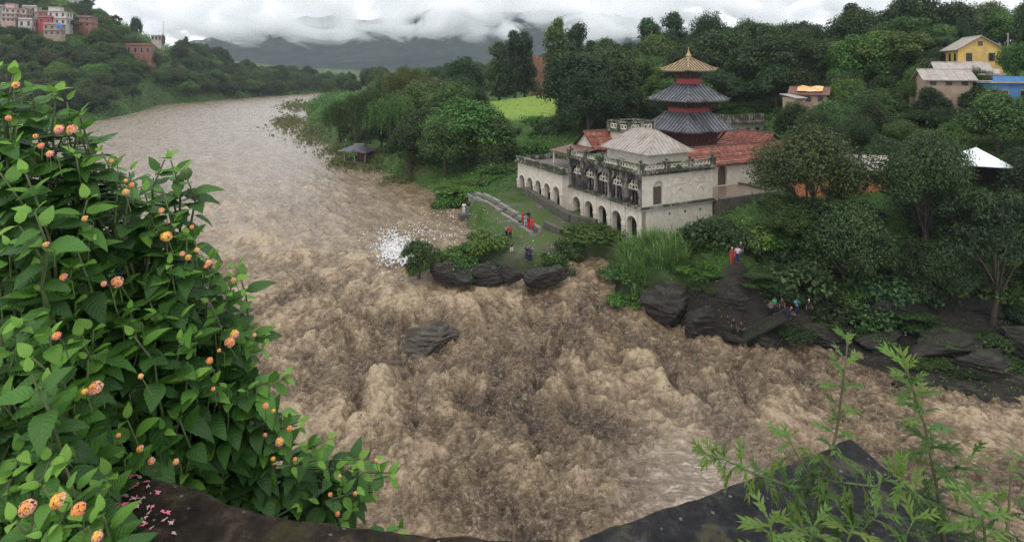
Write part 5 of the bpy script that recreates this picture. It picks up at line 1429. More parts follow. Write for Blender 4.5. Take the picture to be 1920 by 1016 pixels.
# ================================================================== REEDS
def reeds(k=4300):
    r_ = np.random.default_rng(77)
    px = r_.uniform(1165, 1325, k * 3); py = r_.uniform(452, 545, k * 3)
    Y = np.interp(py, [430, 560], [66.0, 58.3])
    x = (px - 960) / FPX * Y; y = Y
    d = sdist(x, y); u, v = inpad(x, y)
    ok = (d > 0.5) & (u < -0.6) & (fbm2(x * 0.5, y * 0.5, 2, 8) > -0.35) & ~((px > 1290) & (py > 510))
    x, y = x[ok][:k], y[ok][:k]; k = len(x)
    z = height(x, y)
    a = r_.uniform(0, 6.28, k); L = r_.uniform(0.9, 3.0, k) * (0.8 + 0.5 * np.clip(fbm2(x * 0.6, y * 0.6, 2, 18) + 0.3, 0, 1)); lean = r_.uniform(0.25, 1.1, k)
    dx, dy = np.cos(a), np.sin(a); w_ = r_.uniform(0.035, 0.075, k)
    segs = 6; V = []
    for i in range(segs + 1):
        t = i / segs
        h = L * (t - 0.42 * lean * t ** 2.4); o = L * lean * 0.75 * t ** 1.9
        ww = w_ * (1 - t ** 2) + 0.004
        cx, cy_, cz = x + dx * o, y + dy * o, z + h
        V.append(np.stack([cx - dy * ww, cy_ + dx * ww, cz], -1)); V.append(np.stack([cx + dy * ww, cy_ - dx * ww, cz], -1))
    V = np.stack(V, 1)
    b_ = (np.arange(k) * (segs + 1) * 2)[:, None, None]
    q = np.array([[2 * i, 2 * i + 1, 2 * i + 3, 2 * i + 2] for i in range(segs)])[None] + b_
    return npmesh("reeds", V.reshape(-1, 3), q.reshape(-1, 4), attrs={"leafv": np.repeat(np.clip(r_.normal(0.55, 0.28, k), 0, 1), (segs + 1) * 2)})
M_REED = leafmat("reed_green", (0.06, 0.14, 0.028), (0.21, 0.34, 0.095), var=0.1)
tag(link("reeds", reeds(), M_REED), "tall pale green reeds arching over the bank below the hall", "reeds", kind="stuff")

# ---- plants drowned along the flooded edge
def drowned(k=9000):
    r_ = np.random.default_rng(78)
    spots = [(555, 238, 40, 14), (600, 262, 36, 10), (640, 285, 36, 9), (560, 200, 30, 8), (540, 228, 22, 8), (690, 316, 40, 6), (755, 338, 36, 6), (590, 250, 26, 9), (640, 305, 20, 6)]
    pk = r_.integers(0, len(spots), k); s = np.array(spots, float)[pk]
    cl = r_.normal(0, 1, (400, 2)); ci = r_.integers(0, 400, k)
    px = s[:, 0] + s[:, 2] * 0.6 * cl[ci, 0] + r_.normal(0, 2.2, k); py = s[:, 1] + s[:, 3] * 0.6 * cl[ci, 1] + r_.normal(0, 0.7, k)
    py = np.maximum(py, 186)
    Y = 21.4 * FPX / (py - YH); X = (px - 960) / FPX * Y
    Z = np.maximum(-21.45, height(X, Y)) + r_.random(k) * 0.9 * np.clip(cl[ci, 0] * 0.3 + 0.8, 0.2, 1.5)
    nn = unit(r_.normal(0, 0.6, (k, 3)) + np.array((0, -0.3, 0.8))); ax = unit(np.cross(nn, r_.normal(0, 1, (k, 3))))
    l = 0.0042 * Y * r_.uniform(0.6, 1.4, k)
    return leafmesh("drowned_plants", leaf_quads(np.stack([X, Y, Z], -1), ax, nn, l, l * 0.5), np.clip(r_.normal(0.5, 0.25, k), 0, 1))
tag(link("drowned_plants", drowned(), M_LEAF['olive']), "half drowned plants standing in the flooded river edge at the bend", "plants", kind="stuff")

# ---- floating rubbish caught in the backwater
def rubbish(k, spots, seed, zf, sz=(0.03, 0.10)):
    r_ = np.random.default_rng(seed)
    pk = r_.choice(len(spots), k, p=np.array([s[4] for s in spots]) / sum(s[4] for s in spots)); s = np.array([q[:4] for q in spots], float)[pk]
    px = s[:, 0] + s[:, 2] * r_.normal(0, 0.5, k); py = s[:, 1] + s[:, 3] * r_.normal(0, 0.5, k)
    Y = 21.4 * FPX / (py - YH); X = (px - 960) / FPX * Y
    Z = zf(X, Y)
    ln = np.clip(r_.lognormal(-2.7, 0.5, k), *sz)
    bx = np.array([(-1, -1, 0), (1, -1, 0), (1, 1, 0), (-1, 1, 0), (-0.8, -0.8, 1), (0.8, -0.8, 1), (0.8, 0.8, 1), (-0.8, 0.8, 1)], float)
    fc = np.array([(4, 5, 6, 7), (0, 1, 5, 4), (1, 2, 6, 5), (2, 3, 7, 6), (3, 0, 4, 7)])
    a = r_.uniform(0, 6.28, k); ca, sa = np.cos(a), np.sin(a)
    dim = np.stack([ln, ln * r_.uniform(0.4, 1, k), ln * r_.uniform(0.3, 0.9, k)], -1)
    v = bx[None] * dim[:, None, :]
    v = np.stack([v[..., 0] * ca[:, None] - v[..., 1] * sa[:, None], v[..., 0] * sa[:, None] + v[..., 1] * ca[:, None], v[..., 2]], -1)
    v[..., 2] += v[..., 0] * r_.normal(0, 0.3, (k, 1))
    v += np.stack([X, Y, Z], -1)[:, None, :]
    q = (np.arange(k) * 8)[:, None, None] + fc[None]
    return npmesh("rubbish", v.reshape(-1, 3), q.reshape(-1, 4), attrs={"leafv": np.repeat(r_.random(k), 8)})
m, n, b = newmat("rubbish_plastic")
n.links.new(ramp(n, N(n, "ShaderNodeAttribute", attribute_name="leafv").outputs['Fac'], [(0.0, (0.16, 0.12, 0.08)), (0.2, (0.36, 0.31, 0.25)), (0.4, (0.60, 0.59, 0.57)), (0.95, (0.74, 0.74, 0.73)), (1.0, (0.2, 0.32, 0.55))]), b.inputs['Base Color'])
b.inputs['Roughness'].default_value = 0.45
M_RUB = m
wz = lambda X, Y: np.maximum(wlev(Y) + 0.16, np.where(sdist(X, Y) > 0, height(X, Y), -99))
tag(link("floating_rubbish", rubbish(3600, [(748, 468, 34, 22, 5), (772, 474, 30, 16, 4), (800, 440, 70, 26, 0.7), (735, 448, 40, 22, 1.2), (830, 420, 60, 36, 0.25), (728, 474, 24, 14, 1.5)], 79, wz), M_RUB),
    "white plastic and foam rubbish floating in the backwater beside the terrace", "rubbish", kind="stuff")
tag(link("stranded_rubbish", rubbish(240, [(720, 318, 45, 6, 2), (650, 292, 12, 8, 2), (600, 262, 25, 8, 1), (760, 335, 30, 5, 1)], 80, wz), M_RUB), "white litter stranded along the flooded bank near the shelter", "litter", kind="stuff")
def litter_on_land(pts, seed, label):
    r_ = random.Random(seed); mb = MB()
    for px, py in pts:
        g_ = G(px, py); s = r_.uniform(0.035, 0.085); a = r_.uniform(0, 3)
        c, d = math.cos(a) * s, math.sin(a) * s; x, y, z = g_[0], g_[1], g_[2] + 0.03
        mb.hexa([(x - c, y - d, z), (x + d, y - c, z), (x + c, y + d, z), (x - d, y + c, z), (x - c * .7, y - d * .7, z + s), (x + d * .7, y - c * .7, z + s * 0.7), (x + c * .7, y + d * .7, z + s * 0.5), (x - d * .7, y + c * .7, z + s * 0.9)])
    o = mb.build("scattered_litter", plain("white_litter%d" % seed, (0.62, 0.61, 0.60), 0.6)); tag(o, label, "litter", kind="stuff")
rr_ = random.Random(4)
litter_on_land([(rr_.gauss(905, 30), rr_.gauss(405, 14)) for _ in range(24)] + [(rr_.gauss(1015, 28), rr_.gauss(462, 14)) for _ in range(20)], 5, "scraps of white litter scattered over the grassy terrace")
litter_on_land([(rr_.uniform(1530, 1700), rr_.uniform(600, 660)) for _ in range(30)], 6, "scraps of white litter on the dark rock bank")

# ================================================================== RIVERSIDE SHELTER
sh = empty("river_shelter", (0, 0, 0), 0, "small hip roofed shelter on posts standing at the flooded bank under the willow", "shelter")
X0, Y0 = (675 - 960) / FPX * 133, 133.0; z0 = -21.2
sh.location = (X0, Y0, z0); sh.rotation_euler = (0, 0, -0.35)
MB().box(-3.0, 3.0, -2.2, 2.2, -1.2, 0.5).build("stone_base", M_STONE, sh)
for a in (-2.7, 0, 2.7):
    for b_ in (-1.95, 1.95): MB().box(a - 0.13, a + 0.13, b_ - 0.13, b_ + 0.13, 0.5, 3.0).build("post", M_STONE2, sh)
MB().box(-1.0, 2.6, 0.4, 0.7, 0.5, 2.9).build("back_wall", M_BRICK, sh)
mb = MB(); e = [(-3.9, -3.0, 2.9), (3.9, -3.0, 2.9), (3.9, 3.0, 2.9), (-3.9, 3.0, 2.9)]; tpz = [(-1.4, 0, 4.1), (1.4, 0, 4.1)]
mb.add(e + tpz + [(x, y, z - 0.15) for x, y, z in e], [(0, 1, 5, 4), (1, 2, 5), (2, 3, 4, 5), (3, 0, 4), (0, 6, 7, 1), (1, 7, 8, 2), (2, 8, 9, 3), (3, 9, 6, 0), (6, 9, 8, 7)]); mb.build("slate_roof", M_TINDARK, sh)
MB().box(-1.5, 1.5, -0.35, 0.35, 4.05, 4.3).build("ridge_cap", M_STONE2, sh)

# ================================================================== RAILED WALKWAY
M_IRON = plain("black_iron", (0.012, 0.012, 0.012), 0.5)
wk = empty("walkway", (0, 0, 0), 0, "concrete walkway with black iron railing beside the dark boulders", "walkway")
pth = [P(1362, 632, 52.4), P(1393, 641, 51.8), P(1478, 597, 52.6)]
pth = [Vector(p) for p in pth]
mb = MB()
back = [p + Vector((0.1, 1.6, 0)) for p in pth]
for i in range(2):
    a, b_, c, d = pth[i], pth[i + 1], back[i + 1], back[i]
    mb.hexa([x - Vector((0, 0, 0.18)) for x in (a, b_, c, d)] + [a, b_, c, d])
mb.build("deck", M_ROCK, wk)
for i in range(2):
    a, b_ = pth[i], pth[i + 1]; k = max(3, int((b_ - a).length / 0.24))
    for hh in (1.0, 0.08): MB().tube([a + Vector((0, 0, hh)), b_ + Vector((0, 0, hh))], 0.035, 6).build("rail", M_IRON, wk)
    for j in range(k + 1):
        p = a.lerp(b_, j / k); MB().tube([p - Vector((0, 0, 0.05)), p + Vector((0, 0, 1.0))], 0.03 if j % 6 == 0 else 0.011, 5).build("baluster", M_IRON, wk)
for p in (pth[0], pth[1], pth[1].lerp(pth[2], 0.25)): MB().tube([p - Vector((0, 0, 2.6)), p + Vector((0, 0, 0.1))], 0.05, 6).build("support_post", M_IRON, wk)

# ================================================================== HOUSES
M_GLASSD = plain("dark_window_opening", (0.018, 0.020, 0.024), 0.3, spec=0.5)
M_WHITEW = plain("pale_house_render", (0.50, 0.44, 0.40), 0.85, var=0.2, scale=0.8, dirt=(0.22, 0.17, 0.14), dirt_lo=0.52, dirt_hi=0.7)
M_PINKW = plain("pink_house_render", (0.46, 0.31, 0.26), 0.85, var=0.2, scale=0.8, dirt=(0.22, 0.15, 0.12), dirt_lo=0.52, dirt_hi=0.7)
M_BRICKW = plain("raw_brick_wall", (0.27, 0.125, 0.085), 0.9, var=0.3, scale=1.2, dirt=(0.15, 0.09, 0.065), dirt_lo=0.52, dirt_hi=0.7)
M_REDW = plain("red_painted_wall", (0.38, 0.05, 0.055), 0.8)
M_TANW = plain("tan_house_render", (0.34, 0.25, 0.18), 0.85, var=0.25, scale=0.8)
M_CONC = plain("grey_concrete", (0.26, 0.24, 0.22), 0.85, var=0.3, scale=0.8)
M_YELL = plain("yellow_ochre_wall", (0.56, 0.37, 0.11), 0.85, var=0.15, scale=1.0, dirt=(0.34, 0.25, 0.12), dirt_lo=0.55, dirt_hi=0.75)
M_BLUEW = plain("blue_painted_wall", (0.075, 0.20, 0.40), 0.7, var=0.2, scale=1.0)
M_ORBR = plain("orange_brick", (0.40, 0.16, 0.075), 0.9, var=0.3, scale=3.0, bmp=0.02)
def house(px0, px1, yt, yb, Y, label, wall, floors, nwin, depth=7.0, rz=0.25, slab=M_CONC, roomtop=None, name="hillside_house"):
    """flat roofed hillside house: storeys with floor slabs, window openings with panes"""
    x0 = (px0 - 960) / FPX * Y; x1 = (px1 - 960) / FPX * Y; zt = -(yt - YH) / FPX * Y; zb = -(yb - YH) / FPX * Y
    w_ = (x1 - x0); H = zt - zb; fh = H / floors
    e = empty(name, ((x0 + x1) / 2, Y, zb), rz, label, "house")
    MB().box(-w_ / 2, w_ / 2, 0, depth, -7, H).build("wall", wall, e)
    for f in range(floors):
        MB().box(-w_ / 2 - 0.45, w_ / 2 + 0.45, -0.55, depth + 0.3, fh * (f + 1) - 0.12, fh * (f + 1) + 0.16).build("floor_slab", slab, e)
        for i in range(nwin):
            c = -w_ / 2 + w_ * (i + 0.5) / nwin
            wn = MB().box(c - 0.62, c + 0.62, -0.07, 0.05, fh * f + fh * 0.28, fh * f + fh * 0.78).build("window", M_CONC, e)
            MB().box(c - 0.5, c + 0.5, -0.10, -0.06, fh * f + fh * 0.33, fh * f + fh * 0.74).build("pane", M_GLASSD, wn)
        for c in (depth * 0.3, depth * 0.7):
            wn = MB().box(w_ / 2 - 0.05, w_ / 2 + 0.07, c - 0.55, c + 0.55, fh * f + fh * 0.28, fh * f + fh * 0.78).build("window", M_CONC, e)
            MB().box(w_ / 2 + 0.06, w_ / 2 + 0.10, c - 0.45, c + 0.45, fh * f + fh * 0.33, fh * f + fh * 0.74).build("pane", M_GLASSD, wn)
    if roomtop:
        MB().box(-w_ / 2 + 0.1, -w_ / 2 + 0.1 + w_ * roomtop, 0.5, depth * 0.7, H + 0.16, H + 2.6).build("roof_room", wall, e)
        MB().box(-w_ / 2 - 0.3, -w_ / 2 + 0.4 + w_ * roomtop, 0.1, depth * 0.75, H + 2.6, H + 2.8).build("roof_slab", slab, e)
    else:
        MB().box(-w_ / 2, w_ / 2, 0, 0.15, H + 0.16, H + 0.85).build("roof_parapet", wall, e)
    return e
for a in [(-6, 13, 12, 34, 338, "grey hillside house with a blue upper wall at the end of the row", M_CONC, 2, 2, None), (12, 46, 16, 40, 334, "long pink two storey house in the hillside row", M_PINKW, 2, 4, 0.4),
          (44, 66, 13, 33, 342, "pale house with overhanging roof slab above the long pink house", M_WHITEW, 2, 2, None), (4, 27, 26, 42, 326, "low pink house below the long pink house", M_PINKW, 2, 3, None),
          (36, 58, 37, 54, 328, "small white shuttered house below the hillside row", M_WHITEW, 1, 2, None), (71, 92, 22, 32, 337, "raw brick house beside the white pink house", M_BRICKW, 1, 2, None),
          (72, 96, 32, 46, 333, "red painted house front below the raw brick house", M_REDW, 1, 2, None), (91, 122, 22, 48, 335, "white pink stepped house with a room on its roof", M_WHITEW, 2, 3, 0.6),
          (84, 111, 46, 68, 322, "tan house with dark windows lowest on the hillside", M_TANW, 2, 3, None), (140, 170, 32, 52, 348, "red brick house standing apart among the trees", M_BRICKW, 2, 2, None),
          (238, 281, 84, 106, 368, "unfinished brick house alone in the hillside wood", M_BRICKW, 1, 4, None), (284, 302, 68, 78, 428, "low white house on the hill's end by the small tree", M_WHITEW, 1, 3, None),
          (139, 152, 2, 12, 398, "pale house peeping over the hill's skyline", M_WHITEW, 1, 2, None)]:
    house(a[0], a[1], a[2], a[3], a[4], a[5], a[6], a[7], a[8], roomtop=a[9], rz=random.uniform(0.15, 0.4))
for a in [(428, 456, 118, 128, 688, "long white house in the valley beyond the hill's foot", M_WHITEW, 4), (468, 516, 125, 134, 708, "long low white roofed shed in the valley", M_CONC, 5), (1446, 1466, 52, 78, 260, "grey blue block showing between the ridge trees", M_CONC, 2),
          (786, 818, 150, 166, 205, "tan house with grey roof half hidden in the grove", M_TANW, 2)]:
    house(a[0], a[1], a[2], a[3], a[4], a[5], a[6], 1 if a[4] > 300 else 2, a[7], rz=0.1, name="far_house")
# tarpaulin
def cloth(name, c, w_, h_, mat, label, cat, sag=0.5, seed=1, rot=(0, 0, 0), fall=0.0):
    gx, gy = np.meshgrid(np.linspace(-0.5, 0.5, 22), np.linspace(-0.5, 0.5, 16))
    z = sag * 1.6 * fbm2(gx * 4 + seed, gy * 4, 4, seed) - fall * np.abs(gx * w_)
    i = np.arange(gx.size).reshape(gx.shape)
    me = npmesh(name, np.stack([gx * w_, gy * h_, z], -1).reshape(-1, 3), np.stack([i[:-1, :-1], i[:-1, 1:], i[1:, 1:], i[1:, :-1]], -1).reshape(-1, 4), smooth=True)
    o = link(name, me, mat, None, c, rot)
    sd = o.modifiers.new("thick", 'SOLIDIFY'); sd.thickness = 0.03
    return tag(o, label, cat)
cloth("tarpaulin", P(111, 50, 321), 2.6, 2.2, plain("blue_tarpaulin", (0.05, 0.18, 0.55), 0.5), "bright blue tarpaulin hung beside the tan house", "tarpaulin", 0.4, 3, (R(75), 0, 0.3))

def gable_house(loc, rz, w_, d_, h_, rise, wall, roof, label, name="house", nwin=2, ov=0.5, gable_wall=None):
    """house with a pitched roof; ridge along local y, gable towards -y"""
    e = empty(name, loc, rz, label, "house")
    mb = MB(); mb.add([(-w_ / 2, 0, -4), (w_ / 2, 0, -4), (w_ / 2, 0, h_), (0, 0, h_ + rise), (-w_ / 2, 0, h_), (-w_ / 2, d_, -4), (w_ / 2, d_, -4), (w_ / 2, d_, h_), (0, d_, h_ + rise), (-w_ / 2, d_, h_)],
                      [(0, 1, 2, 3, 4), (9, 8, 7, 6, 5), (0, 4, 9, 5), (1, 6, 7, 2)])
    mb.build("wall", wall, e)
    sl_ = rise / (w_ / 2)
    for s in (-1, 1):
        xo = s * (w_ / 2 + ov); zo = h_ - ov * sl_
        vs = [(xo, -ov, zo), (0, -ov, h_ + rise), (0, d_ + ov, h_ + rise), (xo, d_ + ov, zo)]
        rb = MB(); rb.hexa([(x, y, z + 0.02) for x, y, z in vs] + [(x, y, z + 0.14) for x, y, z in vs]); ro = rb.build("roof_slope", roof, e)
        k = max(3, int(d_ / 0.9))
        for i in range(1, k):
            y = -ov + (d_ + 2 * ov) * i / k
            MB().tube([(xo, y, zo + 0.15), (0, y, h_ + rise + 0.15)], 0.04, 4).build("sheet_seam", roof, ro)
    MB().tube([(0, -ov, h_ + rise + 0.14), (0, d_ + ov, h_ + rise + 0.14)], 0.1, 6).build("ridge_cap", roof, e)
    for i in range(nwin):
        c = -w_ / 2 + w_ * (i + 0.5) / nwin
        wn = MB().box(c - 0.42, c + 0.42, -0.08, 0.05, h_ * 0.42, h_ * 0.80).build("window", M_DOOR, e); MB().box(c - 0.3, c + 0.3, -0.11, -0.07, h_ * 0.46, h_ * 0.76).build("pane", M_GLASSD, wn)
    for i in range(3):
        c = d_ * (i + 0.5) / 3
        wn = MB().box(-w_ / 2 - 0.08, -w_ / 2 + 0.05, c - 0.4, c + 0.4, h_ * 0.42, h_ * 0.80).build("window", M_DOOR, e); MB().box(-w_ / 2 - 0.11, -w_ / 2 - 0.07, c - 0.28, c + 0.28, h_ * 0.46, h_ * 0.76).build("pane", M_GLASSD, wn)
    if rise > 1.2:
        wn = MB().box(-0.35, 0.35, -0.08, 0.05, h_ + rise * 0.25, h_ + rise * 0.62).build("attic_window", M_DOOR, e)
    return e
pz = P(1838, 132, 98)
gable_house(pz, -0.35, 6.2, 7.5, 3.6, 2.0, M_YELL, M_TIN, "yellow walled house with grey pitched roof on the right ridge", nwin=2)
pz = P(1846, 152, 92); gable_house(pz, 1.15, 4.2, 6.5, 1.7, 1.1, M_TANW, M_TIN, "grey roofed annexe in front of the yellow house", nwin=1)
pz = P(1812, 168, 89); gable_house(pz, 1.25, 4.6, 6.0, 1.6, 1.3, M_TANW, M_TIN, "low grey roofed hut downhill of the yellow house", nwin=1)
house(1836, 1874, 140, 170, 90, "small white flat roofed house between the hut and the blue house", M_WHITEW, 1, 2, depth=4, rz=-0.1, name="house")
house(1868, 1935, 155, 216, 82, "bright blue painted house under a concrete slab", M_BLUEW, 1, 2, depth=6, rz=-0.25, name="house")
# brick house with long tin roof
bhp = P(1655, 352, 70)
bh = gable_house(bhp, 1.28, 4.6, 9.5, 2.5, 1.1, M_ORBR, M_TIN, "orange brick house with long grey tin roof behind the pipal tree", nwin=2)
tsp = P(1830, 345, 64)
ts = empty("tin_shed", tsp, -0.5, "open shed with a bright white tin roof by the pipal tree", "shed")
mb = MB(); e = [(-2.9, -2.4, 2.3), (2.9, -2.4, 2.3), (2.9, 2.4, 2.3), (-2.9, 2.4, 2.3)]
mb.add(e + [(0, 0, 4.0)] + [(x, y, z - 0.08) for x, y, z in e], [(0, 1, 4), (1, 2, 4), (2, 3, 4), (3, 0, 4), (0, 5, 6, 1), (1, 6, 7, 2), (2, 7, 8, 3), (3, 8, 5, 0), (5, 8, 7, 6)]); mb.build("tin_roof", plain("white_tin", (0.74, 0.76, 0.78), 0.35, metal=0.2, var=0.1), ts)
for a in (-2.5, 2.5):
    for b_ in (-2.0, 2.0): MB().box(a - 0.08, a + 0.08, b_ - 0.08, b_ + 0.08, -0.5, 2.3).build("post", M_WOODR, ts)
MB().box(-2.3, 2.3, 1.2, 1.35, -0.5, 2.2).build("back_wall", M_WOOD, ts)
# orange sheet roof among the trees, with a rusty shed beneath
osp = P(1552, 200, 101)
gable_house(osp, 1.0, 4.5, 5.5, 2.2, 1.0, M_TANW, M_RUSTTIN, "rusty roofed hut under the crumpled orange sheet", nwin=1)
cloth("orange_sheet", (osp[0] - 0.84 * 2.6, osp[1] + 0.54 * 2.6, osp[2] + 3.45), 4.4, 4.0, plain("orange_plastic_sheet", (0.72, 0.30, 0.08), 0.4, var=0.35, scale=1.5, dirt=(0.70, 0.50, 0.28), dirt_lo=0.5, dirt_hi=0.6), "crumpled orange sheet draped over the ridge of a rusty hut among the trees", "sheet", 0.22, 5, (0, 0, 1.0), 0.40)
for a in [(1755, 172, 95, 5.5, "flat rusty tin roof between the feathery trees"), (1500, 182, 99, 2.6, "small pale tin roof beside the orange sheet")]:
    p_ = P(a[0], a[1], a[2]); e = empty("tin_hut", p_, 0.4, a[4], "hut")
    MB().box(-a[3] / 2 + 0.2, a[3] / 2 - 0.2, 0, 2.6, -4, -0.1).build("wall", M_TANW, e)
    mb = MB(); w_ = a[3] / 2; mb.hexa([(-w_, -0.5, -0.25), (w_, -0.5, -0.25), (w_, 3.2, 0.35), (-w_, 3.2, 0.35), (-w_, -0.5, -0.18), (w_, -0.5, -0.18), (w_, 3.2, 0.42), (-w_, 3.2, 0.42)]); mb.build("tin_roof", M_TIN, e)
# ruined brick tower at the field
rt = empty("ruined_tower", P(1012, 184, 232), 0.35, "ruined roofless brick tower with broken floors beyond the paddy field", "tower")
w_ = 6.0; Ht = 16.5
rr_ = random.Random(9)
for (x0, x1, y0, y1) in ((-3.4, -2.6, -2.5, 2.5), (-2.6, 1.2, -2.5, -1.8), (2.0, 2.8, -2.5, 2.5), (-2.6, 2.0, 1.9, 2.5)):
    mb = MB(); n_ = 6
    for i in range(n_):
        f0, f1 = i / n_, (i + 1) / n_
        h_ = Ht * rr_.uniform(0.80, 1.05)
        if x1 - x0 > y1 - y0: mb.box(x0 + (x1 - x0) * f0, x0 + (x1 - x0) * f1 - 0.002, y0, y1, -3, h_)
        else: mb.box(x0, x1, y0 + (y1 - y0) * f0, y0 + (y1 - y0) * f1 - 0.002, -3, h_)
    mb.build("broken_wall", M_BRICKW, rt)
for z in (4.5, 8.6, 12.6): MB().box(-2.6, 3.2, -1.8, 1.85, z, z + 0.3).build("floor_slab", M_CONC, rt)
MB().box(-5.2, -0.8, -4.0, -2.6, -3, 3.0).build("annexe", M_BRICKW, rt)
# masts
for (px, yt, Y, lab) in ((1890, 62, 120, "thin lattice mast beside the yellow house"), (306, 40, 392, "thin radio mast on the hill's end")):
    p_ = P(px, 120, Y); e = MB()
    top = -(yt - YH) / FPX * Y
    for s in (-0.35, 0.35): e.tube([(p_[0] + s, p_[1], p_[2] - 3), (p_[0] + s * 0.15, p_[1], top)], 0.07, 5)
    for k in range(9):
        z = p_[2] + (top - p_[2]) * k / 9; e.tube([(p_[0] - 0.3 * (1 - k / 10), p_[1], z), (p_[0] + 0.3 * (1 - k / 10), p_[1], z + 0.6)], 0.04, 4)
    tag(e.build("mast", M_CONC), lab, "mast")

# plastic tables and chairs under the pipal
M_PLAST = plain("dark_green_plastic", (0.03, 0.05, 0.055), 0.35)
M_PLASTW = plain("pale_table_top", (0.42, 0.43, 0.44), 0.4)
def chair(loc, rz, label, group):
    e = empty("plastic_chair", loc, rz, label, "chair", group)
    MB().box(-0.24, 0.24, -0.24, 0.24, 0.42, 0.46).build("seat", M_PLAST, e)
    mb = MB(); mb.hexa([(-0.24, 0.22, 0.46), (0.24, 0.22, 0.46), (0.24, 0.25, 0.46), (-0.24, 0.25, 0.46), (-0.22, 0.32, 0.92), (0.22, 0.32, 0.92), (0.22, 0.35, 0.92), (-0.22, 0.35, 0.92)]); mb.build("backrest", M_PLAST, e)
    for a in (-0.21, 0.21):
        for b_ in (-0.21, 0.21): MB().box(a - 0.025, a + 0.025, b_ - 0.025, b_ + 0.025, 0, 0.42).build("leg", M_PLAST, e)
        MB().tube([(a, -0.2, 0.64), (a, 0.25, 0.66)], 0.025, 5).build("armrest", M_PLAST, e)
for (px, py, rz, lab) in ((1681, 386, 1.5, "dark plastic chair facing the pale round table"), (1692, 391, 0.3, "dark plastic chair in front of the pale round table"), (1712, 390, -1.2, "dark plastic chair beside the pipal trunk")):
    chair(G(px, py), rz, lab, "plastic chairs under the pipal")
tl = empty("plastic_table", G(1695, 385), 0, "pale round plastic table among dark chairs under the pipal", "table")
MB().lathe([(0.48, 0.70), (0.5, 0.72), (0.48, 0.74)], 14).build("table_top", M_PLASTW, tl)
for k in range(4): MB().tube([(0.32 * math.cos(k * 1.57), 0.32 * math.sin(k * 1.57), 0.7), (0.4 * math.cos(k * 1.57), 0.4 * math.sin(k * 1.57), 0)], 0.025, 5).build("leg", M_PLASTW, tl)
# ================================================================== PEOPLE
def skin_mesh(name, verts, edges, radii, sub=1, root=0):
    """smooth continuous surface grown round a skeleton"""
    me = bpy.data.meshes.new(name)
    me.from_pydata([tuple(v) for v in verts], edges, [])
    o = bpy.data.objects.new(name, me); COL.objects.link(o)
    md = o.modifiers.new("skin", 'SKIN'); md.use_smooth_shade = True
    for i, r_ in enumerate(radii):
        me.skin_vertices[0].data[i].radius = (r_, r_) if not isinstance(r_, tuple) else r_
    me.skin_vertices[0].data[root].use_root = True
    if sub:
        s = o.modifiers.new("sub", 'SUBSURF'); s.levels = sub; s.render_levels = sub
    dg = bpy.context.evaluated_depsgraph_get()
    res = bpy.data.meshes.new_from_object(o.evaluated_get(dg))
    bpy.data.objects.remove(o, do_unlink=True)
    bpy.data.meshes.remove(me)
    res.name = name
    return res
def pose_joints(pose):
    """joints of a 1.7 m figure facing -y"""
    J = {'pel': (0, 0, 0.95), 'belly': (0, 0, 1.10), 'chest': (0, 0.01, 1.30), 'neckb': (0, 0.01, 1.43), 'neck': (0, 0, 1.50), 'head': (0, -0.015, 1.60), 'crown': (0, -0.01, 1.68)}
    for s, k in ((-1, 'L'), (1, 'R')):
        J['hip' + k] = (s * 0.095, 0, 0.90); J['knee' + k] = (s * 0.11, -0.02, 0.49); J['ank' + k] = (s * 0.12, 0.02, 0.09); J['toe' + k] = (s * 0.135, -0.13, 0.04)
        J['sh' + k] = (s * 0.185, 0.01, 1.39)
        J['elb' + k] = (s * 0.235, 0.03, 1.11); J['wri' + k] = (s * 0.245, -0.06, 0.87)
    if pose == 'phone':
        for s, k in ((-1, 'L'), (1, 'R')):
            J['elb' + k] = (s * 0.27, -0.10, 1.16); J['wri' + k] = (s * 0.09, -0.27, 1.40)
    elif pose == 'fold':
        J['elbL'] = (-0.25, -0.04, 1.13); J['wriL'] = (0.02, -0.20, 1.18); J['elbR'] = (0.25, -0.04, 1.12); J['wriR'] = (-0.03, -0.19, 1.13)
    elif pose == 'hip':
        J['elbR'] = (0.38, 0.06, 1.16); J['wriR'] = (0.19, -0.03, 1.02)
    elif pose == 'stride':
        J['kneeL'] = (-0.10, -0.16, 0.52); J['ankL'] = (-0.10, -0.17, 0.10); J['toeL'] = (-0.11, -0.32, 0.05); J['kneeR'] = (0.10, 0.05, 0.50); J['ankR'] = (0.10, 0.24, 0.13); J['toeR'] = (0.11, 0.12, 0.04)
        J['wriL'] = (-0.25, 0.05, 0.88); J['wriR'] = (0.24, -0.16, 0.92)
    elif pose == 'crouch':
        dz = -0.52
        for k in ('pel', 'belly', 'chest', 'neckb', 'neck', 'head', 'crown', 'shL', 'shR', 'elbL', 'elbR', 'wriL', 'wriR', 'hipL', 'hipR'):
            x, y, z = J[k]; J[k] = (x, y + 0.16 - 0.45 * max(0, z - 0.95), z + dz)
        for s, k in ((-1, 'L'), (1, 'R')):
            J['knee' + k] = (s * 0.15, -0.28, 0.50); J['elb' + k] = (s * 0.26, -0.16, 0.66); J['wri' + k] = (s * 0.14, -0.36, 0.58)
    return J
POSES = {}
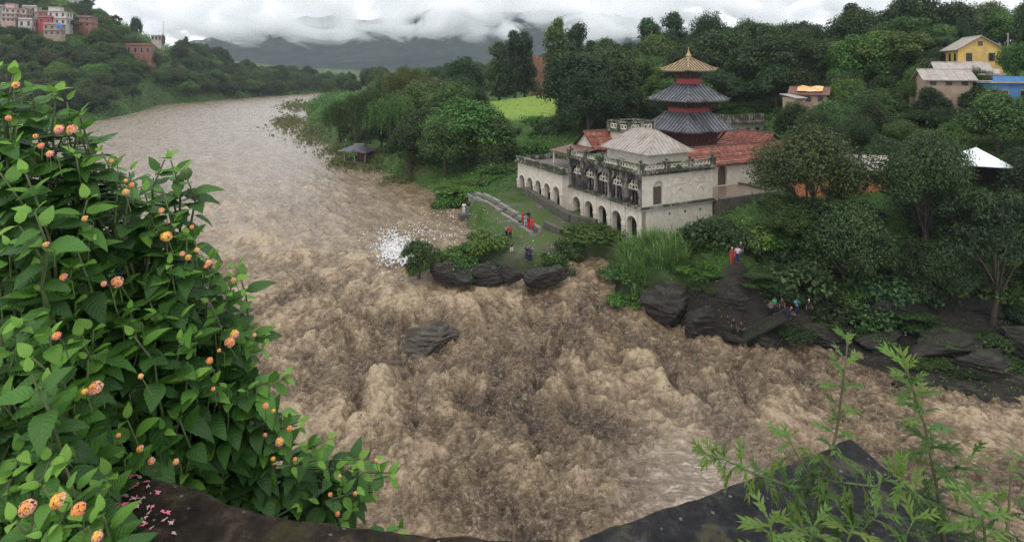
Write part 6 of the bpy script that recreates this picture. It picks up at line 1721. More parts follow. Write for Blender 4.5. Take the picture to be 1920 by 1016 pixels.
def person_meshes(pose):
    if pose in POSES: return POSES[pose]
    J = pose_joints(pose)
    names = list(J); verts = [J[k] for k in names]; ix = {k: i for i, k in enumerate(names)}
    rad = {'pel': (0.135, 0.10), 'belly': (0.125, 0.095), 'chest': (0.150, 0.105), 'neckb': (0.075, 0.07), 'neck': 0.052, 'head': (0.076, 0.092), 'crown': (0.055, 0.066)}
    for k in 'LR':
        rad.update({'hip' + k: 0.088, 'knee' + k: 0.058, 'ank' + k: 0.040, 'toe' + k: 0.034, 'sh' + k: 0.058, 'elb' + k: 0.042, 'wri' + k: 0.028})
    ed = [('pel', 'belly'), ('belly', 'chest'), ('chest', 'neckb'), ('neckb', 'neck'), ('neck', 'head'), ('head', 'crown')]
    for k in 'LR': ed += [('pel', 'hip' + k), ('hip' + k, 'knee' + k), ('knee' + k, 'ank' + k), ('ank' + k, 'toe' + k), ('chest', 'sh' + k), ('sh' + k, 'elb' + k), ('elb' + k, 'wri' + k)]
    E = [(ix[a], ix[b_]) for a, b_ in ed]; Rr = [rad[k] for k in names]
    # hands: palm, four fingers and a thumb
    for k in 'LR':
        e_, w_ = Vector(J['elb' + k]), Vector(J['wri' + k]); d = (w_ - e_).normalized(); s = d.orthogonal().normalized()
        palm = w_ + d * 0.07; verts.append(tuple(palm)); Rr.append(0.026); pi_ = len(verts) - 1; E.append((ix['wri' + k], pi_))
        for f in range(4):
            q = palm + d * (0.085 + 0.012 * (1 if f in (1, 2) else 0)) + s * (0.022 * (f - 1.5)) ; verts.append(tuple(q)); Rr.append(0.009); E.append((pi_, len(verts) - 1))
        q = w_ + d * 0.08 + s * 0.06; verts.append(tuple(q)); Rr.append(0.010); E.append((pi_, len(verts) - 1))
    body = skin_mesh("body_" + pose, verts, E, Rr, 1)
    # nose, ears as small raised forms merged into the head surface
    bm = bmesh.new(); bm.from_mesh(body)
    H = Vector(J['head'])
    for off, s in (((0, -0.088, 0.005), (0.014, 0.02, 0.022)), ((-0.078, 0.0, 0.005), (0.012, 0.018, 0.03)), ((0.078, 0.0, 0.005), (0.012, 0.018, 0.03))):
        r_ = bmesh.ops.create_uvsphere(bm, u_segments=6, v_segments=5, radius=1.0)
        for v in r_['verts']: v.co = Vector((v.co.x * s[0], v.co.y * s[1], v.co.z * s[2])) + H + Vector(off)
    bm.to_mesh(body); bm.free()
    g = 1.16
    sub = lambda ks, es, rr: skin_mesh("c", [J[k] for k in ks], [(ks.index(a), ks.index(b_)) for a, b_ in es], rr, 1)
    J['elbLx'] = tuple(Vector(J['shL']).lerp(Vector(J['elbL']), 0.92)); J['elbRx'] = tuple(Vector(J['shR']).lerp(Vector(J['elbR']), 0.92))
    J['hem'] = tuple(Vector(J['pel']) + Vector((0, 0, -0.06)))
    shirt = sub(['hem', 'belly', 'chest', 'neckb', 'shL', 'elbLx', 'shR', 'elbRx'], [('hem', 'belly'), ('belly', 'chest'), ('chest', 'neckb'), ('chest', 'shL'), ('shL', 'elbLx'), ('chest', 'shR'), ('shR', 'elbRx')],
                [(0.155, 0.12), (0.148, 0.115), (0.172, 0.125), (0.085, 0.08), 0.075, 0.058, 0.075, 0.058])
    trous = sub(['pel', 'hipL', 'kneeL', 'ankL', 'hipR', 'kneeR', 'ankR'], [('pel', 'hipL'), ('hipL', 'kneeL'), ('kneeL', 'ankL'), ('pel', 'hipR'), ('hipR', 'kneeR'), ('kneeR', 'ankR')],
                [(0.148, 0.115), 0.102, 0.078, 0.058, 0.102, 0.078, 0.058])
    shorts = sub(['pel', 'hipL', 'kneeL', 'hipR', 'kneeR'], [('pel', 'hipL'), ('hipL', 'kneeL'), ('pel', 'hipR'), ('hipR', 'kneeR')], [(0.148, 0.115), 0.108, 0.088, 0.108, 0.088])
    J['skirt'] = tuple(Vector(J['pel']) + Vector((0, -0.02, -0.42)))
    dress = sub(['skirt', 'pel', 'belly', 'chest', 'neckb', 'shL', 'elbLx', 'shR', 'elbRx'], [('skirt', 'pel'), ('pel', 'belly'), ('belly', 'chest'), ('chest', 'neckb'), ('chest', 'shL'), ('shL', 'elbLx'), ('chest', 'shR'), ('shR', 'elbRx')],
                [(0.215, 0.17), (0.165, 0.13), (0.142, 0.11), (0.165, 0.122), (0.085, 0.08), 0.072, 0.056, 0.072, 0.056])
    bm = bmesh.new(); bmesh.ops.create_uvsphere(bm, u_segments=12, v_segments=8, radius=1.0)
    for v in bm.verts:
        c = v.co.copy()
        front_ = max(0.0, -c.y) * (1 if c.z < 0.35 else 0)
        v.co = Vector((c.x * 0.092, c.y * 0.105 + 0.012 + 0.075 * front_, c.z * 0.105 + 0.025)) + H
    hair = bpy.data.meshes.new("hair_" + pose); bm.to_mesh(hair); bm.free()
    hair.polygons.foreach_set("use_smooth", [True] * len(hair.polygons))
    POSES[pose] = (body, shirt, trous, shorts, dress, hair, J)
    return POSES[pose]
CM = {}
def cmat(col, rough=0.85):
    if col not in CM: CM[col] = plain("cloth_%d" % len(CM), col, rough, var=0.18, scale=9, spec=0.2)
    return CM[col]
M_SKIN = plain("skin", (0.22, 0.125, 0.08), 0.55, var=0.08)
M_HAIR = plain("black_hair", (0.012, 0.010, 0.009), 0.5)
def obj_mat(o, mat):
    if len(o.data.materials) == 0: o.data.materials.append(mat)
    o.material_slots[0].link = 'OBJECT'; o.material_slots[0].material = mat
def person(foot, rz, pose, label, top, low, h=1.66, shorts=False, dress=False, hat=None, bag=None, group=None):
    body, shirt, trous, sh_, dr, hair, J = person_meshes(pose)
    e = empty("person", foot, rz, label, "person", group)
    k = h / 1.72; e.scale = (k * 1.04, k * 1.04, k)
    obj_mat(link("body", body, None, e), M_SKIN)
    obj_mat(link("dress" if dress else "shirt", dr if dress else shirt, None, e), cmat(top))
    obj_mat(link("shorts" if shorts else "trousers", sh_ if shorts else trous, None, e), cmat(low))
    obj_mat(link("hair" if hat is None else "headwear", hair, None, e), M_HAIR if hat is None else cmat(hat))
    if bag:
        b_ = MB(); b_.box(-0.17, 0.17, 0.13, 0.30, 1.0, 1.38); o = b_.build("backpack", cmat(bag), e); bv = o.modifiers.new("b", 'BEVEL'); bv.width = 0.05; bv.segments = 2
    return e
RED = (0.42, 0.018, 0.022); BLK = (0.015, 0.015, 0.018); NAVY = (0.02, 0.025, 0.07); GREY = (0.20, 0.20, 0.21); BRN = (0.09, 0.055, 0.035)
def gz(px, py): return G(px, py)
GT = "people watching from the grassy terrace"
person(gz(981, 421), 0.4, 'stand', "person in red at the back of the terrace group by the steps", RED, RED, group=GT)
person(gz(991, 420), 2.6, 'fold', "person all in black at the back of the terrace group", BLK, BLK, group=GT)
person(gz(985.5, 427), 0.2, 'stand', "person in teal top and pale trousers in the terrace group", (0.10, 0.27, 0.28), (0.42, 0.42, 0.42), group=GT)
person(gz(991, 431), 0.6, 'stride', "person in dark red with an arm forward in the terrace group", (0.30, 0.015, 0.018), RED, group=GT)
person(gz(998, 434.5), 0.3, 'stand', "person in bright red long dress with a blue backpack by the steps", (0.55, 0.02, 0.02), RED, dress=True, bag=(0.02, 0.08, 0.30), group=GT)
person(gz(950, 449), 0.9, 'phone', "person in grey top raising a phone above the river ledge", GREY, BLK, group=GT)
person(gz(956.5, 450), -0.3, 'stand', "person in short red top and dark trousers beside the one in grey", RED, BLK, dress=False, group=GT)
person(gz(943, 465), 0.2, 'fold', "person in brown top and trousers in the ledge bushes", BRN, BRN, group=GT)
person(gz(959, 480), 0.2, 'phone', "man in dark brown shirt and beige shorts standing on the rock ledge", (0.06, 0.045, 0.035), (0.50, 0.42, 0.33), shorts=True, group=GT)
person(gz(988, 489), -0.4, 'stand', "person in navy jacket at the rear of the navy pair", NAVY, NAVY, group=GT)
person(gz(994, 494), -0.6, 'hip', "person in navy with hand on hip at the front of the navy pair", NAVY, NAVY, group=GT)
person((TOP1[0] - 0.3, TOP1[1] - 0.2, TOP1[2]), 0.2, 'fold', "person in white shirt and white trousers on the square river block", (0.75, 0.75, 0.76), (0.66, 0.66, 0.68), group=GT)
person((TOP1[0] + 0.3, TOP1[1] + 0.2, TOP1[2]), -0.3, 'stand', "person in black on the square river block behind the one in white", BLK, GREY, group=GT)
person(gz(878.5, 380), 0.1, 'stand', "person in teal shirt alone at the water's edge beyond the block", (0.08, 0.24, 0.25), BLK, group=GT)
GP = "people on the bank path below the big olive tree"
person(gz(1389, 486), 0.2, 'stand', "man in dark vest and white cap on the bank path", (0.03, 0.03, 0.035), (0.05, 0.055, 0.07), hat=(0.65, 0.65, 0.65), group=GP)
person(gz(1403, 484), 0.5, 'fold', "person all in dark clothes under the olive tree's edge", BLK, BLK, group=GP)
person(gz(1373, 499), 0.2, 'stand', "woman in dark red dress with pale yellow scarf on the bank path", (0.28, 0.03, 0.04), RED, dress=True, hat=(0.55, 0.45, 0.25), group=GP)
person(gz(1383, 500), -0.2, 'hip', "person in pale pink shirt beside the woman in dark red", (0.48, 0.34, 0.38), NAVY, group=GP)
GW = "people on the rocks behind the walkway"
def pw(px, py, Y): return G(px, py)
person(pw(1452, 590, 54.8), 0.2, 'stand', "person in bright green shirt in front of the shadowed rock wall", (0.03, 0.24, 0.08), NAVY, group=GW)
person(pw(1444, 597, 54.0), 0.6, 'fold', "person in grey brown top just in front of the one in green", (0.13, 0.10, 0.085), BLK, group=GW)
person(pw(1466, 592, 55.0), 0.0, 'stand', "person in dark brown between the one in green and the blue shirt", (0.035, 0.022, 0.02), BLK, group=GW)
person(pw(1494, 593, 54.4), 0.1, 'phone', "man in sky blue shirt holding a phone up on the rocks", (0.06, 0.36, 0.62), NAVY, group=GW)
person(pw(1481, 598, 53.6), 0.9, 'crouch', "crouching person in navy with a bright orange cap", NAVY, NAVY, hat=(0.75, 0.08, 0.03), group=GW)
person(pw(1517, 595, 54.2), -0.2, 'stand', "person in black with a white cap at the dark rock wall", BLK, BLK, hat=(0.55, 0.55, 0.55), group=GW)
person(tuple(pth[0].lerp(back[1], 0.35) + Vector((0.3, 0, 0))), 0.3, 'stand', "person in black at the corner of the walkway railing", BLK, BLK, group=GW)
person(tuple(pth[1].lerp(back[1], 0.3)), -0.5, 'hip', "person in black leaning out over the walkway railing", (0.02, 0.02, 0.022), BLK, group=GW)
# dark bag on the steps
g_ = G(977, 421); mb = MB(); mb.box(-0.35, 0.35, -0.2, 0.2, 0, 0.4); mb.tube([(-0.2, 0, 0.4), (-0.1, 0, 0.55), (0.1, 0, 0.55), (0.2, 0, 0.4)], 0.025, 5)
o = mb.build("travel_bag", cmat(BLK), loc=g_); tag(o, "black travel bag set down beside the red dressed group", "bag")
# ================================================================== FOREGROUND PARAPET
ZPAR = -0.90
def pw2(px, py, z=ZPAR):
    Y = -z * FPX / (py - YH)
    return ((px - 960) / FPX * Y, Y)
def parmat(name, a, b_, c, moss):
    m, n, bb = newmat(name)
    g = pos(n)
    col = ramp(n, noise(n, 16.0, 10, 0.8, g), [(0.36, a), (0.52, b_), (0.72, c)])
    col = mixc(n, ramp(n, noise(n, 8.0, 8, 0.72, g, 0.4), [(0.55, (0, 0, 0)), (0.63, (0.9, 0.9, 0.9))]), col, moss)
    # pale specks of grit
    vo = N(n, "ShaderNodeTexVoronoi", Scale=55.0); n.links.new(g, vo.inputs['Vector'])
    sp_ = ramp(n, vo.outputs['Distance'], [(0.17, (1, 1, 1)), (0.24, (0, 0, 0))])
    sel_ = ramp(n, noise(n, 40, 2, 0.5, g), [(0.55, (0, 0, 0)), (0.60, (0.8, 0.8, 0.8))])
    col = mixc(n, mixc(n, 1.0, sp_, sel_, 'MULTIPLY'), col, (0.28, 0.26, 0.24))
    n.links.new(col, bb.inputs['Base Color'])
    bb.inputs['Roughness'].default_value = 0.8; bb.inputs['Specular IOR Level'].default_value = 0.15
    h1 = noise(n, 60, 8, 0.7, g)
    bump(n, bb, h1, 0.9, 0.03)
    return m
M_PAR1 = parmat("brown_mossy_concrete", (0.010, 0.007, 0.005), (0.040, 0.029, 0.020), (0.16, 0.115, 0.075), (0.065, 0.060, 0.020))
M_PAR2 = parmat("dark_grey_concrete", (0.012, 0.012, 0.013), (0.038, 0.037, 0.038), (0.125, 0.118, 0.11), (0.11, 0.10, 0.05))
def slab(name, outer, inner, top, depth, mat, parent, seed, amp_=0.012):
    """coping stone between an outer and an inner edge line, with worn top and rounded outer arris"""
    nu, nv = 120, 22
    def line(pts):
        p = np.array(pts); s = np.concatenate([[0], np.cumsum(np.linalg.norm(np.diff(p, axis=0), axis=1))]); t = np.linspace(0, s[-1], nu)
        return np.stack([np.interp(t, s, p[:, 0]), np.interp(t, s, p[:, 1])], -1)
    O, I = line(outer), line(inner)
    prof = [(0.0, -depth), (0.0, -0.05), (0.002, -0.022), (0.012, -0.006)] + [(0.03 + 0.97 * k / (nv - 5), 0.0) for k in range(nv - 4)] + [(1.0, -depth)]
    V = []
    for f, dz in prof:
        p = O * (1 - f) + I * f
        wob = fbm2(p[:, 0] * 9 + seed, p[:, 1] * 9, 4, seed) * amp_ * (1.0 if dz > -0.03 else 0.4)
        ed = fbm2(O[:, 0] * 14 + seed, O[:, 1] * 14, 4, seed + 5) * 0.008 * (1 - f) if f < 0.1 else 0
        V.append(np.stack([p[:, 0], p[:, 1] + ed, top + dz + wob], -1))
    V = np.stack(V, 0); i = np.arange(V.shape[0] * nu).reshape(V.shape[0], nu)
    q = np.stack([i[:-1, :-1], i[:-1, 1:], i[1:, 1:], i[1:, :-1]], -1).reshape(-1, 4)
    me = npmesh(name, V.reshape(-1, 3), q, smooth=True)
    return link(name, me, mat, parent)
par = empty("bridge_parapet", (0, 1.0, -1.65), 0, "low dark mossy concrete parapet at the viewpoint's edge", "parapet")
def child_slab(*a):
    o = slab(*a); o.location = (0, -1.0, 1.65); return o
oL = [pw2(*p) for p in [(-220, 850), (60, 862), (200, 874), (300, 886), (360, 902), (420, 930), (520, 957), (650, 981), (800, 996), (930, 1002), (1035, 1004)]]
iL = [(x_, 0.52) for x_ in np.linspace(-1.5, 0.075, 8)]
child_slab("coping", oL, iL, ZPAR, 0.5, M_PAR1, par, 3)
oR = [pw2(*p) for p in [(1086, 996), (1120, 984), (1200, 962), (1330, 921), (1450, 878), (1530, 843), (1575, 822), (1592, 818), (1606, 826), (1650, 866), (1700, 908), (1760, 962), (1830, 1040), (1880, 1120)]]
iR = [(0.13, 0.55), (0.3, 0.55), (0.45, 0.6), (0.55, 0.65), (0.62, 0.7), (0.66, 0.62), (0.7, 0.55)]
child_slab("coping", oR, iR, ZPAR + 0.004, 0.5, M_PAR2, par, 9)
oM = [pw2(*p) for p in [(1037, 1003), (1084, 998)]]
child_slab("brick_patch", oM, [(0.078, 0.52), (0.126, 0.54)], ZPAR - 0.012, 0.5, plain("orange_mortar", (0.16, 0.095, 0.055), 0.85, var=0.4, scale=30), par, 4)
mb = MB(); mb.box(-1.6, 0.70, 0.60, 1.02, -0.02, 0.30); o = mb.build("wall_core", M_PAR2, par); o.location = (0, -1.0, 0)
dk = MB(); dk.box(-3.5, 3.5, -4.0, 1.0, -2.4, -1.66); o = dk.build("bridge_deck", M_PAR2); o["kind"] = "structure"
ab = MB()
for k in range(14): ab.box(-3.2 + 0.02 * (k % 3), 3.2 - 0.03 * (k % 2), -3.5, 0.96 + 0.03 * (k % 2), -29 + 1.9 * k, -29 + 1.9 * k + 1.87)
tag(ab.build("bridge_abutment", M_STONE), "coursed stone abutment carrying the parapet above the gorge", "abutment", kind="thing")

# ================================================================== LANTANA
def lantana_leaf(name, seed, curl, val):
    """ovate toothed leaf, 1 unit long along +x, face up +z, with a sunk midrib and quilted blade"""
    r_ = np.random.default_rng(seed); nl = 15
    t = np.linspace(0, 1, nl); wdt = 0.335 * np.sin(np.pi * np.clip(t, 0, 1) ** 0.72) ** 0.85 * (1 - 0.25 * t)
    tooth = np.where(np.arange(nl) % 2 == 0, 1.0, 0.90); tooth[0] = tooth[-1] = 1
    V, U = [], []
    for s in (-1.0, -0.55, 0.0, 0.55, 1.0):
        ww = wdt * abs(s) * (tooth if abs(s) == 1 else 1)
        x = t + (0.03 if abs(s) == 1 else 0) * np.where(np.arange(nl) % 2 == 0, 0.0, 0.6)
        y = np.sign(s) * ww
        z = 0.42 * np.abs(y) * (1 - 0.3 * t) - 0.55 * np.abs(y) ** 1.6 - curl * t ** 1.9 + 0.012 * np.sin(t * 42 + abs(s) * 2) * (abs(s) == 0.55) + r_.normal(0, 0.006, nl)
        V.append(np.stack([x, y, z], -1)); U.append(np.stack([t, np.full(nl, s * 0.5 + 0.5)], -1))
    V = np.concatenate(V); U = np.concatenate(U)
    q = []
    for a in range(4):
        for i in range(nl - 1): q.append((a * nl + i, a * nl + i + 1, (a + 1) * nl + i + 1, (a + 1) * nl + i))
    return V, U, np.array(q)[:, ::-1]
LL = [lantana_leaf("lantana_leaf", 1, 0.22, 0.2), lantana_leaf("lantana_leaf", 2, 0.42, 0.5), lantana_leaf("lantana_leaf", 3, 0.10, 0.8), lantana_leaf("lantana_leaf", 4, 0.62, 0.5)]
def lantmat():
    m, n, b = newmat("lantana_leaf")
    at = N(n, "ShaderNodeAttribute", attribute_name="leafv").outputs['Fac']
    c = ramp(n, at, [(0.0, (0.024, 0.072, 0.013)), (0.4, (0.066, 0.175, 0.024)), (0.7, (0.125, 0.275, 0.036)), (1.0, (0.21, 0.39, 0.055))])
    oi = n.nodes.new("ShaderNodeObjectInfo"); hs = N(n, "ShaderNodeHueSaturation")
    mr = N(n, "ShaderNodeMapRange"); mr.inputs[3].default_value = 0.78; mr.inputs[4].default_value = 1.22
    n.links.new(oi.outputs['Random'], mr.inputs[0]); n.links.new(mr.outputs[0], hs.inputs['Value']); n.links.new(c, hs.inputs['Color'])
    uv = n.nodes.new("ShaderNodeUVMap"); sx = n.nodes.new("ShaderNodeSeparateXYZ"); n.links.new(uv.outputs[0], sx.inputs[0])
    # side veins run forward from the midrib
    av = N(n, "ShaderNodeMath", operation='SUBTRACT'); n.links.new(sx.outputs[1], av.inputs[0]); av.inputs[1].default_value = 0.5
    ab_ = N(n, "ShaderNodeMath", operation='ABSOLUTE'); n.links.new(av.outputs[0], ab_.inputs[0])
    k1 = N(n, "ShaderNodeMath", operation='MULTIPLY_ADD'); n.links.new(ab_.outputs[0], k1.inputs[0]); k1.inputs[1].default_value = -0.45; n.links.new(sx.outputs[0], k1.inputs[2])
    k2 = N(n, "ShaderNodeMath", operation='MULTIPLY'); n.links.new(k1.outputs[0], k2.inputs[0]); k2.inputs[1].default_value = 8.0
    fr = N(n, "ShaderNodeMath", operation='FRACT'); n.links.new(k2.outputs[0], fr.inputs[0])
    pg_ = N(n, "ShaderNodeMath", operation='PINGPONG'); n.links.new(fr.outputs[0], pg_.inputs[0]); pg_.inputs[1].default_value = 0.5
    vein = ramp(n, pg_.outputs[0], [(0.0, (1, 1, 1)), (0.09, (0, 0, 0))])
    mid = ramp(n, ab_.outputs[0], [(0.0, (1, 1, 1)), (0.035, (0, 0, 0))])
    vm = mixc(n, 1.0, vein, mid, 'LIGHTEN')
    fv = N(n, "ShaderNodeMath", operation='MULTIPLY'); n.links.new(vm, fv.inputs[0]); fv.inputs[1].default_value = 0.28
    col = mixc(n, fv.outputs[0], hs.outputs[0], (0.11, 0.20, 0.06))
    nzz = noise(n, 90, 4, 0.6, pos(n))
    col = mixc(n, ramp(n, noise(n, 38, 4, 0.6, pos(n)), [(0.62, (0, 0, 0)), (0.72, (0.35, 0.35, 0.35))]), col, (0.10, 0.12, 0.035))
    n.links.new(col, b.inputs['Base Color'])
    b.inputs['Roughness'].default_value = 0.52; b.inputs['Specular IOR Level'].default_value = 0.35
    hsum = N(n, "ShaderNodeMath", operation='MULTIPLY_ADD'); n.links.new(pg_.outputs[0], hsum.inputs[0]); hsum.inputs[1].default_value = 1.3; n.links.new(nzz, hsum.inputs[2])
    bp = N(n, "ShaderNodeBump", Strength=0.38, Distance=0.004); n.links.new(hsum.outputs[0], bp.inputs['Height']); n.links.new(bp.outputs[0], b.inputs['Normal'])
    tr = n.nodes.new("ShaderNodeBsdfTranslucent"); n.links.new(col, tr.inputs['Color'])
    ms = n.nodes.new("ShaderNodeMixShader"); ms.inputs[0].default_value = 0.28
    n.links.new(b.outputs[0], ms.inputs[1]); n.links.new(tr.outputs[0], ms.inputs[2]); n.links.new(ms.outputs[0], n.nodes["Material Output"].inputs['Surface'])
    return m
M_LANT = lantmat()
M_STEM = plain("lantana_stem", (0.075, 0.10, 0.032), 0.6, var=0.3, scale=20)
M_STEMB = plain("lantana_old_stem", (0.055, 0.045, 0.028), 0.8, var=0.4, scale=20)
LMESH = {}
for k, (V, U, q) in enumerate(LL):
    for j, val in enumerate((0.12, 0.38, 0.62, 0.92)):
        LMESH[(k, j)] = npmesh("lantana_leaf", V, q, smooth=True, uv=U, attrs={"leafv": np.clip(val + 0.05 * np.sin(V[:, 0] * 6), 0, 1)}); LMESH[(k, j)].materials.append(M_LANT)
OUTL = [(-40, 110), (30, 140), (60, 165), (112, 172), (150, 210), (160, 245), (215, 300), (320, 296), (345, 330), (300, 392), (332, 420), (370, 460), (400, 480), (448, 500), (430, 560), (405, 600), (490, 628), (500, 660), (462, 690), (535, 706), (520, 760),
        (610, 822), (622, 858), (700, 862), (738, 885), (692, 930), (640, 985), (560, 962), (430, 932), (340, 896), (215, 872), (196, 950), (190, 1040), (-40, 1040)]
def inpoly(x, y, poly):
    c = False
    for i in range(len(poly)):
        (ax, ay), (bx, by) = poly[i - 1], poly[i]
        if (ay > y) != (by > y) and x < (bx - ax) * (y - ay) / (by - ay) + ax: c = not c
    return c
DEP = np.array([(0, 150, 1.35), (150, 220, 1.42), (330, 320, 1.55), (60, 400, 1.15), (300, 500, 1.45), (440, 500, 1.62), (60, 700, 1.02), (250, 700, 1.25), (480, 640, 1.65), (500, 800, 1.62), (720, 880, 1.85), (640, 960, 1.72), (100, 900, 0.97), (60, 1000, 0.88), (300, 850, 1.36), (420, 900, 1.55), (180, 980, 0.92)])
def ldep(px, py):
    w_ = 1 / ((DEP[:, 0] - px) ** 2 + (DEP[:, 1] - py) ** 2 + 900); return float((w_ * DEP[:, 2]).sum() / w_.sum())
lan = empty("lantana_bush", (-1.15, 1.55, -2.6), 0, "big leafy lantana bush with orange and pink flower heads over the parapet", "bush")
LOFF = Vector((1.15, -1.55, 2.6))
def lfix(o): o.location = LOFF; return o
rl = random.Random(12)
tips = []
tries = 0
while tries < 14000 and len(tips) < 300:
    tries += 1
    x, y = rl.uniform(-40, 740), rl.uniform(110, 1035)
    if not inpoly(x, y, OUTL): continue
    if any((x - a) ** 2 + (y - b_) ** 2 < 30 ** 2 for a, b_ in tips): continue
    tips.append((x, y))
for p in [(320, 300), (345, 322), (25, 142), (105, 178), (60, 170), (150, 215), (445, 502), (495, 632), (535, 708), (612, 825), (700, 866), (732, 886), (640, 978), (690, 925), (748, 992), (150, 244), (560, 790), (460, 560), (390, 490), (330, 420), (655, 880), (580, 935), (520, 905)]: tips.append(p)
leaves = []
ROOT = Vector((-1.05, 1.7, -2.3))
for (x, y) in tips:
    edge = 0.0 if inpoly(x + 30, y - 30, OUTL) else 1.0
    D = ldep(x, y) + (rl.choice((0, 0, 0.06, 0.16, 0.26)) if not edge else 0.02)
    tip = Vector(P(x, y, D))
    away = (tip - ROOT).normalized()
    d = (away * 0.55 + Vector((rl.uniform(-0.35, 0.45), rl.uniform(-0.45, 0.15), rl.uniform(0.25, 0.75)))).normalized()
    if x > 480: d = (Vector((0.85, rl.uniform(-0.3, 0.3), rl.uniform(0.0, 0.45)))).normalized()
    Ls = rl.uniform(0.24, 0.40)
    p0 = tip - d * Ls * 0.6 - (away * 0.6 + Vector((0, 0.1, 0.3))).normalized() * Ls * 0.5
    pts = [p0, p0.lerp(tip, 0.5) + Vector((rl.uniform(-.02, .02), rl.uniform(-.02, .02), rl.uniform(-0.03, 0.0))), tip - d * 0.09, tip]
    lfix(MB().tube(pts, [0.0042, 0.0036, 0.0026, 0.0018], 5).build("young_stem", M_STEM, lan, True))
    if rl.random() < 0.35: lfix(MB().tube([ROOT.lerp(p0, 0.25) + Vector((0, 0.15, -0.1)), ROOT.lerp(p0, 0.65) + Vector((0, 0.1, -0.06)), p0], [0.010, 0.008, 0.0045], 6).build("woody_stem", M_STEMB, lan, True))
    pairs = rl.randint(5, 7); ph = rl.uniform(0, 3.14)
    for j in range(pairs):
        f = j / (pairs - 0.4)
        s = 1 - f * 0.85
        # point on the stem
        seg = s * 3; i = min(2, int(seg)); pt = pts[i].lerp(pts[i + 1], seg - i); sd = (pts[i + 1] - pts[i]).normalized()
        e1 = sd.orthogonal().normalized(); e2 = sd.cross(e1); a = ph + (j % 2) * math.pi / 2 + rl.uniform(-0.25, 0.25)
        ln = (0.025 + 0.052 * min(1, (j + 0.35) / 2.4)) * rl.uniform(0.65, 1.2)
        if D < 1.1: ln = min(ln, 0.074)
        for sgn in (1, -1):
            rad = (e1 * math.cos(a) + e2 * math.sin(a)) * sgn
            ax = (rad * (0.55 + 0.35 * min(1, j / 2)) + sd * (0.62 - 0.12 * j) + Vector((0, 0, -0.06 * j)) + Vector((0, -0.10, 0))).normalized()
            nr = (Vector((0, -0.38, 0.85)) + sd * 0.35 + Vector((rl.uniform(-.35, .35), rl.uniform(-.35, .35), 0))).normalized()
            nr = (nr - ax * nr.dot(ax)).normalized()
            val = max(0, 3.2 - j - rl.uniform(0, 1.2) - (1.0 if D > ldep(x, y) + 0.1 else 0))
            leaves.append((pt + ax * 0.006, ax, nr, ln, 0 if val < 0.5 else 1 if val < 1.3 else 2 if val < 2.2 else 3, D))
# the leaves that show largest are parts of their own; the rest are one mass
def showing(l):
    c = l[0] + l[1] * l[3] * 0.5
    px_, py_ = 960 + FPX * c.x / c.y, YH - FPX * c.z / c.y
    if px_ < -10 or py_ > 1026: return -1
    f = abs(l[2].dot(c.normalized()))
    return l[3] / c.y * (0.35 + f) * (1.25 - 1.2 * max(0, c.y - ldep(px_, py_)))
order = sorted(range(len(leaves)), key=lambda i: -showing(leaves[i]))
def lmat(l):
    x = l[1]; z = l[2]; y = z.cross(x)
    return Matrix(((x.x, y.x, z.x, l[0].x), (x.y, y.y, z.y, l[0].y), (x.z, y.z, z.z, l[0].z), (0, 0, 0, 1))) @ Matrix.Diagonal((l[3], l[3], l[3], 1))
for i in order[:300]:
    l = leaves[i]
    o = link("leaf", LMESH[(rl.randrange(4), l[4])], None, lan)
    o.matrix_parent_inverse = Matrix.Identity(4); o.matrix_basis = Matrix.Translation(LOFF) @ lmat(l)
VV, UU, QQ, AA = [], [], [], []; nb = 0
for i in order[300:]:
    l = leaves[i]; V, U, q = LL[rl.randrange(4)]; M4 = np.array(lmat(l))
    VV.append(V @ M4[:3, :3].T + M4[:3, 3]); UU.append(U); QQ.append(q + nb); nb += len(V); AA.append(np.full(len(V), min(1, max(0, (0.10, 0.34, 0.60, 0.90)[l[4]] + rl.uniform(-0.1, 0.1)))))
# filler leaves deep in the bush, its inner shade put into darker tints
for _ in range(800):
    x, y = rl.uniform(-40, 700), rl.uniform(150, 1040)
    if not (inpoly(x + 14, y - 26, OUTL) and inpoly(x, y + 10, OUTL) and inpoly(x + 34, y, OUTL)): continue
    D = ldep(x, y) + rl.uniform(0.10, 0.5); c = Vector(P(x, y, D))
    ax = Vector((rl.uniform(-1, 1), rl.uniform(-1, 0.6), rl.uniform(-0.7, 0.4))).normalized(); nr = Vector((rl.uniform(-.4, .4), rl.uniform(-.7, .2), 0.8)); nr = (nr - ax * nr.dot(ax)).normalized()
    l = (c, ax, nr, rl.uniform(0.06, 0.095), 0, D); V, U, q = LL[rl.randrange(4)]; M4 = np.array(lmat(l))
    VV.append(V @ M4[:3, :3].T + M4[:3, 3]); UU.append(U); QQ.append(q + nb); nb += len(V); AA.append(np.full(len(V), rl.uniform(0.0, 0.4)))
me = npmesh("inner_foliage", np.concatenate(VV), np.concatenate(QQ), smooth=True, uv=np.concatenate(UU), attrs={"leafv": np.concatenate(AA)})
o = lfix(link("inner_foliage", me, M_LANT, lan)); o["kind"] = "stuff"
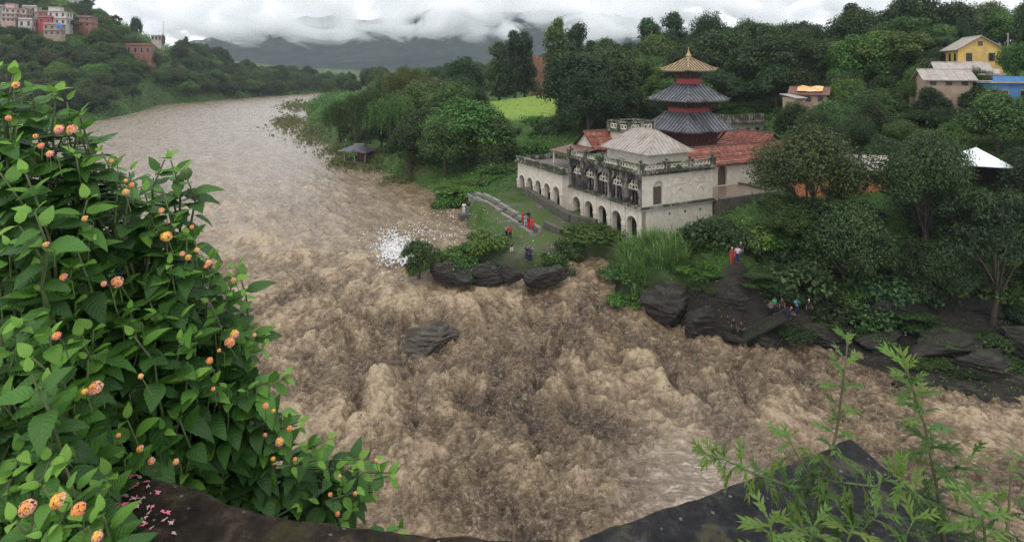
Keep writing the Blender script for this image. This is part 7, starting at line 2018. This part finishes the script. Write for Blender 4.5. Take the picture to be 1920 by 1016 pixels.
# flower heads
M_FL = {'o': plain("orange_floret", (0.72, 0.27, 0.06), 0.6, var=0.12, scale=60), 'y': plain("yellow_floret", (0.72, 0.42, 0.06), 0.6, var=0.1, scale=60), 'p': plain("pink_floret", (0.78, 0.20, 0.28), 0.6, var=0.12, scale=60), 'a': plain("peach_floret", (0.74, 0.33, 0.22), 0.6, var=0.12, scale=60)}
def flower_mesh(seed, cols_):
    r_ = random.Random(seed); mb = MB()
    k = 0
    for ring, (cnt, el) in enumerate(((9, 0.15), (7, 0.75), (4, 1.2), (1, 1.57))):
        for j in range(cnt):
            a = 2 * math.pi * j / cnt + r_.uniform(-.2, .2) + ring; e = el + r_.uniform(-.12, .12)
            d = Vector((math.cos(a) * math.cos(e), math.sin(a) * math.cos(e), math.sin(e) * 0.75)).normalized()
            c = d * 0.0105 * r_.uniform(0.85, 1.1); s = d.orthogonal().normalized(); t = d.cross(s); ph = r_.uniform(0, 1.5)
            mi = 0 if ring == 0 else (1 if ring == 1 else 2)
            for p in range(4):
                b_ = ph + p * math.pi / 2; u_ = s * math.cos(b_) + t * math.sin(b_); w_ = d.cross(u_)
                mb.add([c, c + u_ * 0.0022 + w_ * 0.0018 + d * 0.0006, c + u_ * 0.0044 + w_ * 0.0009, c + u_ * 0.0044 - w_ * 0.0009, c + u_ * 0.0022 - w_ * 0.0018 + d * 0.0006], [(0, 1, 2, 3, 4)], mi)
            mb.tube([d * 0.003, c - d * 0.0005], [0.0006, 0.0010], 3, caps=False, mi=0)
    me = mb.mesh("flower_head")
    for q in cols_: me.materials.append(M_FL[q])
    return me
FM = [flower_mesh(1, 'aoy'), flower_mesh(2, 'poo'), flower_mesh(3, 'pay'), flower_mesh(4, 'aao')]
fpos = [(30, 160), (16, 222), (112, 243), (135, 244), (67, 256), (78, 274), (95, 289), (209, 302), (236, 339), (247, 347), (236, 360), (303, 395), (312, 444), (360, 426), (369, 469), (342, 476), (353, 483), (386, 500), (391, 493), (438, 525), (87, 459), (120, 520), (195, 532), (220, 529), (160, 410),
        (107, 630), (264, 705), (180, 727), (159, 734), (400, 729), (440, 626), (431, 642), (411, 657), (393, 676), (477, 628), (498, 761), (513, 770), (543, 803), (524, 828), (497, 815), (512, 860), (553, 861), (637, 893), (666, 925), (619, 927), (633, 963), (705, 863), (284, 864), (263, 841), (222, 816), (330, 865), (51, 952), (110, 938), (148, 955), (183, 1005)]
BIG = {(112, 243): 1.2, (135, 244): 1.25, (312, 444): 1.35, (220, 529): 1.3, (440, 626): 1.2, (431, 642): 1.35, (180, 727): 1.4, (51, 952): 1.25, (110, 938): 1.25, (148, 955): 1.15, (524, 828): 1.2}
for i, (x, y) in enumerate(fpos):
    D = ldep(x, y) - 0.075
    c = Vector(P(x, y, D)); d = Vector((rl.uniform(-.4, .5), -0.75, rl.uniform(0.3, 0.8))).normalized()
    s = BIG.get((x, y), rl.uniform(0.5, 0.9)) * 0.80
    o = link("flower_head", FM[i % 4], None, lan)
    o.matrix_basis = Matrix.Translation(LOFF) @ Matrix.Translation(c) @ d.to_track_quat('Z', 'Y').to_matrix().to_4x4() @ Matrix.Diagonal((s, s, s, 1))
    lfix(MB().tube([c + Vector((rl.uniform(-.012, .012), 0.018, -0.05)), c - d * 0.018 + Vector((0, 0, -0.004)), c + d * 0.004], 0.0011, 5).build("flower_stalk", M_STEM, lan))
# fallen florets on the coping
fp = MB()
for u_ in range(4):
    a = u_ * math.pi / 2
    fp.add([(0, 0, 0.001), (0.0022 * math.cos(a) - 0.0016 * math.sin(a), 0.0022 * math.sin(a) + 0.0016 * math.cos(a), 0.0016), (0.005 * math.cos(a), 0.005 * math.sin(a), 0.0008), (0.0022 * math.cos(a) + 0.0016 * math.sin(a), 0.0022 * math.sin(a) - 0.0016 * math.cos(a), 0.0016)], [(0, 1, 2, 3)])
fp.tube([(0, 0, 0.001), (0.007, 0.003, 0.001)], 0.0009, 4)
fpm = [fp.mesh("fallen_floret"), fp.mesh("fallen_floret")]; fpm[0].materials.append(M_FL['p']); fpm[1].materials.append(plain("faded_floret", (0.52, 0.33, 0.30), 0.7))
for i in range(80):
    px_ = rl.gauss(232, 36) if i < 64 else rl.uniform(200, 330); py_ = rl.uniform(885, 1005)
    if px_ < 196 or py_ < 886 + (px_ - 200) * 0.1: continue
    xx, yy = pw2(px_, py_)
    o = link("fallen_floret", fpm[i % 2], None, None, (xx, yy, ZPAR + 0.005), (rl.uniform(-.3, .3), rl.uniform(-.3, .3), rl.uniform(0, 6)), (rl.uniform(0.8, 1.3),) * 3)
    tag(o, "tiny pink fallen floret lying on the brown coping" if i % 2 == 0 else "tiny faded fallen floret lying on the brown coping", "petal", "fallen florets on the coping" if i % 2 == 0 else "faded florets on the coping")

# ================================================================== MUGWORT
def mug_leaf(seed, curl):
    """deeply lobed leaf, 1 long: lance-shaped lobes either side of a narrow blade"""
    V, q, U = [], [], []
    def lobe(p, ang, ln, wd, z0, seg=5):
        b0 = len(V)
        for i in range(seg + 1):
            t = i / seg; w_ = wd * math.sin(math.pi * min(1, 0.12 + 0.88 * t) ** 0.8) if i < seg else 0.001
            x = p + math.cos(ang) * ln * t; y = math.sin(ang) * ln * t
            nx, ny = -math.sin(ang) * w_, math.cos(ang) * w_
            z = z0 - curl * (p + ln * t * 0.8) ** 2 * 0.5 - 0.15 * ln * t * t
            V.extend([(x + nx, y + ny, z + 0.25 * w_), (x, y, z), (x - nx, y - ny, z + 0.25 * w_)]); U.extend([(t, 0), (t, 0.5), (t, 1)])
        for i in range(seg):
            a = b0 + 3 * i; q.extend([(a, a + 1, a + 4, a + 3), (a + 1, a + 2, a + 5, a + 4)])
    r_ = random.Random(seed)
    lobe(0, 0, 1.0, 0.055, 0, 8)
    for p, ln in ((0.30, 0.26), (0.46, 0.42), (0.66, 0.34)):
        for s in (1, -1): lobe(p + r_.uniform(-.03, .03), s * r_.uniform(0.45, 0.8), ln * r_.uniform(0.7, 1.2), 0.058, 0.004)
    return np.array(V, float), np.array(U, float), np.array(q)[:, ::-1]
MUG = [mug_leaf(1, 0.5), mug_leaf(2, 1.1), mug_leaf(3, 0.15)]
M_MUG = leafmat("mugwort_leaf", (0.018, 0.052, 0.015), (0.115, 0.20, 0.036), var=0.12, trans=0.3, rough=0.5)
MUGM = {}
for k, (V, U, q) in enumerate(MUG):
    for j, val in enumerate((0.10, 0.32, 0.55, 0.9)):
        MUGM[(k, j)] = npmesh("mugwort_leaf", V, q, smooth=True, uv=U, attrs={"leafv": np.clip(np.full(len(V), val) + 0.25 * np.clip(V[:, 0] - 0.75, 0, 1), 0, 1)}); MUGM[(k, j)].materials.append(M_MUG)
M_MSTEM = plain("mugwort_stem", (0.10, 0.085, 0.042), 0.7, var=0.3, scale=30)
M_MSTEMG = plain("mugwort_green_stem", (0.085, 0.13, 0.035), 0.6, var=0.2, scale=30)
rm = random.Random(31)
def mugwort(label, stems, base):
    e = empty("mugwort_plant", base, 0, label, "plant"); off = -Vector(base)
    for (pts, dens, l0, l1, thick, top) in stems:
        pts = [Vector(P(x, y, D)) for x, y, D in pts]
        n_ = len(pts); mb = MB(); mb.tube([p + off for p in pts], [thick * (1 - 0.75 * i / (n_ - 1)) for i in range(n_)], 6); mb.build("stem", M_MSTEM if thick > 0.003 else M_MSTEMG, e, True)
        Ltot = sum((pts[i + 1] - pts[i]).length for i in range(n_ - 1)); k = max(3, int(Ltot * dens)); ph = rm.uniform(0, 6)
        for j in range(k):
            s = (j + 0.7) / k; seg = s * (n_ - 1); i = min(n_ - 2, int(seg)); pt = pts[i].lerp(pts[i + 1], seg - i); sd = (pts[i + 1] - pts[i]).normalized()
            e1 = sd.orthogonal().normalized(); e2 = sd.cross(e1); a = ph + j * 2.4
            upk = 0.25 + 0.75 * s ** 3
            ax = ((e1 * math.cos(a) + e2 * math.sin(a)) * (1.0 - 0.55 * s ** 4) + sd * upk + Vector((0, 0, -0.10))).normalized()
            nr = (sd * 0.6 + Vector((0, -0.3, 0.7)) + Vector((rm.uniform(-.6, .6), rm.uniform(-.6, .6), rm.uniform(-.3, .2)))).normalized(); nr = (nr - ax * nr.dot(ax)).normalized()
            ln = (l0 + (l1 - l0) * s) * rm.uniform(0.6, 1.15) * 0.9
            v = 0 if s < 0.25 else 1 if s < 0.55 else 2 if s < 0.85 else 3
            v = min(3, max(0, v + top + (rm.random() < 0.25)))
            o = link("leaf", MUGM[(rm.randrange(3), v)], None, e); o.matrix_basis = Matrix.Translation(off) @ lmat((pt, ax, nr, ln))
    return e
base = P(1548, 1045, 1.02)
mugwort("tall branching mugwort with brown forked stem in front of the parapet corner",
        [([(1548, 1050, 1.02), (1540, 975, 1.03), (1532, 915, 1.04), (1556, 865, 1.04), (1570, 800, 1.04), (1580, 720, 1.03), (1590, 640, 1.02)], 115, 0.075, 0.045, 0.0045, 0),
         ([(1532, 915, 1.04), (1480, 912, 1.03), (1420, 890, 1.02), (1360, 862, 1.01), (1322, 850, 1.0)], 150, 0.05, 0.05, 0.0028, 1),
         ([(1530, 912, 1.04), (1505, 872, 1.05), (1485, 835, 1.06), (1472, 815, 1.06)], 140, 0.04, 0.045, 0.002, 1),
         ([(1540, 900, 1.04), (1590, 905, 1.0), (1640, 912, 0.98), (1672, 890, 0.97)], 140, 0.045, 0.045, 0.0024, 1),
         ([(1545, 980, 1.02), (1590, 985, 0.98), (1620, 990, 0.97), (1650, 960, 0.96)], 130, 0.06, 0.05, 0.002, 0),
         ([(1545, 1040, 1.02), (1510, 1000, 1.0), (1490, 985, 0.99)], 130, 0.06, 0.05, 0.002, 0)], base)
base = P(1772, 1045, 1.0)
mugwort("upright pale tipped mugwort standing beyond the parapet corner",
        [([(1772, 1050, 1.0), (1765, 960, 1.01), (1750, 880, 1.02), (1735, 800, 1.02), (1715, 740, 1.02), (1697, 690, 1.01)], 135, 0.085, 0.05, 0.0042, 0),
         ([(1765, 960, 1.01), (1720, 930, 1.0), (1690, 900, 0.99)], 120, 0.05, 0.05, 0.002, 0), ([(1755, 900, 1.02), (1800, 870, 1.02), (1830, 850, 1.02)], 120, 0.05, 0.045, 0.002, 0)], base)
base = P(1885, 1045, 0.95)
mugwort("low mugwort with bright shoots at the parapet's right end",
        [([(1885, 1050, 0.95), (1890, 980, 0.96), (1895, 900, 0.97), (1893, 860, 0.97)], 60, 0.05, 0.02, 0.0036, 0), ([(1850, 1050, 0.9), (1845, 985, 0.9), (1838, 945, 0.9)], 170, 0.07, 0.06, 0.003, 2),
         ([(1830, 1050, 1.0), (1825, 970, 1.02), (1818, 905, 1.03)], 140, 0.05, 0.04, 0.0026, 1), ([(1925, 1000, 1.0), (1925, 900, 1.0), (1918, 845, 1.0)], 120, 0.045, 0.04, 0.002, 1), ([(1905, 1040, 0.98), (1880, 960, 1.0), (1868, 930, 1.0)], 130, 0.05, 0.04, 0.002, 0)], base)
base = P(1452, 1060, 0.9)
mugwort("small bright green mugwort shoot in front of the dark coping",
        [([(1452, 1060, 0.9), (1448, 1005, 0.9), (1440, 968, 0.9)], 190, 0.065, 0.05, 0.003, 2), ([(1505, 1060, 0.92), (1520, 1010, 0.92), (1528, 980, 0.92)], 150, 0.055, 0.05, 0.0024, 0), ([(1580, 1060, 0.95), (1590, 1010, 0.95), (1600, 985, 0.95)], 150, 0.06, 0.05, 0.0024, 0),
         ([(1690, 1060, 0.95), (1700, 1000, 0.95), (1715, 970, 0.95)], 150, 0.055, 0.05, 0.0024, 0)], base)
cloud("cloud_bank", -1500, 2300, 1880, 2060, 35, 330, 0.035, 0.0055, 0.775, "white cloud bank lying along the flank of the far mountain", 1)

# ---- monsoon air between here and the mountain
hz = MB().box(-2400, 2400, -60, 1830, -34, 140)
m = bpy.data.materials.new("haze_air"); m.use_nodes = True
n = m.node_tree; n.nodes.clear()
out = n.nodes.new("ShaderNodeOutputMaterial")
pv = N(n, "ShaderNodeVolumePrincipled"); pv.inputs['Color'].default_value = (0.80, 0.87, 0.97, 1); pv.inputs['Density'].default_value = 0.00010
n.links.new(pv.outputs[0], out.inputs['Volume'])
HZ = hz.build("haze", m); HZ["kind"] = "stuff"
